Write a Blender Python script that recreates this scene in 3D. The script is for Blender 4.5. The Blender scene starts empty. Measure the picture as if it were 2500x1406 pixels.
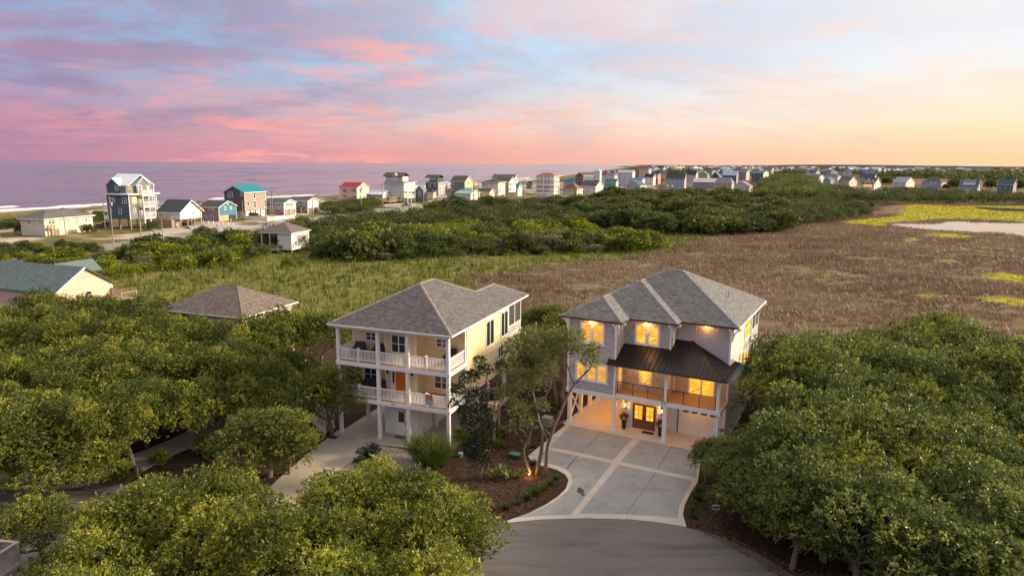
import bpy, bmesh, math, random
import numpy as np
R_ = math.radians
scn = bpy.context.scene
COL = scn.collection

# ------------------------------------------------------------------ camera
F, CH = 1667.0, 22.5                                  # focal length in photo pixels, flying height in metres
PITCH, ROLL = math.atan(303 / 1667.0), R_(0.4)
cd = bpy.data.cameras.new('camera'); cam = bpy.data.objects.new('camera', cd); COL.objects.link(cam)
cd.sensor_width = 36; cd.lens = 36 * F / 2500; cd.clip_start = 0.5; cd.clip_end = 90000
cam.location = (0, 0, CH); cam.rotation_mode = 'ZXY'
import mathutils
cam.rotation_mode = 'QUATERNION'
cam.rotation_quaternion = (mathutils.Matrix.Rotation(R_(90) - PITCH, 4, 'X') @ mathutils.Matrix.Rotation(ROLL, 4, 'Z')).to_quaternion()
scn.camera = cam

# ------------------------------------------------------------------ sky, sun, exposure
SUN_AZ, SUN_EL = 82.0, 22.0                           # clockwise from the view direction, above the horizon
scn.view_settings.view_transform = 'Standard'; scn.view_settings.look = 'None'
scn.view_settings.exposure = 1.2; scn.view_settings.gamma = 1.0; scn.view_settings.use_curve_mapping = False
SKY_STRENGTH = 0.515; GLOW_AZ = 66.0
def lin(c):
    return tuple((x / 255 / 12.92) if x / 255 <= .04045 else ((x / 255 + .055) / 1.055) ** 2.4 for x in c)
sl = bpy.data.lights.new('sun', 'SUN'); sl.energy = 3.1; sl.color = (1.0, 0.80, 0.55); sl.angle = R_(11)
so = bpy.data.objects.new('sun', sl); COL.objects.link(so)
_sd = mathutils.Vector((math.sin(R_(SUN_AZ)) * math.cos(R_(SUN_EL)), math.cos(R_(SUN_AZ)) * math.cos(R_(SUN_EL)), math.sin(R_(SUN_EL))))
so.rotation_euler = _sd.to_track_quat('Z', 'Y').to_euler(); so.location = (60, 20, 60)

class NT:
    """small helper to write node trees"""
    def __init__(s, tree): s.t = tree; s.n = tree.nodes; s.l = tree.links
    def node(s, typ, **kw):
        n = s.n.new(typ)
        for k, v in kw.items(): setattr(n, k, v)
        return n
    def put(s, sock, v):
        if isinstance(v, bpy.types.NodeSocket): s.l.new(v, sock)
        elif v is not None:
            try: sock.default_value = v
            except Exception: sock.default_value = (*v, 1.0)
    def math(s, op, a, b=None, c=None, clamp=False):
        n = s.node('ShaderNodeMath', operation=op, use_clamp=clamp)
        s.put(n.inputs[0], a)
        if b is not None: s.put(n.inputs[1], b)
        if c is not None: s.put(n.inputs[2], c)
        return n.outputs[0]
    def mix(s, f, a, b, mode='MIX'):
        n = s.node('ShaderNodeMix', data_type='RGBA', blend_type=mode)
        s.put(n.inputs[0], f); s.put(n.inputs[6], a if isinstance(a, bpy.types.NodeSocket) else (*a[:3], 1.0)); s.put(n.inputs[7], b if isinstance(b, bpy.types.NodeSocket) else (*b[:3], 1.0))
        return n.outputs[2]
    def smooth(s, x, a, b, lo=0.0, hi=1.0):
        n = s.node('ShaderNodeMapRange', interpolation_type='SMOOTHSTEP')
        s.put(n.inputs[0], x); n.inputs[1].default_value = a; n.inputs[2].default_value = b; n.inputs[3].default_value = lo; n.inputs[4].default_value = hi
        return n.outputs[0]
    def ramp(s, x, stops):
        n = s.node('ShaderNodeValToRGB'); e = n.color_ramp.elements
        while len(e) < len(stops): e.new(0.5)
        for i, (p, c) in enumerate(stops):
            e[i].position = p; e[i].color = (*c[:3], 1.0)
        s.put(n.inputs[0], x); return n.outputs[0]
    def noise(s, vec, scale, detail=4, rough=.55, dist=0.0, lac=2.0):
        n = s.node('ShaderNodeTexNoise')
        if vec is not None: s.l.new(vec, n.inputs['Vector'])
        n.inputs['Scale'].default_value = scale; n.inputs['Detail'].default_value = detail
        n.inputs['Roughness'].default_value = rough; n.inputs['Distortion'].default_value = dist
        return n.outputs[0]
    def comb(s, x, y, z):
        n = s.node('ShaderNodeCombineXYZ'); s.put(n.inputs[0], x); s.put(n.inputs[1], y); s.put(n.inputs[2], z); return n.outputs[0]

def build_world():
    w = bpy.data.worlds.new('World'); scn.world = w; w.use_nodes = True
    t = NT(w.node_tree); t.n.clear()
    tc = t.node('ShaderNodeTexCoord'); sep = t.node('ShaderNodeSeparateXYZ'); t.l.new(tc.outputs['Generated'], sep.inputs[0])
    x, y, z = sep.outputs
    hyp = t.math('SQRT', t.math('ADD', t.math('MULTIPLY', x, x), t.math('MULTIPLY', y, y)))
    hyp = t.math('MAXIMUM', hyp, 0.001)
    s = t.math('DIVIDE', t.math('ADD', t.math('MULTIPLY', x, math.sin(R_(GLOW_AZ))), t.math('MULTIPLY', y, math.cos(R_(GLOW_AZ)))), hyp)
    az = t.math('DIVIDE', t.math('ADD', s, 0.29), 1.13, clamp=True)         # 0 away from the sunset, 1 towards it
    zc = t.math('MAXIMUM', z, 0.0)
    hor = t.ramp(az, [(0, lin((166, 124, 150))), (.3, lin((204, 140, 152))), (.55, lin((226, 158, 146))), (.8, lin((238, 184, 162))), (1, lin((250, 200, 152)))])
    low = t.ramp(az, [(0, lin((160, 128, 160))), (.3, lin((190, 160, 170))), (.55, lin((218, 195, 190))), (.8, lin((240, 224, 206))), (1, lin((253, 229, 190)))])
    top = t.ramp(az, [(0, lin((140, 158, 196))), (.3, lin((150, 176, 208))), (.55, lin((170, 201, 226))), (.8, lin((206, 220, 234))), (1, lin((228, 230, 234)))])
    c = t.mix(t.smooth(zc, 0.0, .07), hor, low)
    c = t.mix(t.smooth(zc, .035, .15), c, top)
    c = t.mix(t.smooth(zc, .24, .6), c, lin((245, 240, 236)))
    # clouds lie on a high flat layer and run in streets towards a point on the horizon
    den = t.math('ADD', zc, 0.13)
    px, py = t.math('DIVIDE', x, den), t.math('DIVIDE', y, den)
    ca, sa = math.cos(R_(-14)), math.sin(R_(-14))
    qx = t.math('SUBTRACT', t.math('MULTIPLY', px, ca), t.math('MULTIPLY', py, sa))
    qy = t.math('ADD', t.math('MULTIPLY', px, sa), t.math('MULTIPLY', py, ca))
    warp = t.math('MULTIPLY', t.math('SUBTRACT', t.noise(t.comb(t.math('MULTIPLY', qx, .8), t.math('MULTIPLY', qy, .5), 3.7), 1.3, 4), .5), .55)
    q = t.comb(t.math('ADD', t.math('MULTIPLY', qx, .8), warp), t.math('MULTIPLY', qy, .75), 1.3)
    nA = t.noise(q, 1.3, 10, .6, .2)
    q2 = t.comb(t.math('ADD', t.math('MULTIPLY', qx, .75), t.math('MULTIPLY', warp, 1.3)), t.math('MULTIPLY', qy, .85), 7.9)
    nB = t.noise(q2, 1.75, 12, .64, .25)
    nC = t.noise(q, 6.5, 8, .65, .4)
    coverA = t.ramp(az, [(0, (.88, .88, .88)), (.3, (.80, .80, .80)), (.55, (.40, .40, .40)), (.8, (.28, .28, .28)), (1, (.12, .12, .12))])
    coverB = t.ramp(az, [(0, (.4, .4, .4)), (.12, (.68, .68, .68)), (.33, (.98, .98, .98)), (.6, (.75, .75, .75)), (.82, (.5, .5, .5)), (1, (.3, .3, .3))])
    hi = t.smooth(zc, .24, .6, 1.0, .45)
    fA = t.math('MULTIPLY', t.math('MULTIPLY', t.smooth(t.math('ADD', nA, t.math('MULTIPLY', t.math('SUBTRACT', nC, .5), .18)), .40, .60), coverA), hi)
    mauve = t.mix(az, lin((132, 116, 152)), lin((196, 178, 190)))
    mauve = t.mix(t.smooth(zc, .0, .09, .55, 0.0), mauve, hor)
    c = t.mix(fA, c, mauve)
    big = t.smooth(t.noise(t.comb(t.math('MULTIPLY', qx, .7), qy, 4.4), .85, 3, .5), .40, .58, .22, 1.0)
    nB2 = t.math('ADD', nB, t.math('MULTIPLY', t.math('SUBTRACT', nC, .5), .36))
    fB = t.math('MULTIPLY', t.math('MULTIPLY', t.math('MULTIPLY', big, t.smooth(nB2, .42, .63)), coverB), hi)
    pink = t.ramp(az, [(0, lin((208, 140, 160))), (.3, lin((246, 164, 152))), (.55, lin((253, 172, 150))), (.8, lin((255, 196, 166))), (1, lin((255, 214, 178)))])
    c = t.mix(t.math('MULTIPLY', fB, .78), c, pink)
    # below the horizon the world goes on as the dim ground
    c = t.mix(t.smooth(z, -.06, -.002, 1.0, 0.0), c, (.07, .065, .06))
    bg = t.node('ShaderNodeBackground'); t.put(bg.inputs[0], c); bg.inputs[1].default_value = SKY_STRENGTH
    out = t.node('ShaderNodeOutputWorld'); t.l.new(bg.outputs[0], out.inputs[0])
build_world()

# ------------------------------------------------------------------ photo pixel -> point in the place (flat survey of the site)
def ray(px, py):
    x, y = px - 1250, 703 - py
    c, s = math.cos(ROLL), math.sin(ROLL)
    xr, yr = x * c - y * s, x * s + y * c
    cp, sp = math.cos(PITCH), math.sin(PITCH)
    return np.array([xr / F, cp + yr / F * sp, -sp + yr / F * cp])
def P(px, py, z=0.0):
    d = ray(px, py); t = (z - CH) / d[2]
    return np.array([d[0] * t, d[1] * t, z])
def proj(p):
    x, y, z = p[0], p[1], p[2] - CH
    cp, sp = math.cos(PITCH), math.sin(PITCH)
    f = y * cp - z * sp; u = y * sp + z * cp
    xr, yr = x / f * F, u / f * F
    c, s = math.cos(ROLL), math.sin(ROLL)
    return (1250 + xr * c + yr * s, 703 + xr * s - yr * c)
class Frame:
    """a house's own axes: u along its front to the right, v to the back"""
    def __init__(s, o, yaw):
        s.o = np.array(o, float); s.yaw = yaw; a = R_(yaw)
        s.u = np.array([math.cos(a), -math.sin(a), 0.0]); s.v = np.array([math.sin(a), math.cos(a), 0.0])
    def loc(s, p): d = np.asarray(p) - s.o; return float(d @ s.u), float(d @ s.v), float(d[2])
    def world(s, u, v, z=0.0): return s.o + s.u * u + s.v * v + np.array([0, 0, z])
    def _pl(s, px, py, pt, n):
        d = ray(px, py); c0 = np.array([0, 0, CH]); t = ((pt - c0) @ n) / (d @ n); return c0 + d * t
    def onv(s, p, vv): q = s.loc(s._pl(p[0], p[1], s.o + s.v * vv, s.v)); return q[0], q[2]
    def onu(s, p, uu): q = s.loc(s._pl(p[0], p[1], s.o + s.u * uu, s.u)); return q[1], q[2]
    def rv(s, a, b, vv):
        (u0, z1), (u1, z0) = s.onv(a, vv), s.onv(b, vv); return min(u0, u1), max(u0, u1), min(z0, z1), max(z0, z1)
    def ru(s, a, b, uu):
        (u0, z1), (u1, z0) = s.onu(a, uu), s.onu(b, uu); return min(u0, u1), max(u0, u1), min(z0, z1), max(z0, z1)

# ------------------------------------------------------------------ materials (all procedural)
MATS = {}
def mat(name, color, rough=.7, var=.12, scale=3.0, bump=0.0, bscale=20.0, metal=0.0, tint=0.0, spec=.5, dirt=None, objvar=0.0, emit=None, estr=0.0, stretch=None):
    if name in MATS: return MATS[name]
    m = bpy.data.materials.new(name); m.use_nodes = True; t = NT(m.node_tree); t.n.clear()
    p = t.node('ShaderNodeBsdfPrincipled'); o = t.node('ShaderNodeOutputMaterial'); t.l.new(p.outputs[0], o.inputs[0])
    tc = t.node('ShaderNodeTexCoord'); vec = tc.outputs['Object']
    if stretch:
        mp = t.node('ShaderNodeMapping'); mp.inputs['Scale'].default_value = stretch; t.l.new(vec, mp.inputs[0]); vec = mp.outputs[0]
    n1 = t.noise(vec, scale, 5, .6)
    f = t.math('MULTIPLY_ADD', t.math('SUBTRACT', n1, .5), var * 4, 1.0)
    if tint:
        a = t.node('ShaderNodeAttribute', attribute_name='tint')
        f = t.math('MULTIPLY', f, t.math('MULTIPLY_ADD', a.outputs['Fac'], tint, 1.0 - tint / 2))
    if objvar:
        oi = t.node('ShaderNodeObjectInfo')
        f = t.math('MULTIPLY', f, t.math('MULTIPLY_ADD', oi.outputs['Random'], objvar, 1.0 - objvar / 2))
    hs = t.node('ShaderNodeMix', data_type='RGBA', blend_type='MULTIPLY'); hs.inputs[0].default_value = 1.0
    hs.inputs[6].default_value = (*color, 1); cmb = t.node('ShaderNodeCombineColor')
    for i in range(3): t.l.new(f, cmb.inputs[i])
    t.l.new(cmb.outputs[0], hs.inputs[7]); col = hs.outputs[2]
    if dirt:
        n2 = t.noise(vec, dirt[1], 6, .65, .4)
        col = t.mix(t.math('MULTIPLY', t.smooth(n2, .48, .72), dirt[2]), col, dirt[0])
    t.l.new(col, p.inputs['Base Color'])
    p.inputs['Roughness'].default_value = rough; p.inputs['Metallic'].default_value = metal
    p.inputs['Specular IOR Level'].default_value = spec
    if bump:
        b = t.node('ShaderNodeBump'); b.inputs['Strength'].default_value = bump; b.inputs['Distance'].default_value = .02
        t.l.new(t.noise(vec, bscale, 4), b.inputs['Height']); t.l.new(b.outputs[0], p.inputs['Normal'])
    if emit:
        n3 = t.noise(vec, 1.7, 2, .55, .3)
        t.l.new(t.mix(t.smooth(n3, .38, .6), (min(1, emit[0]), emit[1] * 1.15, emit[2] * 1.6), tuple(min(1, e * k) for e, k in zip(emit, (.90, .74, .55)))), p.inputs['Emission Color']); p.inputs['Emission Strength'].default_value = estr
    MATS[name] = m; return m
def leafmat(name, dark, mid, light, trans=.3):
    m = bpy.data.materials.new(name); m.use_nodes = True; t = NT(m.node_tree); t.n.clear()
    a = t.node('ShaderNodeAttribute', attribute_name='tint'); oi = t.node('ShaderNodeObjectInfo')
    x = t.math('ADD', a.outputs['Fac'], t.math('MULTIPLY', t.math('SUBTRACT', oi.outputs['Random'], .5), .22))
    c = t.ramp(x, [(0, dark), (.5, mid), (1, light)])
    p = t.node('ShaderNodeBsdfPrincipled'); t.l.new(c, p.inputs['Base Color']); p.inputs['Roughness'].default_value = .45; p.inputs['Specular IOR Level'].default_value = .35
    tr = t.node('ShaderNodeBsdfTranslucent'); t.l.new(c, tr.inputs[0])
    mx = t.node('ShaderNodeMixShader'); mx.inputs[0].default_value = trans
    t.l.new(p.outputs[0], mx.inputs[1]); t.l.new(tr.outputs[0], mx.inputs[2])
    o = t.node('ShaderNodeOutputMaterial'); t.l.new(mx.outputs[0], o.inputs[0]); MATS[name] = m; return m

# ------------------------------------------------------------------ mesh building
class MB:
    def __init__(s): s.v = []; s.f = []; s.t = []; s.rng = random.Random(5)
    def add(s, vs, fs, tint=None):
        b = len(s.v); s.v.extend(tuple(map(float, q)) for q in vs)
        for f in fs: s.f.append(tuple(b + i for i in f)); s.t.append(s.rng.random() if tint is None else tint)
        return s
    def box(s, x0, x1, y0, y1, z0, z1, tint=None):
        return s.add([(x0, y0, z0), (x1, y0, z0), (x1, y1, z0), (x0, y1, z0), (x0, y0, z1), (x1, y0, z1), (x1, y1, z1), (x0, y1, z1)],
                     [(0, 3, 2, 1), (4, 5, 6, 7), (0, 1, 5, 4), (1, 2, 6, 5), (2, 3, 7, 6), (3, 0, 4, 7)], tint)
    def bar(s, a, b, w, h=None, up=(0, 0, 1)):
        """a squared bar from a to b"""
        h = h or w; a, b = np.array(a, float), np.array(b, float); d = b - a; d /= np.linalg.norm(d)
        up = np.array(up, float)
        if abs(d @ up) > .98: up = np.array([1.0, 0, 0])
        x = np.cross(d, up); x /= np.linalg.norm(x); y = np.cross(x, d)
        vs = [p + x * sx * w / 2 + y * sy * h / 2 for p in (a, b) for sx, sy in ((-1, -1), (1, -1), (1, 1), (-1, 1))]
        return s.add(vs, [(0, 1, 2, 3), (7, 6, 5, 4), (0, 4, 5, 1), (1, 5, 6, 2), (2, 6, 7, 3), (3, 7, 4, 0)])
    def tube(s, pts, rad, n=8, cap=True):
        pts = [np.array(p, float) for p in pts]
        if not hasattr(rad, '__len__'): rad = [rad] * len(pts)
        rings = []; px = None
        for i, p in enumerate(pts):
            d = pts[min(i + 1, len(pts) - 1)] - pts[max(i - 1, 0)]; d = d / (np.linalg.norm(d) + 1e-9)
            ref = px if px is not None else (np.array([1.0, 0, 0]) if abs(d[0]) < .9 else np.array([0, 1.0, 0]))
            y = np.cross(d, ref); y /= np.linalg.norm(y) + 1e-9; x = np.cross(y, d); px = x
            rings.append([p + (x * math.cos(k * 2 * math.pi / n) + y * math.sin(k * 2 * math.pi / n)) * rad[i] for k in range(n)])
        vs = [q for r in rings for q in r]; fs = []
        for i in range(len(pts) - 1):
            for k in range(n): fs.append((i * n + k, i * n + (k + 1) % n, (i + 1) * n + (k + 1) % n, (i + 1) * n + k))
        if cap: fs.append(tuple(range(n))[::-1]); fs.append(tuple((len(pts) - 1) * n + k for k in range(n)))
        return s.add(vs, fs)
    def prism(s, poly, z0, z1, tint=None):
        n = len(poly); a = sum(poly[i][0] * poly[(i + 1) % n][1] - poly[(i + 1) % n][0] * poly[i][1] for i in range(n))
        if a < 0: poly = poly[::-1]
        vs = [(p[0], p[1], z0) for p in poly] + [(p[0], p[1], z1) for p in poly]
        return s.add(vs, [tuple(range(n))[::-1], tuple(range(n, 2 * n))] + [(i, (i + 1) % n, n + (i + 1) % n, n + i) for i in range(n)], tint)
    def quad(s, *vs, tint=None): return s.add(vs, [tuple(range(len(vs)))], tint)
    def slab(s, poly3, th):
        """thick sheet under a planar polygon"""
        p = [np.array(q, float) for q in poly3]; n = np.cross(p[1] - p[0], p[2] - p[0]); n /= np.linalg.norm(n)
        if n[2] < 0: p = p[::-1]; n = -n
        k = len(p)
        return s.add(p + [q - n * th for q in p], [tuple(range(k)), tuple(range(2 * k - 1, k - 1, -1))] + [(k + i, k + (i + 1) % k, (i + 1) % k, i) for i in range(k)])
    def lathe(s, prof, n=14, c=(0, 0, 0)):
        vs = [(c[0] + r * math.cos(k * 2 * math.pi / n), c[1] + r * math.sin(k * 2 * math.pi / n), c[2] + z) for r, z in prof for k in range(n)]
        fs = [(i * n + k, i * n + (k + 1) % n, (i + 1) * n + (k + 1) % n, (i + 1) * n + k) for i in range(len(prof) - 1) for k in range(n)]
        fs.append(tuple((len(prof) - 1) * n + k for k in range(n))); fs.append(tuple(range(n))[::-1])
        return s.add(vs, fs)
    def courses(s, poly3, step, tab=None, lift=.016, jit=.0, out=None):
        """overlapping rows (shingles, shakes, lap boards) laid over a planar convex polygon"""
        p = [np.array(q, float) for q in poly3]; n = np.cross(p[1] - p[0], p[2] - p[0]); n /= np.linalg.norm(n)
        if out is not None and n @ np.array(out, float) < 0: n = -n
        elif out is None and n[2] < 0: n = -n
        a = np.cross((0, 0, 1.0), n); a /= np.linalg.norm(a); up = np.cross(n, a)
        o = p[0]; A = [float((q - o) @ a) for q in p]; S = [float((q - o) @ up) for q in p]
        def span(h):
            xs = []
            for i in range(len(p)):
                j = (i + 1) % len(p)
                if (S[i] - h) * (S[j] - h) <= 0 and S[i] != S[j]:
                    xs.append(A[i] + (A[j] - A[i]) * (h - S[i]) / (S[j] - S[i]))
            return (min(xs), max(xs)) if xs else None
        lo, hi = min(S), max(S); k = 0; h = lo
        while h < hi - 1e-3:
            h1 = min(h + step, hi); b0, b1 = span(min(h + 1e-4, hi)), span(max(h1 - 1e-4, lo))
            if b0 and b1:
                x0, x1 = min(b0[0], b1[0]), max(b0[1], b1[1])
                cuts = [x0, x1] if tab is None else [x0] + list(np.arange(x0 + tab * (.5 if k % 2 else 1.0) * (1 + s.rng.uniform(-.1, .1)), x1 - .02, tab)) + [x1]
                for c0, c1 in zip(cuts[:-1], cuts[1:]):
                    bl, br = np.clip([c0, c1], *b0); tl, tr = np.clip([c0, c1], *b1)
                    if br - bl < .005 and tr - tl < .005: continue
                    dj = s.rng.uniform(-jit, jit); lf = lift * (1 + s.rng.uniform(-.3, .3) * (tab is not None))
                    q = lambda x, hh, l: o + a * x + up * hh + n * l
                    s.add([q(bl, h - dj, lf), q(br, h - dj, lf), q(tr, h1, .002), q(tl, h1, .002), q(bl, h - dj, 0), q(br, h - dj, 0)], [(0, 1, 2, 3), (4, 5, 1, 0)], s.rng.random())
            h = h1; k += 1
        return s
    def mesh(s, name):
        me = bpy.data.meshes.new(name); me.from_pydata(s.v, [], s.f)
        at = me.attributes.new('tint', 'FLOAT', 'FACE'); at.data.foreach_set('value', s.t)
        return me
    def build(s, name, m, parent=None, kind=None, loc=None, smooth=False, bevel=0):
        me = s.mesh(name); me.materials.append(m)
        if smooth: me.shade_smooth()
        o = bpy.data.objects.new(name, me); COL.objects.link(o)
        if parent: o.parent = parent
        if kind: o['kind'] = kind
        if loc is not None: o.location = loc
        if bevel:
            b = o.modifiers.new('bevel', 'BEVEL'); b.width = bevel; b.segments = 2; b.limit_method = 'ANGLE'
        return o
def tag(o, label=None, cat=None, group=None, kind=None):
    for k, v in (('label', label), ('category', cat), ('group', group), ('kind', kind)):
        if v: o[k] = v
    return o
def thing(name, label, cat, loc=(0, 0, 0), yaw=0.0, group=None):
    o = bpy.data.objects.new(name, None); COL.objects.link(o); o.empty_display_size = .3
    o.location = loc; o.rotation_euler = (0, 0, -R_(yaw)); return tag(o, label, cat, group)
KIDS = {}
def dup(root, loc, rot=0.0, scale=1.0, label=None, group=None):
    c = root.copy(); COL.objects.link(c); c.location = loc; c.rotation_euler = (0, 0, rot)
    c.scale = scale if hasattr(scale, '__len__') else (scale,) * 3
    if label: c['label'] = label
    if group: c['group'] = group
    for ch in [o for o in root.children]:
        k = ch.copy(); COL.objects.link(k); k.parent = c
        for g in [o for o in ch.children]:
            h = g.copy(); COL.objects.link(h); h.parent = k
    return c
def np_mesh(name, V, Q, tint, m):
    me = bpy.data.meshes.new(name); n, k = len(V), len(Q); w = Q.shape[1]
    me.vertices.add(n); me.vertices.foreach_set('co', np.ascontiguousarray(V, dtype=np.float32).ravel())
    me.loops.add(k * w); me.loops.foreach_set('vertex_index', np.ascontiguousarray(Q, dtype=np.int32).ravel())
    me.polygons.add(k); me.polygons.foreach_set('loop_start', np.arange(0, k * w, w, dtype=np.int32))
    me.update(calc_edges=True); me.validate()
    if tint is not None:
        at = me.attributes.new('tint', 'FLOAT', 'FACE'); at.data.foreach_set('value', np.ascontiguousarray(tint, dtype=np.float32))
    me.materials.append(m); return me
def obj(name, me, parent=None, kind=None):
    o = bpy.data.objects.new(name, me); COL.objects.link(o)
    if parent: o.parent = parent
    if kind: o['kind'] = kind
    return o
def text(name, body, size, m, parent, mtx, ext=.006):
    cu = bpy.data.curves.new(name, 'FONT'); cu.body = body; cu.size = size; cu.extrude = ext; cu.align_x = 'CENTER'; cu.align_y = 'CENTER'
    tmp = bpy.data.objects.new(name, cu); COL.objects.link(tmp)
    dg = bpy.context.evaluated_depsgraph_get(); me = bpy.data.meshes.new_from_object(tmp.evaluated_get(dg))
    bpy.data.objects.remove(tmp); me.materials.clear(); me.materials.append(m)
    o = obj(name, me, parent); o.matrix_local = mtx; return o
FACE_V = mathutils.Matrix.Rotation(R_(90), 4, 'X')             # lettering that faces the front (-v)

# numpy helpers for the ground
def inpoly(x, y, poly):
    r = np.zeros(x.shape, bool); n = len(poly)
    for i in range(n):
        (x0, y0), (x1, y1) = poly[i][:2], poly[(i + 1) % n][:2]
        if y0 == y1: continue
        c = (y0 > y) != (y1 > y); r ^= c & (x < (x1 - x0) * (y - y0) / (y1 - y0) + x0)
    return r
def sdist(x, y, poly):
    """signed distance, positive inside"""
    d = np.full(x.shape, 1e9); n = len(poly)
    for i in range(n):
        (x0, y0), (x1, y1) = poly[i][:2], poly[(i + 1) % n][:2]
        ex, ey = x1 - x0, y1 - y0; L = ex * ex + ey * ey + 1e-9
        t = np.clip(((x - x0) * ex + (y - y0) * ey) / L, 0, 1)
        d = np.minimum(d, np.hypot(x - x0 - t * ex, y - y0 - t * ey))
    return np.where(inpoly(x, y, poly), d, -d)
def vnoise(x, y, sc, seed):
    g = np.random.default_rng(seed).random((256, 256)); X, Y = x / sc + 1000, y / sc + 1000
    i, j = np.floor(X).astype(int), np.floor(Y).astype(int); fx, fy = X - i, Y - j
    fx, fy = fx * fx * (3 - 2 * fx), fy * fy * (3 - 2 * fy)
    a, b, c, d = g[i % 256, j % 256], g[(i + 1) % 256, j % 256], g[i % 256, (j + 1) % 256], g[(i + 1) % 256, (j + 1) % 256]
    return (a * (1 - fx) + b * fx) * (1 - fy) + (c * (1 - fx) + d * fx) * fy - .5
def sstep(x, a, b): t = np.clip((x - a) / (b - a), 0, 1); return t * t * (3 - 2 * t)
def pw(pts, z=0.0): return [tuple(P(*p, z)[:2]) for p in pts]
# ================================================================== materials in use
WHITE = mat('white_paint', (.80, .80, .80), .55, .05, 2.0, dirt=((.5, .5, .48), 1.5, .25))
WHITE2 = mat('white_trim', (.84, .84, .83), .5, .03, 2.0)
YEL = mat('yellow_siding', (.86, .69, .38), .6, .05, 2.0, tint=.10)
GREYSHAKE = mat('grey_shakes', (.44, .43, .43), .75, .02, 3.0, tint=.36)
GREYBAT = mat('grey_board_batten', (.47, .455, .45), .7, .05, 2.0)
ROOFD = mat('charcoal_shingle', (.125, .116, .12), .9, .03, 5.0, .3, 60, tint=.6)
ROOFG = mat('grey_shingle', (.165, .163, .165), .9, .03, 5.0, .3, 60, tint=.55)
ROOFB = mat('brown_shingle', (.17, .135, .12), .9, .12, 4.0, .3, 60, tint=.7)
ROOFGR = mat('green_shingle', (.14, .195, .19), .9, .10, 4.0, .3, 60, tint=.5)
CAP = mat('ridge_cap', (.24, .22, .22), .9, .1, 4.0, tint=.5)
METAL = mat('dark_standing_seam', (.028, .020, .018), .33, .04, 1.5, metal=.35)
BLACK = mat('black_metal', (.02, .02, .02), .4, .05)
GUTTER = mat('dark_gutter', (.035, .03, .03), .45, .05)
CONC = mat('driveway_concrete', (.30, .305, .305), .8, .10, .9, .15, 40, dirt=((.20, .205, .22), .7, .85))
CONCL = mat('light_concrete', (.52, .47, .42), .8, .06, 1.2, .15, 40, dirt=((.36, .33, .29), .9, .6))
CONCY = mat('tan_concrete', (.41, .355, .30), .85, .08, .8, .15, 40, dirt=((.27, .235, .20), .6, .7))
ASPH = mat('asphalt', (.165, .15, .142), .9, .10, .6, .4, 90, dirt=((.085, .078, .077), .34, .9), stretch=(.4, 2.2, 1))
ASPHD = mat('fresh_asphalt', (.085, .08, .088), .9, .08, .8, .4, 90)
GLASS = mat('dark_glass', (.025, .032, .036), .06, .05, spec=.8)
LIT = mat('lit_window', (.3, .15, .04), .2, .1, emit=(1.0, .46, .032), estr=.55)
LAMP = mat('lamp_glow', (.8, .5, .2), .3, 0, emit=(1.0, .62, .2), estr=2.4)
ORANGE = mat('orange_door_paint', (.83, .20, .012), .4, .04)
WOOD = mat('stained_wood', (.21, .085, .03), .45, .15, 2, stretch=(1, 1, 8))
DECKW = mat('deck_boards', (.40, .25, .13), .6, .1, 2.0, tint=.25)
DECKG = mat('grey_deck_boards', (.30, .27, .25), .7, .1, 2.0, tint=.25)
LUMBER = mat('weathered_lumber', (.36, .28, .20), .85, .12, 2.5)
BARK = mat('bark', (.16, .13, .10), .95, .25, 6.0, .8, 25, dirt=((.36, .34, .30), 3.5, .5))
MULCH = (.045, .026, .019)
DARKFAB = mat('dark_cover', (.035, .025, .03), .8, .1)
SCREEN = mat('porch_screen', (.05, .045, .045), .6, .05)  # porch screening, also colours the panels standing in for shaded openings

# ================================================================== ground, one sheet to the horizon
SHY = np.array([-600, 150, 305, 441, 560, 1016, 1685, 5000, 14000, 60000.]); SHX = np.array([-400, -275, -232, -160, -95, 27, 148, 790, 2450, 10500.])
BROWN = pw([(1165, 700), (1120, 682), (1300, 655), (1500, 634), (1680, 612), (1715, 588), (1690, 560), (1790, 548), (1940, 527), (2050, 512), (2130, 516), (2200, 492), (2500, 478), (3400, 470), (3400, 860), (1900, 860), (1500, 820), (1260, 790), (1250, 730)])
GREEN = pw([(-60, 700), (60, 655), (280, 628), (640, 618), (1000, 600), (1400, 570), (1500, 545), (1780, 535), (1960, 512), (2060, 496), (2150, 500), (1940, 532), (1800, 552), (1700, 560), (1720, 590), (1690, 614), (1500, 640), (1300, 660), (1150, 690), (1240, 760), (1150, 790), (800, 790), (300, 800), (-60, 800)])
YELLOW = [pw(q) for q in ([(2050, 541), (2185, 528), (2213, 497), (2330, 503), (2500, 503), (2600, 505), (2600, 546), (2450, 538), (2300, 536), (2170, 545), (2165, 553), (2080, 549)],
                          [(2245, 574), (2300, 568), (2390, 577), (2350, 584), (2300, 582)], [(2195, 588), (2230, 580), (2252, 587), (2215, 592)],
                          [(2390, 672), (2450, 666), (2560, 678), (2560, 700), (2450, 688)], [(2350, 728), (2440, 720), (2560, 735), (2560, 762), (2450, 745)], [(2240, 720), (2290, 716), (2300, 728), (2250, 731)], [(2450, 790), (2500, 780), (2540, 800), (2480, 806)],
                          [(2360, 604), (2420, 600), (2415, 608)], [(1990, 672), (2030, 668), (2040, 676)], [(2285, 632), (2345, 636), (2330, 645), (2290, 640)])]
LAWN = pw([(-400, 700), (-60, 650), (60, 640), (300, 612), (640, 560), (900, 528), (1100, 510), (1200, 492), (1300, 482), (1450, 478), (1600, 470), (1600, 440), (1300, 446), (900, 478), (500, 500), (0, 530), (-400, 560)])
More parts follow.
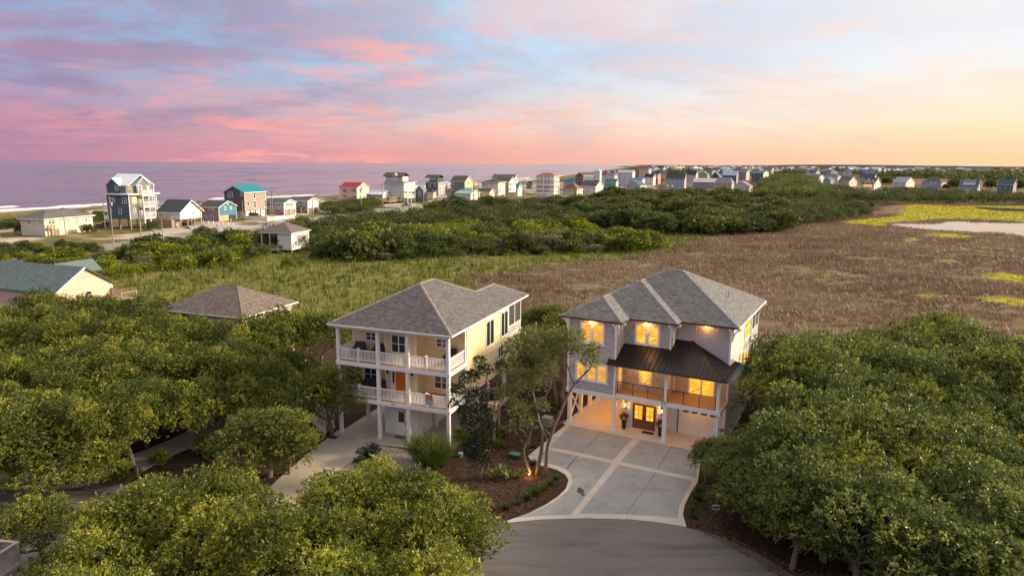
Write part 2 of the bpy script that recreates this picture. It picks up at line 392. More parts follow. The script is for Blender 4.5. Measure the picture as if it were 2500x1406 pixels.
POND = [[(2164, 549), (2200, 546), (2290, 546), (2312, 541), (2400, 543), (2520, 545), (2700, 550), (2700, 600), (2500, 577), (2420, 569), (2350, 566), (2260, 561), (2190, 554)],
        [(2378, 505), (2420, 507), (2520, 511), (2700, 515), (2700, 530), (2500, 517), (2440, 515), (2392, 510)], [(2296, 494), (2330, 494), (2345, 497), (2310, 497)],
        [(2318, 633), (2345, 638), (2350, 643), (2330, 642)], [(2284, 632), (2294, 631), (2292, 635)], [(2416, 636), (2424, 626), (2424, 638), (2418, 641)], [(2444, 622), (2470, 624), (2500, 628), (2530, 634), (2500, 632), (2450, 629)]]
CHANNEL = [[(2135, 427.5), (2200, 427), (2290, 429.5), (2310, 431.5), (2230, 431), (2140, 429)], [(2290, 430.5), (2400, 432), (2400, 433.5), (2310, 433)], [(2484, 432.5), (2530, 433), (2530, 435), (2486, 434)], [(2120, 432), (2190, 434), (2180, 435), (2120, 434)]]
def axis(lo, hi, step, far0, far1, g=1.07):
    a = list(np.arange(lo, hi, step)); s = step
    while a[-1] < far1: s *= g; a.append(a[-1] + s)
    s = step
    while a[0] > far0: s *= g; a.insert(0, a[0] - s)
    return np.array(a)
gx, gy = axis(-290, 330, 2.2, -15000, 30000, 1.09), axis(18, 420, 2.2, -300, 60000, 1.06)
X, Y = np.meshgrid(gx, gy); nz = lambda s, k: vnoise(X, Y, s, k)
soft = 9 * nz(14, 1) + 5 * nz(5, 2)
wb = sstep(sdist(X, Y, BROWN) + soft, -3, 4); wg = sstep(sdist(X, Y, GREEN) + soft * .6, -2, 5)
far = sstep(Y, 380, 460) * (X > np.interp(Y, SHY, SHX) + 200)
wb = np.maximum(wb, far * sstep(nz(120, 7), -.25, .05))
wy = np.max([sstep(sdist(X, Y, q) + 3.5 * nz(6, 11) + 2 * nz(2.5, 12), -.5, 1.5) for q in YELLOW], axis=0)
wl = sstep(sdist(X, Y, LAWN) + soft * .5, -3, 3); ws = wl * sstep(nz(16, 21) + .6 * nz(5, 22) , -.02, .22)
shd = np.interp(Y, SHY, SHX) - X                             # metres seaward of the waterline
ws = np.maximum(ws, sstep(shd, -22, -14)); wl = np.maximum(wl, sstep(shd, -60, -45))
Z = -np.clip((shd + 10) * .1, 0, 6)
Z = Z + np.where(shd < -15, sstep(-shd, 15, 25) * sstep(shd, -48, -30) * (.8 + .9 * nz(9, 31)), 0) * (Y > 150)  # low dunes
ny, nx = X.shape; idx = np.arange(nx * ny).reshape(ny, nx)
Q = np.stack([idx[:-1, :-1], idx[:-1, 1:], idx[1:, 1:], idx[1:, :-1]], -1).reshape(-1, 4)
GM = bpy.data.materials.new('ground'); GM.use_nodes = True
t = NT(GM.node_tree); t.n.clear(); tc = t.node('ShaderNodeTexCoord'); ov = tc.outputs['Object']
at = lambda n: t.node('ShaderNodeAttribute', attribute_name=n).outputs['Fac']
n1, n2, n3 = t.noise(ov, .35, 6, .65), t.noise(ov, 2.2, 5, .65), t.noise(ov, .06, 4, .6)
cm = t.mix(t.smooth(n2, .35, .68), (.030, .018, .013), (.075, .044, .030))
cm = t.mix(t.smooth(n1, .52, .7), cm, (.055, .045, .022))
cb = t.mix(t.smooth(n1, .3, .7), (.125, .09, .055), (.21, .155, .10)); cb = t.mix(t.math('MULTIPLY', t.smooth(n3, .45, .7), .6), cb, (.13, .075, .04))
cg = t.mix(t.smooth(n1, .3, .7), (.10, .105, .022), (.20, .19, .045)); cg = t.mix(t.math('MULTIPLY', t.smooth(n3, .5, .7), .55), cg, (.22, .175, .08))
cl = t.mix(t.smooth(n1, .3, .7), (.075, .075, .022), (.20, .165, .07))
cs = t.mix(t.smooth(n1, .3, .7), (.36, .30, .23), (.52, .45, .37))
cy = t.mix(t.smooth(n1, .3, .7), (.25, .24, .012), (.40, .36, .018))
c = t.mix(at('green'), cm, cg); c = t.mix(at('brown'), c, cb); c = t.mix(at('lawn'), c, cl); c = t.mix(at('sand'), c, cs); c = t.mix(at('yellow'), c, cy)
p = t.node('ShaderNodeBsdfPrincipled'); t.l.new(c, p.inputs['Base Color']); p.inputs['Roughness'].default_value = .95; p.inputs['Specular IOR Level'].default_value = .1
bp = t.node('ShaderNodeBump'); bp.inputs['Strength'].default_value = .7; bp.inputs['Distance'].default_value = .25; t.l.new(t.noise(ov, 1.4, 6, .7), bp.inputs['Height']); t.l.new(bp.outputs[0], p.inputs['Normal'])
o = t.node('ShaderNodeOutputMaterial'); t.l.new(p.outputs[0], o.inputs[0])
me = np_mesh('ground', np.stack([X, Y, Z], -1).reshape(-1, 3), Q, None, GM); me.shade_smooth()
for nme, w_ in (('green', wg), ('brown', wb), ('lawn', wl), ('sand', ws), ('yellow', wy)):
    a_ = me.attributes.new(nme, 'FLOAT', 'POINT'); a_.data.foreach_set('value', w_.astype(np.float32).ravel())
obj('ground', me, kind='structure')

# ------------------------------------------------------------------ sea, surf, marsh water
def water(name, base, rough, bsc, bstr, stretch=(1, 1, 1), bd=.3):
    m = bpy.data.materials.new(name); m.use_nodes = True; t = NT(m.node_tree); p = t.n['Principled BSDF']
    p.inputs['Base Color'].default_value = (*base, 1); p.inputs['Roughness'].default_value = rough; p.inputs['IOR'].default_value = 1.33
    tc = t.node('ShaderNodeTexCoord'); mp = t.node('ShaderNodeMapping'); mp.inputs['Scale'].default_value = stretch; mp.inputs['Rotation'].default_value = (0, 0, R_(-28)); t.l.new(tc.outputs['Object'], mp.inputs[0])
    b = t.node('ShaderNodeBump'); b.inputs['Strength'].default_value = bstr; b.inputs['Distance'].default_value = bd
    t.l.new(t.math('ADD', t.noise(mp.outputs[0], bsc, 5, .6, .3), t.math('MULTIPLY', t.noise(mp.outputs[0], bsc * .17, 3, .5), 1.5)), b.inputs['Height']); t.l.new(b.outputs[0], p.inputs['Normal']); return m
SEA = water('sea_water', (.13, .095, .135), .15, .035, .9, (1.0, .35, 1), 5.0)
yy = np.concatenate([np.linspace(-600, 1000, 41), np.geomspace(1100, 60000, 30)]); xs = np.interp(yy, SHY, SHX)
MB().add([(x + 3 + max(0, -3), y, -1.0) for x, y in zip(xs, yy)] + [(-70000, 60000, -1.0), (-70000, -600, -1.0)], [tuple(range(len(yy) + 2))]).build('sea', SEA, kind='structure')
rw = random.Random(91); sw = MB()
for k in range(420):
    y = 150 + 2600 * rw.random() ** 1.6; d = 60 + (y * 1.1) * rw.random(); x0 = np.interp(y, SHY, SHX) - d; L = (10 + .035 * y) * rw.uniform(.6, 2.2); w = (1.6 + .004 * y) * rw.uniform(.6, 1.5); h = w * rw.uniform(.08, .17); a = R_(62 + rw.gauss(0, 9)); ca, sa = math.cos(a), math.sin(a); q = []
    for i in range(7):
        t_ = i / 6 * 2 - 1; f = max(0, 1 - t_ * t_) ** .7; l_ = t_ * L / 2; bow = .06 * L * t_ * t_; wob = rw.gauss(0, .15 * w)
        q += [(x0 + ca * l_ - sa * (bow + wob + s_ * w * f), y + sa * l_ + ca * (bow + wob + s_ * w * f), -1.03 + h * f * (s_ == 0)) for s_ in (-1, 0, 1)]
    sw.add(q, [(3 * i + j, 3 * i + 3 + j, 3 * i + 4 + j, 3 * i + 1 + j) for i in range(6) for j in (0, 1)])
tag(sw.build('sea_swell', SEA, smooth=False), 'low swell ridges running in across the sea', 'waves', kind='stuff')
FOAM = mat('foam', (.62, .60, .62), .8, .10, .25)
def surf(d, w, y0, y1, seed, br, h=.35):
    m = MB(); rng = random.Random(seed); y = y0; seg = None
    ys = list(np.arange(y0, y1, 5.0)); on = vnoise(np.array(ys), np.full(len(ys), seed * 7.3), 38, seed) > br
    wob = 4.5 * vnoise(np.array(ys), np.full(len(ys), 3.3 * seed), 26, seed + 3) + 1.6 * vnoise(np.array(ys), np.full(len(ys), .3 * seed), 9, seed + 4); wd = w * (1 + 1.3 * vnoise(np.array(ys), np.full(len(ys), 9.3 * seed), 12, seed + 5))
    for i in range(len(ys) - 1):
        if not (on[i] and on[i + 1]): continue
        q = []
        for k in (i, i + 1):
            x = np.interp(ys[k], SHY, SHX) - d + wob[k]; e = .02 if (k == 0 or k == len(ys) - 1 or not on[max(k - 1, 0)] or not on[min(k + 1, len(ys) - 1)]) else 1
            q.append([(x + wd[k] * e, ys[k], -.96), (x + wd[k] * .25 * e, ys[k], -.96 + h * e), (x - wd[k] * e * .8, ys[k], -.97)])
        m.quad(q[0][0], q[0][1], q[1][1], q[1][0]); m.quad(q[0][1], q[0][2], q[1][2], q[1][1])
    return m
s_ = surf(2, 2.3, 160, 1500, 3, -.5)
for a in ((17, 2.6, 160, 1100, 5, -.16, .7), (30, 1.8, 260, 1200, 8, .02, .6), (48, 1.6, 200, 900, 9, .10, .6), (75, 1.3, 240, 700, 12, .22, .7)):
    q = surf(*a); b_ = len(s_.v); s_.v += q.v; s_.f += [tuple(i + b_ for i in f) for f in q.f]; s_.t += q.t
tag(s_.build('surf', FOAM), 'broken white lines of surf rolling in along the beach', 'surf', kind='stuff')
MARSHW = water('marsh_water', (.12, .11, .10), .05, .9, .10, bd=.05)
def wavy(poly, amp, seed, step):
    out = []; rng = random.Random(seed)
    for i in range(len(poly)):
        a, b = np.array(poly[i]), np.array(poly[(i + 1) % len(poly)]); n = max(1, int(np.linalg.norm(b - a) / step))
        for k in range(n): out.append(tuple(a + (b - a) * k / n + np.array([rng.gauss(0, amp), rng.gauss(0, amp)]) * (k > 0)))
    return out
for i, q in enumerate(POND): MB().add([(x, y, .08) for x, y in wavy(pw(q), .55, i, 3)], [tuple(range(len(wavy(pw(q), .55, i, 3))))]).build('marsh_pond', MARSHW, kind='structure')
for i, q in enumerate(CHANNEL): MB().add([(x, y, .3) for x, y in pw(q)], [tuple(range(len(q)))]).build('tidal_channel', MARSHW, kind='structure')

# ------------------------------------------------------------------ marsh grass
def blades(px_, py_, hts, n, lean, wid, tints, seed, spread):
    rng = np.random.default_rng(seed); N = len(px_)
    a = rng.random((N, n)) * 2 * np.pi; rr = spread * np.sqrt(rng.random((N, n)))
    bx, by = px_[:, None] + np.cos(a) * rr, py_[:, None] + np.sin(a) * rr
    h = hts[:, None] * (.6 + .6 * rng.random((N, n))); la = rng.random((N, n)) * 2 * np.pi; ln = h * lean * (.3 + rng.random((N, n)))
    tx, ty = bx + np.cos(la) * ln, by + np.sin(la) * ln; wa = rng.random((N, n)) * np.pi
    w = wid * (.6 + .8 * rng.random((N, n))); wx, wy_ = np.cos(wa) * w / 2, np.sin(wa) * w / 2; z0 = np.full_like(bx, -.05)
    V = np.stack([np.stack([bx - wx, by - wy_, z0], -1), np.stack([bx + wx, by + wy_, z0], -1), np.stack([tx + wx * .35, ty + wy_ * .35, h], -1), np.stack([tx - wx * .35, ty - wy_ * .35, h], -1)], 2).reshape(-1, 3)
    tt = np.clip(tints[:, None] + .15 * rng.standard_normal((N, n)), 0, 1).ravel()
    return V, np.arange(len(V)).reshape(-1, 4), tt
REED = leafmat('brown_rush', (.125, .080, .046), (.285, .212, .142), (.46, .37, .27), .3)
SEDGE = leafmat('green_sedge', (.055, .080, .014), (.165, .195, .034), (.38, .34, .11), .3)
CORD = leafmat('yellow_cordgrass', (.16, .16, .008), (.30, .28, .012), (.46, .40, .02), .25)
def scatter(polys, n, seed, soft=3.0, bb=None):
    rng = np.random.default_rng(seed); P_ = np.concatenate([np.array(q) for q in polys]); lo, hi = P_.min(0), P_.max(0)
    if bb: lo, hi = np.maximum(lo, bb[0]), np.minimum(hi, bb[1])
    x, y = lo[0] + (hi[0] - lo[0]) * rng.random(n), lo[1] + (hi[1] - lo[1]) * rng.random(n)
    d = np.max([sdist(x, y, q) for q in polys], axis=0) + soft * (3 * vnoise(x, y, 14, 1) + 1.7 * vnoise(x, y, 5, 2)); k = d > 0
    for q in POND: k &= ~inpoly(x, y, pw(q))
    fx = np.abs(x) < .80 * y + 6
    return x[k & fx], y[k & fx]
x, y = scatter([BROWN], 95000, 41, 3, (np.array([-20, 72]), np.array([260, 330])))
dens = vnoise(x, y, 7, 5) + .6 * vnoise(x, y, 2.6, 6); k = (dens > -.30) & ~np.any([inpoly(x, y, q) for q in YELLOW], axis=0); x, y, dens = x[k], y[k], dens[k]
V, Q, T = blades(x, y, .48 + .45 * np.clip(dens + .3, 0, 1), 6, .9, .11, .45 + .38 * vnoise(x, y, 9, 8) + .45 * vnoise(x, y, 40, 9), 3, .6)
tag(obj('marsh_rushes', np_mesh('marsh_rushes', V, Q, T, REED)), 'dense brown rushes covering the marsh behind the houses', 'marsh grass', kind='stuff')
x, y = scatter([GREEN], 30000, 43, 2, (np.array([-130, 70]), np.array([150, 330])))
V, Q, T = blades(x, y, .9 + .5 * vnoise(x, y, 8, 5), 6, .35, .12, .45 + .6 * vnoise(x, y, 16, 8) + .3 * vnoise(x, y, 4, 9), 5, .45)
tag(obj('marsh_sedge', np_mesh('marsh_sedge', V, Q, T, SEDGE)), 'tall green sedge in the strip between thicket and brown marsh', 'marsh grass', kind='stuff')
x, y = scatter(YELLOW, 26000, 45, .4)
V, Q, T = blades(x, y, np.full(len(x), .4), 5, .4, .14, .5 + .4 * vnoise(x, y, 8, 8), 7, .45)
tag(obj('marsh_cordgrass', np_mesh('marsh_cordgrass', V, Q, T, CORD)), 'bright yellow green cordgrass around the marsh pond', 'marsh grass', kind='stuff')

# ------------------------------------------------------------------ roads and drives
def sheet(name, pts_px, z0, z1, m, parent=None, kind='structure'):
    return MB().prism(pw(pts_px), z0, z1).build(name, m, parent, kind)
rd = [tuple(P(*q)[:2]) for q in [(1213, 1281), (1320, 1269), (1430, 1266), (1540, 1269), (1640, 1279), (1680, 1288), (1760, 1310), (1850, 1350), (1940, 1406)]] + [(17, 28), (17.5, 20), (12, 13), (2, 11), (-10, 22), (-60, 32), (-60, 50.5)] + [tuple(P(*q)[:2]) for q in [(0, 1166), (60, 1171), (165, 1184), (290, 1206)]] + [(-15, 41.2)]
MB().prism(rd, -.05, .012).build('road', ASPH, kind='structure')
MB().prism([(-60, 41.5), (-34, 42.0), (-25.8, 41.0), (-14, 38.2), (-14, 30), (-60, 32)], -.04, .018).build('road_resurfaced_lane', ASPHD, kind='structure')
rc = random.Random(14); ck = MB()
for q in ([(1240, 1310), (1330, 1300), (1400, 1322), (1500, 1312), (1620, 1330)], [(1420, 1290), (1440, 1340), (1480, 1370), (1500, 1404)], [(1600, 1300), (1660, 1350), (1760, 1370), (1850, 1400)], [(1260, 1370), (1380, 1360), (1440, 1385)], [(60, 1200), (150, 1215), (240, 1212)]):
    pts = [np.array(P(*a)) for a in q]
    for a, b in zip(pts[:-1], pts[1:]):
        n = max(2, int(np.linalg.norm(b - a) / .3)); pr = a
        for k in range(1, n + 1):
            c_ = a + (b - a) * k / n + np.array([rc.gauss(0, .05), rc.gauss(0, .05), 0]); d_ = (c_ - pr) / (np.linalg.norm(c_ - pr) + 1e-6); s_ = np.array([-d_[1], d_[0], 0]) * rc.uniform(.003, .010); z_ = np.array([0, 0, .0165])
            ck.quad(pr - s_ + z_, c_ - s_ + z_, c_ + s_ + z_, pr + s_ + z_); pr = c_
ck.build('road_cracks', mat('tar_crack', (.07, .065, .063), .9), kind='stuff')['label'] = 'dark crack lines wandering over the grey road'
bpy.data.objects['road_cracks']['category'] = 'crack'
sheet('coast_road', [(-500, 690), (-60, 634), (100, 615), (240, 598), (360, 584), (480, 569), (570, 556), (640, 548), (700, 540), (900, 513), (1000, 505), (1057, 503), (1057, 508), (1000, 513), (900, 520), (700, 550), (640, 562), (480, 582), (360, 600), (240, 613), (100, 632), (0, 648), (-500, 720)], -.05, .05, mat('worn_asphalt', (.22, .205, .20), .9, .08, .2))
SANDY = mat('sand_drive', (.36, .325, .29), .95, .1, .3)
for q in ([(530, 545), (560, 548), (640, 553), (600, 560), (500, 566), (440, 556), (480, 548)], [(640, 540), (740, 533), (800, 537), (700, 545)], [(950, 500), (1005, 498), (1060, 504), (1040, 508), (960, 503)], [(0, 600), (30, 590), (60, 595), (0, 620)], [(370, 560), (460, 555), (470, 562), (380, 572)]):
    sheet('driveway', q, -.02, .09, SANDY)
sheet('driveway', [(160, 1186), (292, 1207), (335, 1158), (420, 1112), (565, 1050), (735, 945), (700, 930), (600, 985), (400, 1080), (260, 1135)], -.05, .03, CONCY)
sheet('driveway', [(-150, 1160), (60, 1171), (110, 1180), (330, 1080), (420, 1020), (330, 1000), (200, 1075)], -.05, .03, CONCY)
# ================================================================== house pieces
def wb_(mb, ax, c, a0, a1, d0, d1, z0, z1, tint=None):
    """box on a wall: a along the wall, d outward"""
    if ax == 'v': return mb.box(a0, a1, c - d1, c - d0, z0, z1, tint)
    if ax == 'u': return mb.box(c + d0, c + d1, a0, a1, z0, z1, tint)
    return mb.box(c - d1, c - d0, a0, a1, z0, z1, tint)
def window(root, ax, c, r, sashes=2, lit=False, trim=.10, rail=True, frame=None, glass=None, louvre=False, grid=0, mull=None, name='window', label=None):
    a0, a1, z0, z1 = r; f = MB(); g = MB(); frame = frame or WHITE2
    wb_(f, ax, c, a0, a1, .002, .06, z1 - trim, z1); wb_(f, ax, c, a0, a1, .002, .06, z0, z0 + trim * .8)
    wb_(f, ax, c, a0, a0 + trim, .002, .06, z0 + trim * .8, z1 - trim); wb_(f, ax, c, a1 - trim, a1, .002, .06, z0 + trim * .8, z1 - trim)
    wb_(f, ax, c, a0 - .03, a1 + .03, .002, .09, z0 - .05, z0 - .002)
    mu = mull or trim; i0, i1 = a0 + trim, a1 - trim; w = (i1 - i0 - (sashes - 1) * mu) / sashes
    wo = obj_f = None
    for k in range(sashes):
        s0 = i0 + k * (w + mu)
        if k: wb_(f, ax, c, s0 - mu, s0, .002, .055, z0 + trim * .8, z1 - trim)
        if rail: zm = (z0 + z1) / 2; wb_(f, ax, c, s0 + .004, s0 + w - .004, .03, .045, zm - .03, zm + .03)
        for q in range(1, grid): x_ = s0 + w * q / grid; wb_(f, ax, c, x_ - .014, x_ + .014, .03, .042, z0 + trim * .8 + .004, z1 - trim - .004)
    wo = f.build(name, frame, root)
    if label: wo['label'] = label
    for k in range(sashes):
        s0 = i0 + k * (w + mu); p = MB(); wb_(p, ax, c, s0 + .002, s0 + w - .002, .012, .026, z0 + trim * .8 + .002, z1 - trim - .002)
        p.build('pane', glass or (LIT if lit else GLASS), wo)
        if louvre:
            l = MB(); zz = z0 + trim; 
            while zz < z1 - trim - .06: wb_(l, ax, c, s0 + .03, s0 + w - .03, .028, .05, zz, zz + .035); zz += .12
            l.build('louvre', mat('louvre_wood', (.5, .34, .18), .5, .05), wo, kind='stuff')
    return wo
def lap(root, name, polys, m, step=.17, tab=None, lift=.016, kind='stuff', parent=None, jit=0):
    mb = MB()
    for q, out in polys: mb.courses(q, step, tab, lift, jit, out)
    return mb.build(name, m, parent or root, kind)
def balustrade(root, a, b, z0, h=1.0, m=None, sp=.125, w=.045, name='railing'):
    """top and bottom rail with turned-square balusters from a to b (local u, v)"""
    m = m or WHITE2; a, b = np.array([*a, 0.]), np.array([*b, 0.]); L = np.linalg.norm(b - a); f = MB(); up = np.array([0, 0, 1.])
    f.bar(a + up * (z0 + h - .035), b + up * (z0 + h - .035), .09, .07); f.bar(a + up * (z0 + .13), b + up * (z0 + .13), .05, .07)
    o = f.build(name, m, root); s = MB(); n = int(L / sp)
    for k in range(1, n): q = a + (b - a) * k / n; s.bar(q + up * (z0 + .166), q + up * (z0 + h - .072), w)
    s.build('balusters', m, o, 'stuff'); return o
def shingled_roof(root, polys, m, cap, caps, tab=.30, step=.145, th=.10, capm=None):
    f = MB()
    for q in polys: f.slab([(x, y, z - .012) for x, y, z in q], th)
    r = f.build('roof', m, root); s = MB()
    for q in polys: s.courses(q, step, tab, .02, .012)
    s.build('shingles', m, r, 'stuff')
    if caps:
        c = MB()
        for a, b in caps:
            a, b = np.array(a, float), np.array(b, float); n = max(1, int(np.linalg.norm(b - a) / .28)); d = (b - a) / n
            for k in range(n):
                p0, p1 = a + d * k, a + d * (k + 1.15); sd = np.cross(d, (0, 0, 1.)); sd /= np.linalg.norm(sd); up = np.array([0, 0, 1.])
                c.add([p0 - sd * .15 + up * -.035, p0 + up * .055, p0 + sd * .15 + up * -.035, p1 - sd * .15 + up * -.05, p1 + up * .035, p1 + sd * .15 + up * -.05], [(0, 1, 4, 3), (1, 2, 5, 4), (0, 2, 1)])
        c.build('ridge_cap', capm or cap, r, 'stuff')
    return r
def eave_trim(root, pts, z0, z1, w, m, name='fascia'):
    for a, b in zip(pts[:-1], pts[1:]):
        MB().bar((*a, (z0 + z1) / 2), (*b, (z0 + z1) / 2), w, z1 - z0).build(name, m, root)
def box(root, name, m, *d, **k): return MB().box(*d).build(name, m, root, **k)
def cyf(x, y): return 780 + x / 3.0564, 660 + y / 3.0564
def cgf(x, y): return 1330 + x / 2.93, 640 + y / 2.93

# ================================================================== the yellow house
YF = Frame(P(831, 1057), 20.0)
Yh = thing('yellow_house', 'yellow clapboard house on white posts with double porch and orange door', 'house', YF.o, 20.0)
box(Yh, 'floor_slab', CONCY, -.15, 10.35, -.25, 13.5, -.05, .05)
for u in (.1, 3.83, 6.52, 10.08):
    p = MB().box(u - .13, u + .13, -.05, .21, .05, 9.38); p.box(u - .17, u + .17, -.09, .25, 9.2, 9.36); p.build('post', WHITE2, Yh)
for v in (4.2, 8.4, 12.6):
    for u in (.12, 3.4, 6.9, 10.02): box(Yh, 'post', WHITE, u - .13, u + .13, v - .13, v + .13, .05, 3.1)
m = MB()
for a, b in (((10.02, 4.2, .4), (10.02, 6.6, 3.0)), ((10.02, 4.2, 3.0), (10.02, 6.6, .4))): m.bar(a, b, .12, .07)
m.build('cross_brace', WHITE, Yh)
# storage room between the posts
box(Yh, 'storage_wall', WHITE, 3.52, 6.65, 1.42, 9.0, .05, 3.06)
m = MB()
for k in range(1, 10): m.box(3.52 + k * .313 - .02, 3.52 + k * .313 + .02, 1.40, 1.419, .08, 3.05)
for k in range(1, 24): m.box(6.651, 6.672, 1.42 + k * .313 - .02, 1.42 + k * .313 + .02, .08, 3.05)
m.build('batten', WHITE, Yh, 'stuff')
a0, a1, z0, z1 = YF.rv(cyf(576, 1046), cyf(655, 1228), 1.4)
d = box(Yh, 'door', WHITE2, a0, a1, 1.34, 1.398, .07, 2.15)
w0, w1, y0, y1 = YF.rv(cyf(589, 1052), cyf(635, 1135), 1.35)
box(d, 'pane', mat('brown_glass', (.06, .045, .042), .1, .05), w0, w1, 1.325, 1.338, y0, y1)
MB().tube([(a1 - .1, 1.30, 1.0), (a1 - .1, 1.338, 1.0)], .035).box(a1 - .13, a1 - .07, 1.32, 1.338, .95, 1.25).build('handle', BLACK, d)
box(Yh, 'utility_cabinet', mat('grey_cabinet', (.25, .24, .24), .6), 7.6, 8.2, 8.3, 8.9, .06, .9)
# decks
for zt, nm in ((3.42, 'lower'), (6.47, 'upper')):
    m = MB()
    for k in range(23): m.box(.05, 10.15, .02 + k * .14, .02 + k * .14 + .13, zt - .06, zt)
    m.build('deck_floor', DECKW, Yh, 'stuff')
    MB().box(-.08, 10.28, -.12, -.055, zt - .36, zt - .05).box(-.08, -.02, -.052, 3.2, zt - .36, zt - .05).box(10.22, 10.28, -.052, 3.2, zt - .36, zt - .05).build('deck_fascia', WHITE2, Yh)
    box(Yh, 'porch_ceiling', WHITE2, -.01, 10.2, -.05, 3.2, zt - .14, zt - .065)
    for a, b in ((.24, 3.70), (3.97, 6.38), (6.66, 9.94)): balustrade(Yh, (a, .08), (b, .08), zt)
    balustrade(Yh, (10.08, .24), (10.08, 3.1), zt); balustrade(Yh, (.1, .24), (.1, 2.3), zt)
    for u in (2.0, 8.15): MB().box(u - .07, u + .07, .01, .15, zt, zt + 1.08).box(u - .09, u + .09, -.01, .17, zt + 1.08, zt + 1.13).build('newel', WHITE2, Yh)
# walls
zb, zt = 3.30, 9.36
MB().box(.02, 3.4, 2.42, 12.9, zb, zt).box(3.4, 6.3, 1.92, 12.9, zb, zt).box(6.3, 10.13, 3.22, 12.9, zb, zt).box(5.4, 10.13, 12.9, 13.4, zb, zt).box(5.4, 10.13, 13.4, 17.0, zb, 6.2).build('wall', YEL, Yh)
S = []
for a, b, v in ((.02, 3.4, 2.41), (3.4, 6.3, 1.91), (6.3, 10.13, 3.21)): S.append(([(a, v, zb), (b, v, zb), (b, v, zt), (a, v, zt)], (0, -1, 0)))
S.append(([(10.14, 3.22, zb), (10.14, 13.4, zb), (10.14, 13.4, zt), (10.14, 3.22, zt)], (1, 0, 0))); S.append(([(6.31, 1.92, zb), (6.31, 3.2, zb), (6.31, 3.2, zt), (6.31, 1.92, zt)], (1, 0, 0)))
S.append(([(10.14, 13.4, zb), (10.14, 17.0, zb), (10.14, 17.0, 6.2), (10.14, 13.4, 6.2)], (1, 0, 0)))
lap(Yh, 'clapboards', S, YEL, .165)
for u, v, nm in ((10.10, 3.18, 0), (3.42, 1.88, 0), (6.28, 1.88, 0), (.06, 2.38, 0), (10.10, 13.38, 0)):
    MB().box(u - .07, u + .07, v - .02, v + .10, zb, zt).build('corner_board', WHITE2, Yh)
MB().box(9.62, 10.19, 3.17, 13.42, zt - .26, zt - .003).build('frieze_board', WHITE2, Yh)
rv, ru = YF.rv, YF.ru
window(Yh, 'v', 2.4, rv(cyf(343, 452), cyf(432, 528), 2.4), 2)
window(Yh, 'v', 1.9, rv(cyf(533, 474), cyf(652, 622), 1.9), 2)
window(Yh, 'v', 3.2, rv(cyf(868, 502), cyf(968, 583), 3.2), 2)
window(Yh, 'v', 2.4, rv(cyf(333, 718), cyf(440, 828), 2.4), 2); window(Yh, 'v', 3.2, rv(cyf(855, 776), cyf(970, 892), 3.2), 2)
for a, b in (((1241, 385), (1300, 540)), ((1352, 318), (1403, 470)), ((1331, 572), (1368, 638))): window(Yh, 'u', 10.16, ru(cyf(*a), cyf(*b), 10.16), 2, rail=False)
a0, a1, _, _ = rv(cyf(714, 490), cyf(746, 640), 3.2); d = MB().box(a0, a1, 3.12, 3.19, 6.48, 8.5).build('balcony_door', WHITE2, Yh); box(d, 'handle', BLACK, a1 - .12, a1 - .06, 3.07, 3.118, 7.45, 7.6)
a0, a1, _, _ = rv(cyf(746, 490), cyf(772, 640), 3.2); d = MB().box(a0, a0 + .06, 3.13, 3.19, 6.48, 8.5).box(a1 + .02, a1 + .1, 3.13, 3.19, 6.48, 8.58).box(a0 + .061, a1 + .02, 3.13, 3.19, 8.45, 8.58).build('door_casing', WHITE2, Yh); box(d, 'doorway_shade_panel', SCREEN, a0 + .061, a1 + .018, 3.15, 3.18, 6.48, 8.448)  # dark panel puts the shade of the open doorway into colour
a0, a1, _, z1 = rv(cyf(571, 748), cyf(646, 905), 1.9); d = MB().box(a0, a1, 1.83, 1.888, 3.44, 5.42).build('front_door', ORANGE, Yh)
m = MB()
for k in range(4):
    x_ = a0 + .14 + k * (a1 - a0 - .26) / 4
    m.box(x_, x_ + .012, 1.820, 1.829, 3.6, 5.3)
m.build('groove_shade_strip', mat('orange_shade_groove', (.6, .13, .01), .5), d); box(d, 'handle', BLACK, a1 - .13, a1 - .07, 1.77, 1.828, 4.3, 4.5)  # raised darker strips paint in the shade of the door grooves
s0, s1, _, _ = rv(cyf(531, 748), cyf(570, 890), 1.9); d = MB().box(s0, a0 - .01, 1.84, 1.888, 3.44, 5.42).build('sidelight', WHITE2, Yh)
g0, g1, y0, y1 = rv(cyf(547, 756), cyf(563, 838), 1.9); box(d, 'pane', GLASS, g0, g1, 1.826, 1.838, y0, y1)
MB().box(s0 - .1, a1 + .1, 1.82, 1.888, 5.425, 5.55).box(a1 + .005, a1 + .1, 1.82, 1.888, 3.44, 5.424).build('door_casing', WHITE2, Yh)
for q in ((510, 755), (692, 775)):
    u, z = YF.onv(cyf(*q), 1.85); MB().lathe([(.03, .0), (.07, .02), (.09, .2), (.11, .22), (.02, .3)], 8, (u, 1.78, z - .15)).box(u - .03, u + .03, 1.80, 1.888, z, z + .05).build('sconce', BLACK, Yh)
u, z = YF.onv(cyf(605, 1028), .9); MB().lathe([(.06, 0), (.13, .05), (.10, .2), (.04, .24)], 8, (u, .9, 2.78)).build('ceiling_lamp', BLACK, Yh)
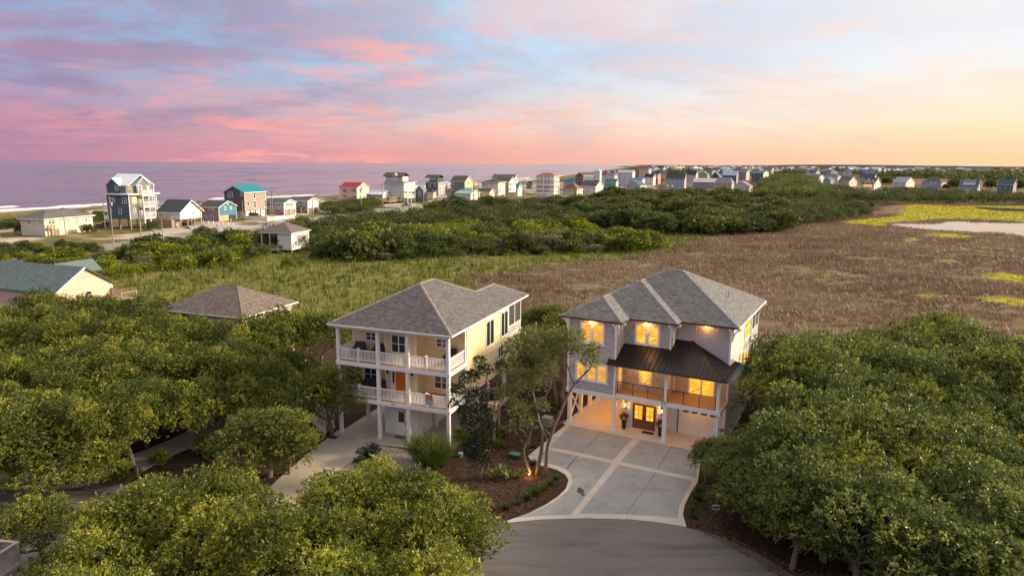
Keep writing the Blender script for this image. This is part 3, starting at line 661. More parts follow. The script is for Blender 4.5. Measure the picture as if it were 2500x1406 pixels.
# screened porch at the back
m = MB()
for v in (13.5, 15.2, 16.95): m.box(10.02, 10.14, v - .06, v + .06, 6.2, 9.1)
m.box(10.02, 10.14, 13.56, 16.89, 7.0, 7.1).box(10.02, 10.14, 13.56, 16.89, 9.1, 9.36).box(10.0, 10.19, 13.4, 17.05, 6.05, 6.28); m.build('porch_frame', WHITE2, Yh)
for a, b in ((13.56, 15.14), (15.26, 16.89)): box(Yh, 'porch_screen', SCREEN, 10.06, 10.08, a, b, 7.1, 9.1); box(Yh, 'porch_kickplate', mat('grey_panel', (.50, .50, .52), .6), 10.06, 10.09, a, b, 6.28, 7.0)
box(Yh, 'porch_wall', YEL, 5.4, 5.6, 13.4, 17.0, 6.2, 9.36)
# roof
ze, zr = 9.56, 12.36; e = lambda u, v, z=ze: (u, v, z)
A, B = e(5.05, 5.15, zr), e(5.05, 7.7, zr); C1, C2 = e(7.95, 10.6, 10.91), e(7.95, 15.0, 10.91)
Yr = shingled_roof(Yh, [[e(-.55, -.45), e(10.65, -.45), A], [e(-.55, -.45), A, B, e(-.55, 13.3)], [e(-.55, 13.3), B, C1, e(5.25, 13.3)],
                   [e(10.65, -.45), e(10.65, 17.7), C2, C1, B, A], [C1, C2, e(5.25, 17.7), e(5.25, 13.3)], [e(10.65, 17.7), e(5.25, 17.7), C2]], ROOFD, CAP,
              [(e(10.65, -.45), A), (e(-.55, -.45), A), (A, B), (B, C1), (C1, C2), (C2, e(10.65, 17.7))], tab=.33, step=.15, capm=mat('tan_ridge_cap', (.26, .215, .19), .9, .1, tint=.4))
MB().tube([(7.3, 12.2, 11.1), (7.3, 12.2, 11.75)], .05).build('vent_pipe', mat('grey_pipe', (.3, .3, .3), .5), Yr)
eave_trim(Yh, [(-.5, 13.25), (-.5, -.40), (10.60, -.40), (10.60, 17.65)], 9.38, 9.52, .10, WHITE2); eave_trim(Yh, [(-.58, -.49), (10.69, -.49), (10.69, 17.7)], 9.45, 9.55, .08, WHITE2, 'gutter')
MB().box(-.46, 10.56, -.36, 13.2, 9.365, 9.385).box(5.3, 10.56, 13.2, 17.6, 9.365, 9.385).build('soffit', WHITE2, Yh)
MB().box(-.05, 10.25, -.04, .2, 9.16, 9.364).box(10.0, 10.2, .2, 3.2, 9.16, 9.364).box(0, .2, .2, 2.4, 9.16, 9.364).build('porch_beam', WHITE2, Yh)
MB().tube([(10.62, 3.2, 9.45), (10.3, 3.35, 9.2), (10.22, 3.35, 9.0), (10.22, 3.35, 3.3)], .045, 6).build('downspout', WHITE2, Yh)
# house number and the sun-and-wave sign
u, z = YF.onv(cyf(551, 998), -.13); text('house_number', '215', .26, mat('blue_number', (.05, .14, .26), .5), Yh, mathutils.Matrix.Translation((u, -.13, z)) @ FACE_V)
u0, u1, z0, z1 = YF.rv(cyf(790, 922), cyf(845, 1010), -.1)
Sg = thing('hanging_sign', 'small blue sign with orange sun and wave hung on the lower porch rail', 'sign', YF.world((u0 + u1) / 2, -.07, z0), 20.0)
W_, H_ = (u1 - u0), (z1 - z0)
box(Sg, 'board', mat('sign_blue', (.62, .74, .82), .5), -W_ / 2, W_ / 2, -.03, .0, 0, H_)
def flat(name, pts, m, d): MB().add([(x * W_ / 2, -.03 - d, y * H_) for x, y in pts] + [(x * W_ / 2, -.029, y * H_) for x, y in pts], [tuple(range(len(pts)))] + [(i, len(pts) + i, len(pts) + (i + 1) % len(pts), (i + 1) % len(pts)) for i in range(len(pts))]).build(name, m, Sg)
flat('sign_sky', [(-.97, .52), (.97, .52), (.97, .99), (-.97, .99)], mat('sign_plum', (.22, .06, .12), .6), .004)
su = MB()
for k in range(9):
    a = math.pi * (k + .5) / 9; ca, sa = math.cos(a), math.sin(a); nx_, nz_ = -sa * .05, ca * .02
    su.add([(x * W_ / 2, -.038, y * H_) for x, y in ((.0 + ca * .72 + nx_, .60 + sa * .27 + nz_), (.0 + ca * .95 + nx_, .60 + sa * .38 + nz_), (ca * .95 - nx_, .60 + sa * .38 - nz_), (ca * .72 - nx_, .60 + sa * .27 - nz_))], [(0, 1, 2, 3)])
su.build('sun_rays', mat('sign_cream', (.85, .6, .45), .6), Sg)
flat('sun_disc', [(.0 + .8 * math.cos(math.pi * k / 14), .52 + .36 * math.sin(math.pi * k / 14)) for k in range(15)], mat('sign_orange', (.75, .13, .015), .5), .009)
flat('wave', [(-.97, .55), (-.6, .58), (-.2, .68), (.15, .74), (.45, .72), (.5, .66), (.35, .68), (.2, .62), (.3, .55), (.97, .50), (.97, .42), (-.97, .42)], mat('sign_sea', (.03, .16, .30), .5), .013)
flat('wave_foam', [(-.97, .52), (-.5, .55), (.1, .66), (.05, .55), (.4, .47), (.97, .46), (.97, .40), (-.97, .40)], mat('sign_aqua', (.35, .62, .70), .5), .016)
flat('wave_trough', [(-.9, .46), (-.4, .48), (.1, .44), (.1, .41), (-.9, .41)], mat('sign_teal', (.03, .22, .20), .5), .019)
NAVY = mat('sign_navy', (.02, .10, .24), .5)
for body, zz, sc in (('INDEBTED', .27, .16), ('TO SUN', .10, .19)):
    text('lettering', body, H_ * sc, NAVY, Sg, mathutils.Matrix.Translation((0, -.034, H_ * zz)) @ FACE_V @ mathutils.Matrix.Diagonal((.95, 1, 1, 1)))
MB().tube([(0, -.02, H_), (0, .02, H_ + .04)], .05, 8).build('hanger', WHITE2, Sg)

# ================================================================== the grey house
GF = Frame(P(1388, 1032), 29.0)
Gh = thing('grey_house', 'grey shingled house with lit windows and black metal porch roof, number 221', 'house', GF.o, 29.0)
rv, ru = GF.rv, GF.ru
box(Gh, 'floor_slab', CONCL, -.35, 13.0, -.5, 9.5, -.05, .045)
for u in (.03, 4.19, 8.53, 12.72):
    MB().box(u - .15, u + .15, -.02, .28, .045, 2.93).box(u - .17, u + .17, -.04, .30, .046, .2).build('post', WHITE2, Gh)
for v in (2.55, 4.75, 6.8, 9.2): box(Gh, 'post', WHITE2, -.12, .18, v - .15, v + .15, .045, 2.93)
m = MB()
for a, b in ((.2, 2.4), ):
    m.bar((.03, a, .35), (.03, b, 2.85), .13, .08); m.bar((.03, a, 2.85), (.03, b, .35), .13, .08)
m.build('cross_brace', WHITE2, Gh)
BODY = mat('light_grey_siding', (.56, .54, .52), .7, .05, 2.0, tint=.12); ST = 9.58
MB().box(-.2, 4.2, 0, 15, 2.95, ST).box(4.2, 8.3, 1.87, 15, 3.1, ST).box(8.3, 12.88, 3.07, 15, 3.1, ST).build('wall', GREYSHAKE, Gh)
MB().box(4.2, 8.2, 1.77, 9.4, .05, 3.1).box(8.2, 12.88, 2.57, 14.9, .05, 3.1).build('entry_wall', WHITE, Gh)
S = [([(a, v, z), (b, v, z), (b, v, ST), (a, v, ST)], (0, -1, 0)) for a, b, v, z in ((-.2, 4.2, -.008, 3.2), (4.2, 8.3, 1.862, 3.5))]
S += [([(u, a, 3.4), (u, b, 3.4), (u, b, ST), (u, a, ST)], (1, 0, 0)) for u, a, b in ((4.208, 0, 1.85), (8.308, 1.87, 3.05))]
lap(Gh, 'shakes', S, GREYSHAKE, .20, .26, .034, jit=.014)
lap(Gh, 'side_shakes', [([(12.89, 3.05, 3.1), (12.89, 15, 3.1), (12.89, 15, ST), (12.89, 3.05, ST)], (1, 0, 0))], BODY, .18, .3, .016)
box(Gh, 'panel_wall', GREYBAT, 8.31, 12.86, 3.05, 3.066, 3.5, ST)
m = MB()
for k in range(15): u = 8.5 + k * .3; m.box(u - .022, u + .022, 3.03, 3.049, 3.5, ST)
m.build('batten', GREYBAT, Gh, 'stuff')
m = MB()
for k in range(13): u = 4.35 + k * .31; m.box(u - .02, u + .02, 1.75, 1.769, .05, 3.1)
m.build('entry_batten', WHITE, Gh, 'stuff')
for u, v in ((-.14, -.03), (4.14, -.03), (8.24, 1.83), (12.82, 3.02)): MB().box(u - .08, u + .08, v - .02, v + .12, 3.28 if v < 1 else 3.5, ST).build('corner_board', WHITE2, Gh)
box(Gh, 'corner_board', WHITE2, 8.33, 8.45, 3.0, 3.048, 3.5, 6.4)
MB().box(-.28, 4.32, -.08, -.012, 2.92, 3.30).box(-.28, -.212, -.01, 9, 2.92, 3.30).build('skirt_band', WHITE2, Gh)
# balcony
m = MB()
for k in range(22): m.box(4.22, 12.84, .0 + k * .138, .0 + k * .138 + .13, 3.40, 3.46)
m.build('deck_floor', DECKW, Gh, 'stuff')
MB().box(4.33, 12.95, -.08, -.012, 3.12, 3.48).box(12.89, 12.95, -.01, 3.0, 3.12, 3.48).build('deck_fascia', WHITE2, Gh)
box(Gh, 'porch_ceiling', WHITE2, 4.22, 12.86, .0, 1.75, 3.1, 3.16)
for u in (8.53, 12.72): box(Gh, 'balcony_post', WHITE2, u - .13, u + .13, .0, .26, 3.462, 6.0)
for a, b in ((4.36, 8.38), (8.68, 12.57)):
    r = MB().bar((a, .1, 4.52), (b, .1, 4.52), .06, .05).build('railing', BLACK, Gh)
    for k in range(4): u = a + .03 + (b - a - .06) * k / 3; box(r, 'rail_post', BLACK, u - .025, u + .025, .075, .125, 3.46, 4.49)
    c = MB()
    for k in range(9): c.tube([(a, .1, 3.56 + k * .105), (b, .1, 3.56 + k * .105)], .006, 4)
    c.build('cables', BLACK, r, 'stuff')
# windows and doors
LITL = dict(lit=True, trim=.19, mull=.30)
window(Gh, 'v', -.02, rv(cgf(257, 419), cgf(427, 596), -.02), 2, louvre=True, **LITL)
window(Gh, 'v', -.02, rv(cgf(222, 700), cgf(449, 871), -.02), 3, louvre=True, **LITL)
window(Gh, 'v', 1.85, rv(cgf(648, 434), cgf(822, 606), 1.85), 2, **LITL)
window(Gh, 'v', 1.85, rv(cgf(678, 736), cgf(767, 882), 1.85), 1, **LITL)
window(Gh, 'u', 8.31, (2.15, 2.75, 7.55, 9.0), 1, **LITL)
window(Gh, 'u', 4.21, (.5, 1.5, 4.1, 5.9), 1, **LITL)
a0, a1, z0, z1 = rv(cgf(1030, 788), cgf(1215, 968), 3.05); sl_ = window(Gh, 'v', 3.045, (a0, a1, 3.47, 5.42), 2, rail=False, lit=True, trim=.15, name='sliding_door')
for a, b, s in (((1436, 412), (1464, 520), 1), ((1393, 655), (1408, 705), 1), ((1420, 648), (1450, 690), 1)): window(Gh, 'u', 12.90, ru(cgf(*a), cgf(*b), 12.90), s, lit=True)
m = MB()
for v in (11.6, 13.2, 14.85): m.box(12.86, 13.02, v - .08, v + .08, 3.2, ST)
m.box(12.9, 13.0, 11.6, 14.9, 6.2, 6.5).box(12.9, 13.0, 11.6, 14.9, 3.2, 3.5); m.build('rear_porch_frame', WHITE2, Gh)
box(Gh, 'rear_porch_shade_panel', SCREEN, 12.892, 12.91, 11.7, 14.8, 7.5, ST - .1); box(Gh, 'rear_porch_shade_panel', SCREEN, 12.892, 12.91, 11.7, 14.8, 3.5, 6.2)  # dark panels stand in for the shade of the open porch recess
balustrade(Gh, (12.96, 11.7), (12.96, 14.8), 6.5, 1.0)
# things seen through the lit glass
def seen(c, pts, r=.03):
    m = MB(); m.tube(pts, r, 6); m.build('stair_rail', mat('stair_wood', (.05, .02, .01), .5), c)
u0, u1, z0, z1 = rv(cgf(745, 540), cgf(800, 588), 1.85); seen(Gh, [(u0 + .05, 1.815, z0 + .05), (u1 - .02, 1.815, z1 - .05)])
u0, u1, z0, z1 = rv(cgf(720, 830), cgf(750, 862), 1.85); seen(Gh, [(u0 + .02, 1.815, z0), (u1 - .06, 1.815, z1)])
u0, u1, z0, z1 = rv(cgf(1055, 890), cgf(1110, 935), 3.05); seen(Gh, [(u0, 3.008, z0), (u1, 3.008, z1)])
# front doors
for (x0, x1, hx) in ((634, 709, -1), (716, 788, 1)):
    a0, a1, _, _ = rv(cgf(x0, 1015), cgf(x1, 1190), 1.75); d = MB().box(a0, a1, 1.69, 1.748, .07, 2.28).build('front_door', WOOD, Gh)
    g0, g1 = a0 + .16, a1 - .16; 
    for i in range(2):
        for j in range(3):
            w, h = (g1 - g0) / 2, 1.25 / 3; box(d, 'pane', LIT, g0 + i * w + .02, g0 + (i + 1) * w - .02, 1.678, 1.689, .92 + j * h + .02, .92 + (j + 1) * h - .02)
    MB().box(a0 + .16, a1 - .16, 1.676, 1.689, .25, .75).build('door_panel', WOOD, d)
    hx_ = a1 - .07 if hx < 0 else a0 + .07; MB().box(hx_ - .02, hx_ + .02, 1.63, 1.689, .95, 1.25).build('handle', BLACK, d)
a0, a1 = rv(cgf(626, 1010), cgf(796, 1190), 1.75)[:2]
MB().box(a0 - .09, a0, 1.70, 1.748, .05, 2.32).box(a1, a1 + .09, 1.70, 1.748, .05, 2.32).box(a0 - .09, a1 + .09, 1.70, 1.748, 2.321, 2.45).build('door_casing', WHITE2, Gh)
MB().box(a0, a1, 1.55, 1.69, .046, .068).build('threshold', WHITE2, Gh)
gd = MB().box(9.05, 9.15, 2.50, 2.568, .05, 2.5).box(12.42, 12.52, 2.50, 2.568, .05, 2.5).box(9.15, 12.42, 2.50, 2.568, 2.38, 2.5).build('garage_door', WHITE2, Gh)
for k in range(4):
    s = MB().box(9.151, 12.419, 2.53, 2.56, .06 + k * .58, .06 + k * .58 + .57)
    for i in range(6): s.box(9.25 + i * .53, 9.25 + i * .53 + .45, 2.518, 2.529, .14 + k * .58, .56 + k * .58) if k < 3 else None
    o = s.build('door_section', WHITE, gd)
m = MB()
for i in range(4): m.box(9.4 + i * .75, 9.4 + i * .75 + .5, 2.518, 2.529, 2.0, 2.18)
m.build('door_lights', GLASS, gd)
box(Gh, 'downspout', BLACK, 8.98, 9.04, 2.46, 2.54, .05, 3.0)
# lights that are on
def lamp(name, loc, e, col=(1, .44, .11), r=.05, spot=None):
    l = bpy.data.lights.new(name, 'SPOT' if spot else 'POINT'); l.energy = e * .66; l.color = col; l.shadow_soft_size = r
    if spot: l.spot_size = R_(spot); l.spot_blend = .8
    o = bpy.data.objects.new(name, l); COL.objects.link(o); o.location = loc; return o
for q in ((577, 1020), (836, 1065)):
    u, z = GF.onv(cgf(*q), 1.62); b = MB().box(u - .10, u + .10, 1.52, 1.72, z + .20, z + .24).box(u - .10, u + .10, 1.52, 1.72, z - .26, z - .22).box(u - .05, u + .05, 1.72, 1.748, z - .15, z + .2)
    for sx in (-.09, .075):
        for sy in (1.53, 1.695): b.box(u + sx, u + sx + .015, sy, sy + .015, z - .22, z + .2)
    b = b.build('wall_lantern', BLACK, Gh); MB().lathe([(.05, -.15), (.06, .0), (.04, .12)], 8, (u, 1.62, z)).build('lamp_glass', LAMP, b)
    lamp('lantern_light', (u, 1.5, z), 11).parent = Gh
for u, v in ((2.0, -.33), (6.2, 1.52), (10.9, 2.72)):
    MB().lathe([(.06, -.02), (.07, 0.0)], 10, (u, v, ST - .03)).build('soffit_light', LAMP, Gh)
    lamp('soffit_lamp', (u, v, ST - .16), 17).parent = Gh
for loc, e in (((2.1, 2.6, 2.75), 120), ((6.0, .9, 5.9), 38), ((10.6, 1.6, 5.9), 50), ((6.3, .9, 2.9), 8), ((10.8, 1.6, 2.95), 26), ((2.1, 6.6, 2.75), 90)):
    lamp('ceiling_light', loc, e, col=(1, .37, .05) if loc[0] < 3 else (1, .44, .11)).parent = Gh
for u in (9.9, 11.6): MB().lathe([(.07, -.03), (.08, 0)], 8, (u, 2.2, 3.095)).build('recessed_light', LAMP, Gh)
# metal porch roof, one piece per pan
zm = lambda v: 6.15 + .53 * (v + .55)
pr = MB().box(4.22, 12.86, .0, 3.04, 5.98, 6.03).build('porch_roof', WHITE2, Gh)
def pan(q, seam):
    m = MB(); m.slab(q, .03); m.bar(seam[0], seam[1], .04, .09); m.build('metal_pan', METAL, pr)
us = [3.64] + list(np.arange(4.22, 13.3, .42)) + [13.4]
for a, b in zip(us[:-1], us[1:]):
    top = lambda u: 0.0 if u < 4.2 else (1.84 if u < 8.29 else min(3.03, 13.4 - u - .55))
    mid = (a + b) / 2; ta, tb = (top(mid), top(mid)) if mid < 8.3 else (min(3.03, 12.85 - a), min(3.03, 12.85 - b))
    if ta <= -.5 and tb <= -.5: continue
    tb = max(tb, -.549)
    pan([(a + .004, -.55, zm(-.55)), (b - .004, -.55, zm(-.55)), (b - .004, tb, zm(tb)), (a + .004, ta, zm(ta))], ((a, -.55, zm(-.55) + .02), (a, ta, zm(ta) + .02)))
vs_ = list(np.arange(-.55, 5.0, .42)) + [5.0]
for a, b in zip(vs_[:-1], vs_[1:]):
    ia = max(13.4 - (a + .55), 9.8) if a < 3.03 else 12.93; ib = max(13.4 - (b + .55), 9.8) if b < 3.03 else 12.93
    zu = lambda u: 6.15 + .53 * (13.4 - u)
    pan([(13.4, a + .004, 6.15), (13.4, b - .004, 6.15), (ib, b - .004, zu(ib)), (ia, a + .004, zu(ia))], ((13.4, a, 6.17), (ia, a, zu(ia) + .02)))
MB().bar((13.4, -.55, 6.19), (9.8, 3.05, 8.09), .12, .05).build('hip_flashing', METAL, pr)
MB().bar((3.6, -.60, 6.09), (13.46, -.60, 6.09), .10, .11).bar((13.46, -.6, 6.09), (13.46, 5.0, 6.09), .10, .11).build('gutter', GUTTER, pr)
MB().box(4.3, 12.9, -.02, .24, 5.82, 5.979).build('porch_beam', WHITE2, pr)
MB().tube([(12.98, 3.3, 6.9), (13.2, 4.2, 6.55), (13.45, 5.0, 6.3)], .06, 6).build('downspout', WHITE2, pr)
# roof
ze, s_ = 9.74, .504; H3 = lambda u, v, t_: (u, v, ze + s_ * t_)
a1_, a2_, b1_, b2_, c1_, c2_ = H3(1.95, 2.3, 2.85), H3(1.95, 4.15, 2.85), H3(4.0, 6.2, 4.9), H3(4.0, 7.4, 4.9), H3(5.65, 9.05, 6.55), H3(6.95, 9.05, 6.55)
E0, E1, E2, E3, E4, E5, E6, E7 = H3(-.9, -.55, 0), H3(4.8, -.55, 0), H3(4.8, 1.3, 0), H3(8.9, 1.3, 0), H3(8.9, 2.5, 0), H3(13.5, 2.5, 0), H3(13.5, 15.6, 0), H3(-.9, 15.6, 0)
Gr = shingled_roof(Gh, [[E0, E1, a1_], [E1, E2, a2_, a1_], [E2, E3, b1_, a2_], [E3, E4, b2_, b1_], [E4, E5, c2_, c1_, b2_], [E5, E6, c2_], [E6, E7, c1_, c2_], [E7, E0, a1_, a2_, b1_, b2_, c1_]], ROOFG, CAP,
              [(E0, a1_), (E1, a1_), (a1_, a2_), (a2_, b1_), (E3, b1_), (b1_, b2_), (b2_, c1_), (c1_, c2_), (E5, c2_), (E6, c2_)], tab=.33, step=.15, capm=mat('grey_ridge_cap', (.20, .20, .21), .9, .1, tint=.4))
for u, v in ((11.2, 9.3), (3.0, 5.5)): MB().tube([(u, v, ze + .9), (u, v, ze + 1.75)], .05).build('vent_pipe', mat('grey_pipe', (.3, .3, .3), .5), Gr)
eave_trim(Gh, [q[:2] for q in (E0, E1, E2, E3, E4, E5)], 9.62, 9.75, .11, GUTTER, 'gutter'); eave_trim(Gh, [(13.5, 2.5), (13.5, 15.6), (-.9, 15.6), (-.9, -.55)], 9.62, 9.74, .10, WHITE2)
MB().box(-.84, 4.74, -.49, 15.5, 9.585, 9.61).box(4.741, 8.84, 1.36, 15.5, 9.585, 9.61).box(8.841, 13.44, 2.56, 15.5, 9.585, 9.61).build('soffit', WHITE2, Gh)
def bracket(c, dirs):
    m = MB(); c = np.array(c, float); d = np.array(dirs, float)
    m.bar(c + d * .06 + (0, 0, -1.15), c + d * .06, .10, .11, up=d); m.bar(c + (0, 0, -.06), c + d * .72 + (0, 0, -.06), .10, .11)
    pts = [c + d * (.08 + .55 * (1 - math.cos(k * math.pi / 10))) + np.array([0, 0, -1.0 + .85 * math.sin(k * math.pi / 10)]) for k in range(6)]
    for a, b in zip(pts[:-1], pts[1:]): m.bar(a, b, .09, .10)
    m.build('bracket', WHITE2, Gh)
for c, d in (((-.14, -.05, 9.58), (0, -1, 0)), ((-.22, .06, 9.58), (-1, 0, 0)), ((4.14, -.05, 9.58), (0, -1, 0)), ((4.22, .06, 9.58), (1, 0, 0)), ((8.24, 1.81, 9.58), (0, -1, 0)), ((8.32, 1.9, 9.58), (1, 0, 0)), ((12.82, 3.0, 9.58), (0, -1, 0)), ((12.92, 3.1, 9.58), (1, 0, 0)), ((12.98, 14.9, 9.58), (1, 0, 0))): bracket(c, d)
u, z = GF.onv(cgf(855, 1005), -.1); text('house_number', '221', .40, BLACK, Gh, mathutils.Matrix.Translation((u, -.095, z)) @ FACE_V)

# ------------------------------------------------------------------ drive of the grey house
DR = tag(bpy.data.objects.new('driveway', None), kind='structure'); COL.objects.link(DR)
outer = [(1382, 1036), (1289, 1113), (1302, 1134), (1330, 1138), (1358, 1146), (1380, 1158), (1388, 1172), (1382, 1192), (1362, 1212), (1330, 1233), (1290, 1253), (1214, 1279), (1320, 1268), (1430, 1265), (1540, 1268), (1610, 1275), (1676, 1286), (1667, 1255), (1672, 1232), (1685, 1205), (1703, 1178), (1715, 1100), (1695, 1092), (1630, 1082)]
MB().prism(pw(outer), -.05, .028).build('border_band', CONCL, DR, 'structure')
slabs = [[(1396, 1036), (1473, 1051), (1416, 1106), (1342, 1091)], [(1474, 1051.3), (1546, 1068), (1497, 1123), (1417.2, 1106.5)],
         [(1566, 1071), (1642, 1086), (1604, 1146), (1514, 1127)], [(1643.2, 1086.4), (1706, 1100), (1699, 1166), (1605.5, 1146.6)],
         [(1336, 1098), (1409, 1113), (1381, 1145), (1362, 1138), (1335, 1130), (1318, 1128), (1312, 1117)], [(1410.5, 1113.6), (1494, 1131), (1394, 1256), (1320, 1259), (1258, 1264), (1310, 1246), (1352, 1226), (1386, 1199), (1398, 1176), (1394, 1158), (1384, 1147)],
         [(1511, 1135), (1600, 1154), (1528, 1256), (1470, 1254), (1413, 1254)], [(1601.3, 1154.4), (1691, 1174), (1673, 1205), (1659, 1235), (1655, 1265), (1600, 1260), (1529.4, 1256)]]
JOINT = mat('joint_dark_grey', (.10, .10, .10), .95)  # even dark grey filler between the slabs
for q in ([(1472, 1050), (1476, 1053), (1420, 1108), (1415, 1105)], [(1641, 1085), (1646, 1088), (1609, 1148), (1603, 1145)], [(1408, 1112), (1413, 1115), (1385, 1148), (1380, 1144)], [(1599, 1153), (1605, 1156), (1533, 1257), (1527, 1255)]): MB().prism(pw(q), -.02, .031).build('joint_filler', JOINT, DR)
for q in slabs: MB().prism(pw(q), -.02, .034).build('slab', CONC, DR)
for q in ([(1404, 1195), (1412, 1193), (1420, 1198), (1418, 1205), (1408, 1205), (1403, 1200)], ): MB().prism(pw([(x + 6, y) for x, y in q]), .0, .06).build('drain_cover', mat('rust_cover', (.09, .035, .025), .8), DR)
for cx, cy_ in ((1415, 1193), (1424, 1208)): MB().lathe([(.13, 0), (.13, .05), (.11, .055)], 12, tuple(P(cx, cy_))).build('drain_cover', mat('dark_cover_iron', (.035, .03, .03), .7), DR)
# ------------------------------------------------------------------ drive and gravel of the yellow house
sheet('driveway', [(826, 1050), (775, 1088), (690, 1160), (560, 1280), (640, 1330), (790, 1180), (832, 1144), (926, 1086), (1060, 1100), (1100, 1090), (1095, 1060), (940, 1030)], -.05, .04, CONCY)
rng = np.random.default_rng(9); gp_ = pw([(926, 1088), (1002, 1100), (1040, 1110), (1040, 1150), (960, 1175), (820, 1160), (834, 1142)])
MB().prism(gp_, -.05, .03).build('gravel_bed', mat('gravel_base', (.20, .165, .145), .95, .3, 8), kind='structure')
lo, hi = np.min(gp_, 0), np.max(gp_, 0); m = MB(); r_ = random.Random(4)
for k in range(5200):
    x, y = r_.uniform(lo[0], hi[0]), r_.uniform(lo[1], hi[1])
    if not inpoly(np.array([x]), np.array([y]), gp_)[0]: continue
    a, s = r_.random() * 6.28, r_.uniform(.03, .065); q = [(x + s * r_.uniform(.7, 1.2) * math.cos(a + i * 1.57), y + s * r_.uniform(.7, 1.2) * math.sin(a + i * 1.57), .028) for i in range(4)]
    m.add(q + [(x, y, .03 + s * .8)], [(0, 1, 4), (1, 2, 4), (2, 3, 4), (3, 0, 4)])
tag(m.build('gravel', mat('gravel_stone', (.31, .265, .235), .9, .1, 4, tint=.9)), 'pale pebbles filling the bed around the dark cycad', 'gravel', kind='stuff')
# ================================================================== beach houses, each surveyed from its near corner
WC = {}
def cmat(c, tint=.06, rough=.7, nm='wall_paint'):
    k = (nm, c)
    if k not in WC: WC[k] = mat(nm + '_' + '_'.join(str(int(x * 1000)) for x in c), c, rough, .05, 1.0)
    return WC[k]
def hipf(u0, u1, v0, v1, ze, zr, oh):
    u0 -= oh; u1 += oh; v0 -= oh; v1 += oh; hw = min(u1 - u0, v1 - v0) / 2
    if u1 - u0 >= v1 - v0: a, b = (u0 + hw, (v0 + v1) / 2, zr), (u1 - hw, (v0 + v1) / 2, zr)
    else: a, b = ((u0 + u1) / 2, v0 + hw, zr), ((u0 + u1) / 2, v1 - hw, zr)
    p = [(u0, v0, ze), (u1, v0, ze), (u1, v1, ze), (u0, v1, ze)]
    if abs(a[0] - b[0]) + abs(a[1] - b[1]) < .05: return [[p[i], p[(i + 1) % 4], a] for i in range(4)]
    if a[0] != b[0]: return [[p[0], p[1], b, a], [p[1], p[2], b], [p[2], p[3], a, b], [p[3], p[0], a]]
    return [[p[0], p[1], a], [p[1], p[2], b, a], [p[2], p[3], b], [p[3], p[0], a, b]]
def gabf(u0, u1, v0, v1, ze, zr, oh, ax):
    if ax == 'u':
        m_ = (v0 + v1) / 2; k = (zr - ze) / ((v1 - v0) / 2); zo = ze - k * oh
        return [[(u0 - oh, v0 - oh, zo), (u1 + oh, v0 - oh, zo), (u1 + oh, m_, zr), (u0 - oh, m_, zr)], [(u1 + oh, v1 + oh, zo), (u0 - oh, v1 + oh, zo), (u0 - oh, m_, zr), (u1 + oh, m_, zr)]]
    m_ = (u0 + u1) / 2; k = (zr - ze) / ((u1 - u0) / 2); zo = ze - k * oh
    return [[(u0 - oh, v1 + oh, zo), (u0 - oh, v0 - oh, zo), (m_, v0 - oh, zr), (m_, v1 + oh, zr)], [(u1 + oh, v0 - oh, zo), (u1 + oh, v1 + oh, zo), (m_, v1 + oh, zr), (m_, v0 - oh, zr)]]
def roof_part(root, polys, m, th=.22, lift=.03, name='roof', seams=0):
    b = MB()
    for q in polys: b.slab([(x, y, z + th + lift) for x, y, z in q], th)
    r = b.build(name, m, root)
    if seams:
        s = MB()
        for q in polys: 
            q = [np.array(p) for p in q]; n = int(np.linalg.norm(q[1] - q[0]) / seams)
            for k in range(n + 1):
                f = k / max(n, 1); s.bar(q[0] + (q[1] - q[0]) * f + (0, 0, th + lift + .04), q[-1] + (q[-2] - q[-1]) * f + (0, 0, th + lift + .04), .08, .08)
        s.build('standing_seams', m, r, 'stuff')
    return r
def gable_wall(b, u0, u1, v0, v1, ze, zr, ax):
    if ax == 'u': m_ = (v0 + v1) / 2; b.add([(u, v, z) for u in (u0, u1) for v, z in ((v0, ze), (v1, ze), (m_, zr))], [(0, 2, 1), (3, 4, 5), (0, 1, 4, 3), (1, 2, 5, 4), (2, 0, 3, 5)])
    else: m_ = (u0 + u1) / 2; b.add([(u, v, z) for v in (v0, v1) for u, z in ((u0, ze), (u1, ze), (m_, zr))], [(0, 1, 2), (3, 5, 4), (0, 3, 4, 1), (1, 4, 5, 2), (2, 5, 3, 0)])
TRIM = WHITE2
def pxwin(root, fr, face, q, lit=False, shutters=None, trim=None):
    x0, y0, x1, y1 = q; c = 0.02
    r = fr.rv((x0, y0), (x1, y1), -c) if face == 'v' else fr.ru((x0, y0), (x1, y1), c)
    a0, a1, z0, z1 = r
    if a1 - a0 < .3: a0, a1 = (a0 + a1) / 2 - .15, (a0 + a1) / 2 + .15
    t_ = trim or min(.16, (a1 - a0) * .22); cc = (-c if face == 'v' else c)
    f = MB(); wb_(f, face, cc, a0, a1, .0, .06, z1 - t_, z1); wb_(f, face, cc, a0, a1, .0, .06, z0, z0 + t_); wb_(f, face, cc, a0, a0 + t_, .0, .06, z0 + t_, z1 - t_); wb_(f, face, cc, a1 - t_, a1, .0, .06, z0 + t_, z1 - t_)
    if z1 - z0 > 1.0: zm = (z0 + z1) / 2; wb_(f, face, cc, a0 + t_, a1 - t_, .02, .05, zm - .05, zm + .05)
    if a1 - a0 > 1.6: am = (a0 + a1) / 2; wb_(f, face, cc, am - .07, am + .07, .02, .052, z0 + t_, z1 - t_)
    w = f.build('window', TRIM, root); p = MB(); wb_(p, face, cc, a0 + t_ - .005, a1 - t_ + .005, .0, .018, z0 + t_ - .005, z1 - t_ + .005); p.build('pane', LIT if lit else GLASS, w)
    if shutters:
        s = MB(); wb_(s, face, cc, a0 - .5, a0 - .03, .0, .05, z0, z1); s.build('shutter', shutters, w); s = MB(); wb_(s, face, cc, a1 + .03, a1 + .5, .0, .05, z0, z1); s.build('shutter', shutters, w)
    return w
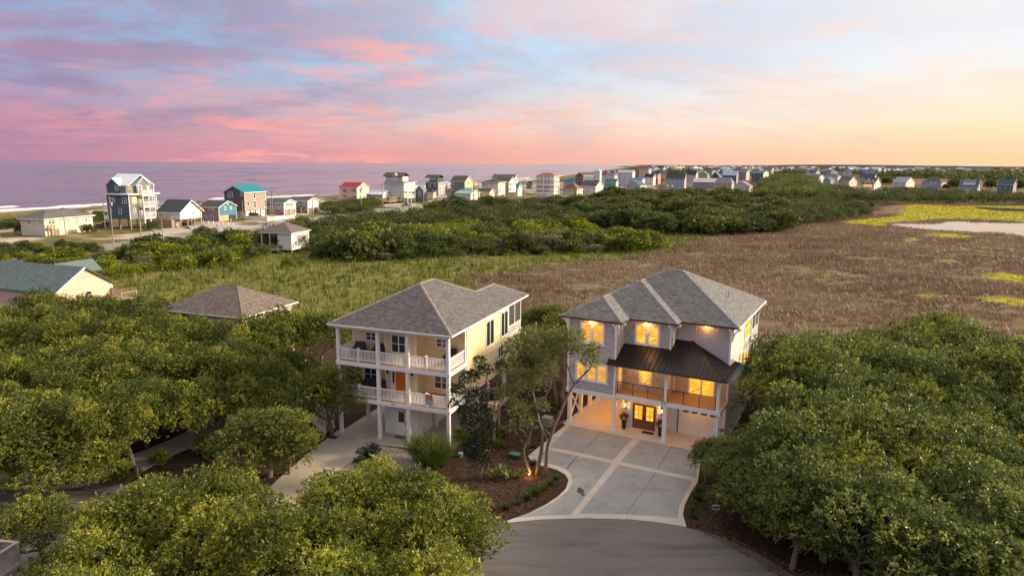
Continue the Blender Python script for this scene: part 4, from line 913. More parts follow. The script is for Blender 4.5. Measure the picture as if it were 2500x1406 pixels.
def deck_px(root, fr, face, q, depth, m=None, roofpost=0.0):
    """balcony on a face: q = railing rectangle in the photo, standing out by depth"""
    x0, y0, x1, y1 = q; m = m or TRIM
    r = fr.rv((x0, y0), (x1, y1), -depth) if face == 'v' else fr.ru((x0, y0), (x1, y1), depth)
    a0, a1, z0, z1 = r; b = MB(); wb_(b, face, 0, a0, a1, .03, depth, z0 - .25, z0); d = b.build('balcony', m, root)
    s = MB(); wb_(s, face, 0, a0, a1, depth - .08, depth, z1 - .12, z1); wb_(s, face, 0, a0, a1, depth - .07, depth - .01, z0 + .12, z0 + .2)
    n = max(2, int((a1 - a0) / .32))
    for k in range(n + 1): x_ = a0 + (a1 - a0 - .1) * k / n; wb_(s, face, 0, x_, x_ + .1, depth - .07, depth - .02, z0 + .2, z1 - .12)
    for e0 in (a0, a1 - .08): wb_(s, face, 0, e0, e0 + .08, .1, depth - .08, z1 - .12, z1)
    s.build('railing', m, d); p = MB()
    for k in range(3): x_ = a0 + (a1 - a0 - .2) * k / 2; wb_(p, face, 0, x_, x_ + .2, depth - .22, depth - .02, 0, z0 - .25); wb_(p, face, 0, x_, x_ + .2, depth - .22, depth - .082, z0, z1 + roofpost)
    p.build('posts', m, d, 'stuff'); return d
def beach_house(label, corner, xl, xr, ye, yr, roof, wF, wR, rc, yb=None, winF=(), winR=(), oh=.45, yaw=None, low=None, lit=(), shut=None, name='beach_house', cat='house', seams=0, group=None, stilt=None, maxd=22, nosk=False):
    o = P(*corner); az = math.degrees(math.atan2(o[0], o[1])); yaw = yaw if yaw is not None else max(15.6, az + 21)
    fr = Frame(o, yaw)
    def run(px, d):
        r = ray(px, corner[1]); A_ = np.array([[d[0], -r[0]], [d[1], -r[1]]]); t_ = np.linalg.solve(A_, -o[:2]); return t_[0]
    W = min(max(abs(run(xl, -fr.u)), 3), maxd); D = min(max(abs(run(xr, fr.v)), 4), maxd)
    zz = lambda y, p: CH + ray(corner[0], y)[2] / ray(corner[0], y)[1] * p[1]
    ze = zz(ye, o); mid = fr.world(-W / 2, D / 2); zr = zz(yr, mid) if roof != 'hip' else zz(yr, mid); zr = min(max(zr, ze + .6), ze + max(W, D) * .6); zb = zz(yb, o) if yb else 0.0
    root = thing(name, label, cat, o, yaw, group)
    b = MB().box(-W, 0, 0, D, max(zb, -.3), ze)
    if roof in ('u', 'v'): gable_wall(b, -W + .002, -.002, .002, D - .002, ze, zr, roof)
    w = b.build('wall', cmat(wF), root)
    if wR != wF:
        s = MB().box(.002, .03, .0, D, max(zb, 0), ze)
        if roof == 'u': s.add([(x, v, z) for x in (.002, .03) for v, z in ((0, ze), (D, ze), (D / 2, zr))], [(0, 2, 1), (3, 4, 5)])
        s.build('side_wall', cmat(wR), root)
    RM = cmat(rc, rough=.6 if seams else .9, nm='roofing'); polys = hipf(-W, 0, 0, D, ze, zr, oh) if roof == 'hip' else gabf(-W, 0, 0, D, ze, zr, oh, roof)
    roof_part(root, polys, RM, seams=seams)
    tr = MB()
    for u, v in ((-W, 0), (0, 0), (0, D)): tr.box(u - .12, u + .06, v - .06, v + .12, max(zb, 0), ze)
    for q in polys:
        a, b2 = np.array(q[0]), np.array(q[1]); tr.bar(a + (0, 0, .05), b2 + (0, 0, .05), .12, .26)
        if roof in ('u', 'v'): tr.bar(np.array(q[1]) + (0, 0, .06), np.array(q[2]) + (0, 0, .06), .12, .26); tr.bar(np.array(q[0]) + (0, 0, .06), np.array(q[3]) + (0, 0, .06), .12, .26)
    tr.build('trim', TRIM, root, 'stuff')
    if zb > .5:
        sm = stilt or LUMBER
        nu, nv = max(2, int(W / 3.2) + 1), max(2, int(D / 3.2) + 1)
        for i in range(nu):
            for j in range(nv):
                if i in (0, nu - 1) or j in (0, nv - 1): box(root, 'stilt', sm, -W + (W - .3) * i / (nu - 1), -W + (W - .3) * i / (nu - 1) + .3, (D - .3) * j / (nv - 1), (D - .3) * j / (nv - 1) + .3, -.2, zb)
        x = MB()
        for v in (.1, D - .1):
            for i in range(nu - 1): a, c = -W + W * i / (nu - 1), -W + W * (i + 1) / (nu - 1); x.bar((a, v, .5), (c, v, zb - .2), .1, .16)
        x.build('cross_brace', sm, root, 'stuff')
        if low: box(root, 'lower_wall', cmat(low), -W + .5, -.4, .5, D - .5, -.1, zb - .02)
    def auto(face, n):
        L = W if face == 'v' else D; hgt = ze - max(zb, 0); fl = max(1, round(hgt / 3.0)); n = n or max(1, int(L / 3.4))
        proto = None
        for f in range(fl):
            for k in range(n):
                a = (-W if face == 'v' else 0) + L * (k + .5) / n; z = max(zb, 0) + hgt * (f + .5) / fl - .6; c = 0 if face == 'v' else (.035 if wR != wF else 0)
                m_ = MB(); wb_(m_, face, c, a - .55, a + .55, .003, .06, z, z + 1.5); w_ = m_.build('window', TRIM, root)
                g_ = MB(); wb_(g_, face, c, a - .42, a + .42, .05, .075, z + .13, z + 1.37); g_.build('pane', LIT if (face, f, k) in lit else GLASS, w_)
    for face, ws in (('v', winF), ('u', winR)):
        if isinstance(ws, int): auto(face, ws)
        else:
            for q in ws: pxwin(root, fr, face, q[:4], lit=len(q) > 4, shutters=shut)
    return root, fr, W, D, ze, zr, zb
def sc(ox, oy, k): return lambda *q: tuple((v / k + (ox if i % 2 == 0 else oy)) if i < 4 else v for i, v in enumerate(q))
q3, q5, q6, q7 = sc(0, 400, 3.906), sc(380, 430, 7.8125), sc(640, 430, 8.929), sc(900, 410, 8.929); qt = sc(240, 420, 9.375); q8 = sc(1160, 400, 7.8125); q9 = sc(1440, 390, 8.929)

# --- the row along the beach road, nearest first
h = beach_house('long cream bungalow with dark hip roof at the left end of the beach row', (112, 577), 55, 229, 536, 513, 'hip', (.62, .60, .48), (.72, .66, .46), (.11, .11, .115),
                winF=[q3(262, 540, 292, 572), q3(368, 548, 394, 582)], winR=[q3(458, 542, 526, 575), q3(640, 526, 662, 560), q3(716, 530, 746, 560), q3(808, 518, 836, 554)], oh=.7)
root, fr = h[0], h[1]; r = fr.ru(q3(470, 625, 0, 0)[:2], q3(575, 692, 0, 0)[:2], .02); MB().box(.005, .03, *r[:2], 0, r[3]).build('carport_shade_panel', mat('deep_shade', (.05, .045, .04), .9), root)  # dark panel stands in for the shade inside the open carport
deck_px(root, fr, 'u', q3(455, 583, 530, 612), 1.3, LUMBER)

root, fr, W, D, ze, zr, zb = beach_house('tall dark blue house on stilts with white metal roof and stacked balconies', (321, 561), 268, 388, 476, 470, 'hip', (.062, .105, .15), (.17, .185, .19), (.62, .68, .74), yb=536,  # grey side is the blue paint with light put into its tone
                winF=[qt(270, 582, 384, 712), qt(538, 588, 662, 720), qt(275, 828, 318, 955), qt(462, 832, 540, 965)], winR=[qt(765, 585, 892, 718, 1), qt(800, 825, 862, 932), qt(1232, 560, 1285, 660), qt(935, 570, 985, 760), qt(975, 815, 1020, 1000)], oh=.9, seams=.6)
zu = ze + 3.0; TW = cmat((.062, .105, .15)); TG = cmat((.17, .185, .19)); TR = cmat((.62, .68, .74), rough=.6, nm='roofing')  # TG carries the lit tone of the blue walls
box(root, 'upper_wall', TG, -W + 1.2, -.8, .02, D - .8, ze + .2, zu + .01)
m = MB().box(-W + .4, -W * .35, -.02, 2.5, ze - .1, zu); gable_wall(m, -W + .4, -W * .35, -.02, 5, zu, zu + 2.2, 'v'); m.build('gable_bay', TW, root)
roof_part(root, gabf(-W + .4, -W * .35, -.1, D * .5, zu, zu + 2.2, .35, 'v'), TR, name='bay_roof')
roof_part(root, gabf(-W + .3, -.6, .6, D - .8, zu, zu + 3.4, .6, 'u'), TR, name='upper_roof', seams=.6)
m = MB().box(-3.2, .05, D * .30, D * .78, ze + .1, zu); gable_wall(m, -6, .05, D * .30, D * .78, zu, zu + 2.5, 'u'); m.build('gable_bay', TG, root)
roof_part(root, gabf(-5, .05, D * .30, D * .78, zu, zu + 2.5, .4, 'u'), TR, name='bay_roof')
for q in ((378, 322, 462, 420), ): pxwin(root, fr, 'v', qt(*q))
for q in ((905, 305, 998, 490), (1105, 305, 1168, 410)): pxwin(root, fr, 'u', qt(*q))
pxwin(root, fr, 'v', qt(672, 318, 748, 418, 1)[:4], lit=True)
for q in ((1005, 425, 1290, 530), (1030, 690, 1315, 785), (1060, 930, 1340, 1035)): deck_px(root, fr, 'u', qt(*q), 1.9, roofpost=1.6)
m = MB()
for z in (zb, zb + 3.2): m.box(-W - 2.2, -W, .3, D - .5, z - .25, z).box(-W - 2.2, -W - 2.1, .3, D - .5, z + .95, z + 1.1).box(-W - 2.2, -W, .3, .4, z + .95, z + 1.1).box(-W - 2.15, -W - .02, .33, .37, z + .1, z + .9)
for u in (-W - 2.15, ): m.box(u - .1, u + .1, .3, .5, 0, ze).box(u - .1, u + .1, D - 1, D - .8, 0, ze)
m.build('side_balcony', TRIM, root)

root, fr, W, D, *_ = beach_house('white gabled cottage with navy roof raised on timber piles', (442, 556), 391, 494, 517, 489, 'u', (.66, .68, .70), (.80, .78, .70), (.045, .055, .075), yb=536,
                winF=[q5(213, 703, 245, 735), q5(402, 703, 432, 740)], winR=[q5(641, 543, 667, 582), q5(681, 538, 705, 582), q5(703, 678, 739, 720)], oh=.7)
deck_px(root, fr, 'v', q5(125, 770, 300, 835), 2.2, LUMBER); box(root, 'lean_to', cmat((.30, .22, .14)), -W + .5, -W + 7, -2, 1.5, 0, 2.6)
root, fr, W, D, *_ = beach_house('teal gable fronted house with mauve side wall and dark roof', (536, 541), 491, 578, 506, 491, 'u', (.27, .185, .18), (.05, .19, .26), (.05, .05, .06),
                winF=[q5(1005, 600, 1046, 642), q5(1080, 602, 1116, 662), q5(905, 755, 985, 866), q5(1030, 760, 1112, 868)], winR=[q5(1303, 588, 1347, 646), q5(1411, 581, 1454, 636), q5(1360, 508, 1390, 543)])
r = fr.ru(q5(1222, 755, 0, 0)[:2], q5(1395, 868, 0, 0)[:2], .03); box(root, 'lower_panel', cmat((.62, .36, .26)), .032, .06, r[0], r[1], 0, r[3])
r = fr.ru(q5(1395, 745, 0, 0)[:2], q5(1535, 868, 0, 0)[:2], .03); box(root, 'carport_shade_panel', mat('deep_shade', (.05, .045, .04), .9), .032, .05, r[0], r[1], 0, r[3])  # dark panel paints the shade of the carport bay
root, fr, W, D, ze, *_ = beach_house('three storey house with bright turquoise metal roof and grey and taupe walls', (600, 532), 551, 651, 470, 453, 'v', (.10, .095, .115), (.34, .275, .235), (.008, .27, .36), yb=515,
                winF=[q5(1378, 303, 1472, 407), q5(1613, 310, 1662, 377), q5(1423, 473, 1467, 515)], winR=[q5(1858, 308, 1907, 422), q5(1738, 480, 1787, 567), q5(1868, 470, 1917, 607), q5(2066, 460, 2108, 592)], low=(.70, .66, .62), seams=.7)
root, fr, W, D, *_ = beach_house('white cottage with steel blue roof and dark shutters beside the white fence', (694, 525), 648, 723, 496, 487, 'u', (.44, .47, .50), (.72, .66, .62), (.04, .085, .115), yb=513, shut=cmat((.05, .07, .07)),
                winF=[q6(390, 598, 440, 655), q6(108, 590, 138, 640), q6(185, 592, 212, 650)], winR=[q6(530, 598, 568, 652), q6(616, 592, 652, 645)], stilt=TRIM, low=(.42, .25, .20))
beach_house('mint and lavender cottage on piles with slate roof behind the white cottage', (752, 521), 704, 778, 491, 482, 'u', (.24, .22, .27), (.55, .65, .62), (.07, .08, .10), yb=509,
            winF=[q6(780, 545, 815, 630), q6(880, 548, 925, 630)], winR=[q6(1076, 550, 1100, 632), q6(1148, 560, 1170, 592)], stilt=TRIM, low=(.2, .15, .12))
beach_house('peach saltbox house with crimson roof standing on the dune', (872, 489), 830, 901, 459, 446, 'u', (.62, .47, .40), (.80, .63, .45), (.28, .022, .035),
            winF=[q6(1778, 278, 1828, 358), q6(1968, 280, 2026, 362), q6(1782, 408, 1826, 470), q6(1976, 430, 2026, 498)], winR=[q6(2128, 285, 2156, 365), q6(2128, 430, 2156, 498)], shut=cmat((.16, .07, .10)))
root, fr, W, D, *_ = beach_house('low cottage with pale metal roof and small cream gable', (935, 497), 896, 962, 475, 465, 'u', (.40, .46, .50), (.78, .75, .62), (.66, .72, .78), yb=484, winF=3, winR=[q7(342, 600, 362, 630), q7(452, 590, 474, 640)])
deck_px(root, fr, 'v', (900, 483, 936, 489), 3.0, LUMBER); deck_px(root, fr, 'u', (951, 482, 977, 490), 6.0, LUMBER)
root, fr, W, D, ze, zr, zb = beach_house('tall pale mint house with two tiers of brown roof and cream balconies', (987, 496), 939, 1014, 446, 440, 'hip', (.44, .53, .53), (.80, .74, .62), (.075, .055, .055), yb=483,
            winF=[q7(388 + 41 * k, 352, 414 + 41 * k, 440) for k in range(6)] + [q7(583, 520, 602, 552)], winR=[q7(812, 380, 832, 412), q7(880, 520, 908, 572), q7(815, 525, 840, 575)], oh=.8)
UW = cmat((.44, .53, .53)); zu = ze + 3.4
box(root, 'upper_wall', UW, -W + .8, -1.0, .4, D * .55, ze + .2, zu); box(root, 'dormer_wall', UW, -W * .62, -W * .3, -.02, 2.5, ze - .3, zu - .1)
roof_part(root, gabf(-W - .3, -.8, .2, D * .55, zu, zu + 1.9, .5, 'u'), cmat((.075, .055, .055), rough=.9, nm='roofing'), name='upper_roof'); m = MB(); gable_wall(m, -W * .62, -W * .3, -.02, 3, zu - .1, zu + 1.7, 'v'); m.build('dormer_gable', UW, root)
for q in ((850, 430, 1015, 500), (850, 580, 1015, 640)): deck_px(root, fr, 'u', q7(*q), 2.2, roofpost=1.7)
pxwin(root, fr, 'v', q7(555, 218, 588, 255)); pxwin(root, fr, 'v', q7(390, 212, 420, 232))
beach_house('narrow slate blue gabled house between the mint and navy houses', (1035, 494), 1015, 1038, 465, 452, 'v', (.105, .15, .185), (.12, .17, .21), (.14, .17, .2), winF=[q7(1088, 525, 1127, 615)], name='gabled_house')
root, fr, W, D, ze, zr, zb = beach_house('navy blue tower house with white trim and grey side wall', (1071, 488), 1040, 1092, 446, 440, 'hip', (.055, .075, .12), (.42, .40, .41), (.04, .045, .06), yb=476,
            winF=[q7(1310, 340, 1357, 415), q7(1423, 340, 1470, 415), q7(1458, 470, 1492, 526), q7(1310, 473, 1372, 522)], winR=3, stilt=TRIM)
zu = ze + 2.9; box(root, 'upper_wall', cmat((.055, .075, .12)), -W + 2.4, -.6, .3, D * .6, ze + .2, zu); roof_part(root, gabf(-W - .4, -.2, .3, D * .6, zu, zu + 1.6, .4, 'u'), cmat((.04, .045, .06), rough=.9, nm='roofing'), name='upper_roof')
for k in range(3): pxwin(root, fr, 'v', q7(1323 + 52 * k, 220, 1361 + 52 * k, 264))
beach_house('small peach cottage with dark roof in front of the navy house', (1058, 494), 1037, 1061, 471, 462, 'hip', (.76, .56, .42), (.76, .56, .42), (.055, .05, .055), yb=484, winF=[q7(1228, 565, 1245, 600), q7(1270, 560, 1308, 610), q7(1355, 560, 1375, 605)])
beach_house('tiny yellow house with red roof beside the green house', (1104, 483), 1091, 1107, 465, 460, 'hip', (.75, .58, .36), (.75, .58, .36), (.30, .09, .06), winF=2, winR=1)
beach_house('sage green two storey house with dark brown gable roof', (1135, 486), 1101, 1154, 443, 430, 'u', (.17, .185, .145), (.50, .48, .32), (.065, .045, .05), winF=[q7(1810, 310, 1846, 376), q7(2028, 440, 2062, 486), q7(1812, 440, 1844, 500)], winR=[q7(2170, 320, 2198, 364)])
beach_house('low white house with light turquoise roof above the thicket', (1149, 493), 1111, 1172, 473, 466, 'u', (.60, .55, .55), (.62, .66, .50), (.12, .42, .44), winF=[q7(1938, 565, 1962, 592), q7(2085, 565, 2105, 590), q7(2150, 565, 2172, 596), q7(1922, 665, 1946, 698), q7(2012, 665, 2030, 692)], winR=2)
beach_house('small cream cottage with brown gable below the tan tower', (1195, 490), 1165, 1207, 469, 461, 'u', (.66, .55, .36), (.70, .62, .46), (.075, .05, .05), winF=2, winR=2)
root, fr, W, D, *_ = beach_house('tan tower house with flat dark hip roof and white balconies', (1216, 487), 1176, 1233, 446, 438, 'hip', (.60, .54, .45), (.74, .68, .55), (.05, .048, .055), yb=474, winF=[q8(150, 386, 178, 440), q8(182, 386, 206, 440), q8(305, 370, 320, 430)], winR=2, oh=.9, stilt=TRIM)
for q in ((440, 430, 570, 480), (440, 525, 570, 575)): deck_px(root, fr, 'u', q8(*q), 2.0, roofpost=1.7)
beach_house('white gable end house with brown roof and grey blue side', (1242, 484), 1208, 1259, 444, 433, 'u', (.28, .32, .38), (.76, .72, .66), (.08, .05, .05), yb=470, winF=1, winR=[q8(658, 368, 692, 417), q8(733, 364, 752, 414), q8(646, 463, 697, 502), q8(731, 464, 750, 512)])
beach_house('house with wide slate roof behind the white gable end house', (1255, 476), 1202, 1264, 436, 427, 'u', (.34, .36, .38), (.72, .66, .55), (.12, .13, .15), winR=2)
beach_house('small white gabled house with teal roof right of the white gable end', (1264, 479), 1258, 1274, 462, 448, 'u', (.7, .66, .62), (.78, .72, .66), (.07, .30, .29), winR=[q8(800, 480, 822, 530), q8(840, 480, 860, 530)])
root, fr, W, D, ze, *_ = beach_house('large blush white house wrapped in three white decks under a terracotta hip roof', (1352, 475), 1309, 1362, 431, 423, 'hip', (.70, .60, .52), (.72, .64, .55), (.30, .10, .055), winF=5, winR=3, oh=.9, name='beach_house')
for q in ((1301, 434, 1353, 439), (1302, 447, 1354, 453), (1296, 459, 1354, 465)): deck_px(root, fr, 'v', q, 2.4, roofpost=1.8)
for q in ((1353, 436, 1366, 441), (1354, 448, 1366, 453)): deck_px(root, fr, 'u', q, 2.0, roofpost=1.8)
box(root, 'ground_wall', TRIM, -W - 2, 1, -2.6, -2.5, 0, 1.9)
# --- houses further along, one line each: label, corner, xl, xr, eave, ridge, roof, front, side, roof colour
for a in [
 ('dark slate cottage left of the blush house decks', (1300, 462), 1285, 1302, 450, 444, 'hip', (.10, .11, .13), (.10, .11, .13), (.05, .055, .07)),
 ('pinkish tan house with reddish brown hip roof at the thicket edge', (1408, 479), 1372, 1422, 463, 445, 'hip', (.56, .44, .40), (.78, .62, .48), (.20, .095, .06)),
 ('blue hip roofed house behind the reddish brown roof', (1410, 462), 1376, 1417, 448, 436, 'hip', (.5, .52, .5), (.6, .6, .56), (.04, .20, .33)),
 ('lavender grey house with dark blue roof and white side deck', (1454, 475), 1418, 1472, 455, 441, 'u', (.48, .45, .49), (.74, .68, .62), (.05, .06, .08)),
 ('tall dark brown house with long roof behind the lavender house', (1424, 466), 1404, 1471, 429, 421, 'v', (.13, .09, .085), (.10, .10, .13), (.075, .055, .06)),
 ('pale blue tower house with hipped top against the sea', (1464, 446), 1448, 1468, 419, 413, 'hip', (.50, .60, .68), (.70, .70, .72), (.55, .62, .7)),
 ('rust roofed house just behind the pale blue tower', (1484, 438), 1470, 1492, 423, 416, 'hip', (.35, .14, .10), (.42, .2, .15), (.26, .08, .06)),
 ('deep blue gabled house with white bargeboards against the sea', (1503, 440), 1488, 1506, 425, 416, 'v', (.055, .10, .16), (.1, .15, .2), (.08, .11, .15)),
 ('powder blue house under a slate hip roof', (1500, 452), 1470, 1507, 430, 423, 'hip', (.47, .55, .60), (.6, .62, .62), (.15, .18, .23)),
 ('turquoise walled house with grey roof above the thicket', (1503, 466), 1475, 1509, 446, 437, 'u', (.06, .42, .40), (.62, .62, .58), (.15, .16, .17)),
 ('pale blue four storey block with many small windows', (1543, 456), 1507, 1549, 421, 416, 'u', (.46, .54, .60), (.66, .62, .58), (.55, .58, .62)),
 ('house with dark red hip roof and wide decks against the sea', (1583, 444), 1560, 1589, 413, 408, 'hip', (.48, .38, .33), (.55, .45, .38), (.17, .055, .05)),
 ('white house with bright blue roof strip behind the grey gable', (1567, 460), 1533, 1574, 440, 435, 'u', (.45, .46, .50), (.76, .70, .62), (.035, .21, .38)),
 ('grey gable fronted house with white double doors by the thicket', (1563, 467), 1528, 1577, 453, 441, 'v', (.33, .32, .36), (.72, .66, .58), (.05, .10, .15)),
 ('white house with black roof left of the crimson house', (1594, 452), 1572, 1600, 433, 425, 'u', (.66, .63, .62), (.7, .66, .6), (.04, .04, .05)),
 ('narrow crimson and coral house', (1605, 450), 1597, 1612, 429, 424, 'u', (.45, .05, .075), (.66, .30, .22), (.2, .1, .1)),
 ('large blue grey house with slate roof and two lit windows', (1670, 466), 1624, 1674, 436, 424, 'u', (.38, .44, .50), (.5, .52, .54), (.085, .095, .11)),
 ('long low building with pale metal roof, pink evening light in its colour', (1744, 461), 1678, 1752, 445, 436, 'u', (.30, .30, .31), (.34, .34, .35), (.80, .66, .62)),  # pink of the evening light is put into this roof colour
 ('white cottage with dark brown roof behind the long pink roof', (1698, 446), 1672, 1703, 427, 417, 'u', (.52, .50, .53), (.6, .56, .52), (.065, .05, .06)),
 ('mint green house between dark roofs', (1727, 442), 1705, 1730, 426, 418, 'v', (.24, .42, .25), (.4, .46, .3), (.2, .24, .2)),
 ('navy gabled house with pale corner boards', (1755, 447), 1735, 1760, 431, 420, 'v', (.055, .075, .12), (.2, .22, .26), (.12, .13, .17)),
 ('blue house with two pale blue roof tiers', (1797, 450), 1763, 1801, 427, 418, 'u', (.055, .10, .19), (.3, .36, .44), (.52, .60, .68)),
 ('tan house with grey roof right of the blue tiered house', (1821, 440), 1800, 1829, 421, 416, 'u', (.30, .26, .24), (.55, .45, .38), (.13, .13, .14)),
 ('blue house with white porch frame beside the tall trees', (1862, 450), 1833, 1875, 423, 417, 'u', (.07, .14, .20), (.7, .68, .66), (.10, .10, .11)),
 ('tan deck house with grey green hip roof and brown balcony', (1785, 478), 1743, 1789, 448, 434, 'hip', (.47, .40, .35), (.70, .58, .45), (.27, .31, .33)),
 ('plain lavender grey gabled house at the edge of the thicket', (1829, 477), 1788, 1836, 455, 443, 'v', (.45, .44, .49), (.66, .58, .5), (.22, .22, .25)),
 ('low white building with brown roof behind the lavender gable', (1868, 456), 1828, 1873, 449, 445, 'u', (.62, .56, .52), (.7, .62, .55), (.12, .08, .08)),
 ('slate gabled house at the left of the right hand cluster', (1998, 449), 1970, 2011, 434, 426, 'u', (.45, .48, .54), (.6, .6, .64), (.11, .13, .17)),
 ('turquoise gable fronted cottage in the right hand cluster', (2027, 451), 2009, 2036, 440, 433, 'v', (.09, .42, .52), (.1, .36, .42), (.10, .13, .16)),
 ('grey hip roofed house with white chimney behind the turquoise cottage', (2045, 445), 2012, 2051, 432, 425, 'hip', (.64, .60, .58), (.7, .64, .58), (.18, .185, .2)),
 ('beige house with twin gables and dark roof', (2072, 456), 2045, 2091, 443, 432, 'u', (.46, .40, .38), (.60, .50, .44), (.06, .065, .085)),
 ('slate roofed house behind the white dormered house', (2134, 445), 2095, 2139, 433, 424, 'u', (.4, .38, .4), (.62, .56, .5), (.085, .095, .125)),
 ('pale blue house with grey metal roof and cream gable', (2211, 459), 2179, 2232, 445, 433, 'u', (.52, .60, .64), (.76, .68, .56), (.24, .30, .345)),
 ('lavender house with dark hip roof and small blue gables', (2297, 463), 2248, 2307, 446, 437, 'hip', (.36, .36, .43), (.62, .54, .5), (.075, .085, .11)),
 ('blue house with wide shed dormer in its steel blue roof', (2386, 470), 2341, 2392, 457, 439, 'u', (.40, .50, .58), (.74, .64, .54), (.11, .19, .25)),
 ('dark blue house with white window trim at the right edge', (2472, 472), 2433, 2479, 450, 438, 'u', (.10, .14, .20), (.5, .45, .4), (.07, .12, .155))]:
    lit = {('v', 1, 0), ('v', 1, 1)} if 'lit windows' in a[0] else ()
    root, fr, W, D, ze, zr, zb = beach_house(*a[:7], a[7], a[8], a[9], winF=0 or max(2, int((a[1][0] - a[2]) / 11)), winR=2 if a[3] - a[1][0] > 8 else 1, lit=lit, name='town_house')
    if 'chimney' in a[0]: box(root, 'chimney', TRIM, -W * .35, -W * .35 + 1, D * .4, D * .4 + 1, ze, zr + 1.6)
    if 'shed dormer' in a[0]:
        MB().box(-W * .84, -W * .18, .6, D * .45, ze - .2, ze + (zr - ze) * .62).build('dormer', TRIM, root); roof_part(root, [[(-W * .86, .3, ze + (zr - ze) * .62), (-W * .16, .3, ze + (zr - ze) * .62), (-W * .16, D * .5, zr), (-W * .86, D * .5, zr)]], cmat((.16, .25, .31), nm='roofing'), name='dormer_roof')
        for k in range(4): x_ = -W * .76 + k * W * .15; box(root, 'dormer_window', GLASS, x_, x_ + 1.1, .56, .598, ze + .5, ze + 1.5)
    if 'blue gables' in a[0] or 'twin gables' in a[0]:
        c_ = cmat((.30, .42, .50) if 'blue' in a[0] else a[7])
        for f0, f1 in ((.62, .42), (.38, .2)):
            m = MB().box(-W * f0, -W * f1, -.5, 4, ze - 3, ze + .2); gable_wall(m, -W * f0, -W * f1, -.5, 5, ze + .2, ze + .2 + W * (f0 - f1) * .5, 'v'); m.build('gable_bay', c_, root)
            roof_part(root, gabf(-W * f0, -W * f1, -.5, 5, ze + .2, ze + .2 + W * (f0 - f1) * .5, .3, 'v'), cmat(a[9], nm='roofing'), name='bay_roof')
    if 'white double doors' in a[0]: pxwin(root, fr, 'v', q9(985, 580, 1085, 655))
root, fr, W, D, ze, zr, zb = beach_house('white farmhouse with three dormers and a warmly lit front porch', (2133, 463), 2099, 2149, 449, 434, 'u', (.70, .68, .72), (.78, .72, .64), (.065, .075, .10), winF=1, winR=2, name='town_house')
for k in (.82, .5, .18):
    w_ = W * (.12 if k != .5 else .17); m = MB().box(-W * k - w_, -W * k + w_, .5, 4, ze - .2, ze + 2.2); gable_wall(m, -W * k - w_, -W * k + w_, .5, 5, ze + 2.2, ze + 2.2 + w_ * 1.1, 'v'); d = m.build('dormer', TRIM, root); box(d, 'pane', GLASS, -W * k - .6, -W * k + .6, .44, .49, ze + .6, ze + 2.2)
    roof_part(root, gabf(-W * k - w_, -W * k + w_, .5, 5, ze + 2.2, ze + 2.2 + w_ * 1.1, .3, 'v'), cmat((.065, .075, .10), nm='roofing'), name='dormer_roof')
box(root, 'porch_roof', cmat((.065, .075, .10), nm='roofing'), -W * .8, -W * .12, -2.6, 0, ze - .5, ze - .2); box(root, 'lit_porch_wall', LIT, -W * .75, -W * .15, -.1, -.02, ze - 3.0, ze - .6)  # light on the porch wall is put in as a glowing panel
for k in range(4): box(root, 'porch_post', TRIM, -W * .8 + k * W * .66 / 3, -W * .8 + k * W * .66 / 3 + .3, -2.5, -2.2, 0, ze - .5)

# --- the far town: many small houses, copies of twelve kinds
TK = []
for lab, w, rf, kind in (('far white house with slate roof', (.66, .64, .66), (.12, .13, .15), 'u'), ('far white house with pale metal roof', (.66, .66, .66), (.55, .6, .64), 'u'), ('far pale blue house with grey roof', (.42, .50, .56), (.2, .22, .25), 'hip'), ('far tan house with brown roof', (.48, .40, .33), (.12, .085, .075), 'hip'),
                         ('far slate blue house with pale roof', (.12, .16, .22), (.5, .56, .62), 'u'), ('far cream house with grey roof', (.66, .58, .45), (.16, .16, .18), 'u'), ('far aqua house with white roof', (.22, .50, .54), (.62, .64, .66), 'hip'), ('far grey white house with black roof', (.60, .56, .54), (.05, .05, .06), 'u'),
                         ('far grey house with aqua metal roof', (.42, .42, .43), (.2, .45, .48), 'u'), ('far pink house with grey roof', (.62, .42, .38), (.2, .2, .22), 'hip'), ('far pale sage house with slate roof', (.48, .52, .44), (.11, .12, .14), 'u'), ('far lavender house with dark roof', (.38, .36, .44), (.08, .09, .11), 'hip')):
    r_ = thing('distant_house', lab, 'house', (0, 0, 0), 0, 'crowded houses of the distant town'); r_['base'] = lab
    b = MB().box(-5, 5, -5, 5, -.5, 7.5)
    if kind == 'u': gable_wall(b, -4.99, 4.99, -4.99, 4.99, 7.5, 10.4, 'u')
    b.build('wall', cmat(w), r_); roof_part(r_, hipf(-5, 5, -5, 5, 7.5, 10.2, .5) if kind == 'hip' else gabf(-5, 5, -5, 5, 7.5, 10.4, .5, 'u'), cmat(rf, rough=.8, nm='roofing'))
    g = MB()
    for f in range(2):
        for k in range(3):
            for ax, c in (('v', -5), ('u', 5)): wb_(g, ax, c, -3.6 + k * 2.8, -2.2 + k * 2.8, .01, .06, 1.4 + f * 3.2, 3.1 + f * 3.2)
    g.build('windows', GLASS, r_, 'stuff'); TK.append(r_)
rnd = random.Random(77); placed = []; first = [True] * len(TK)
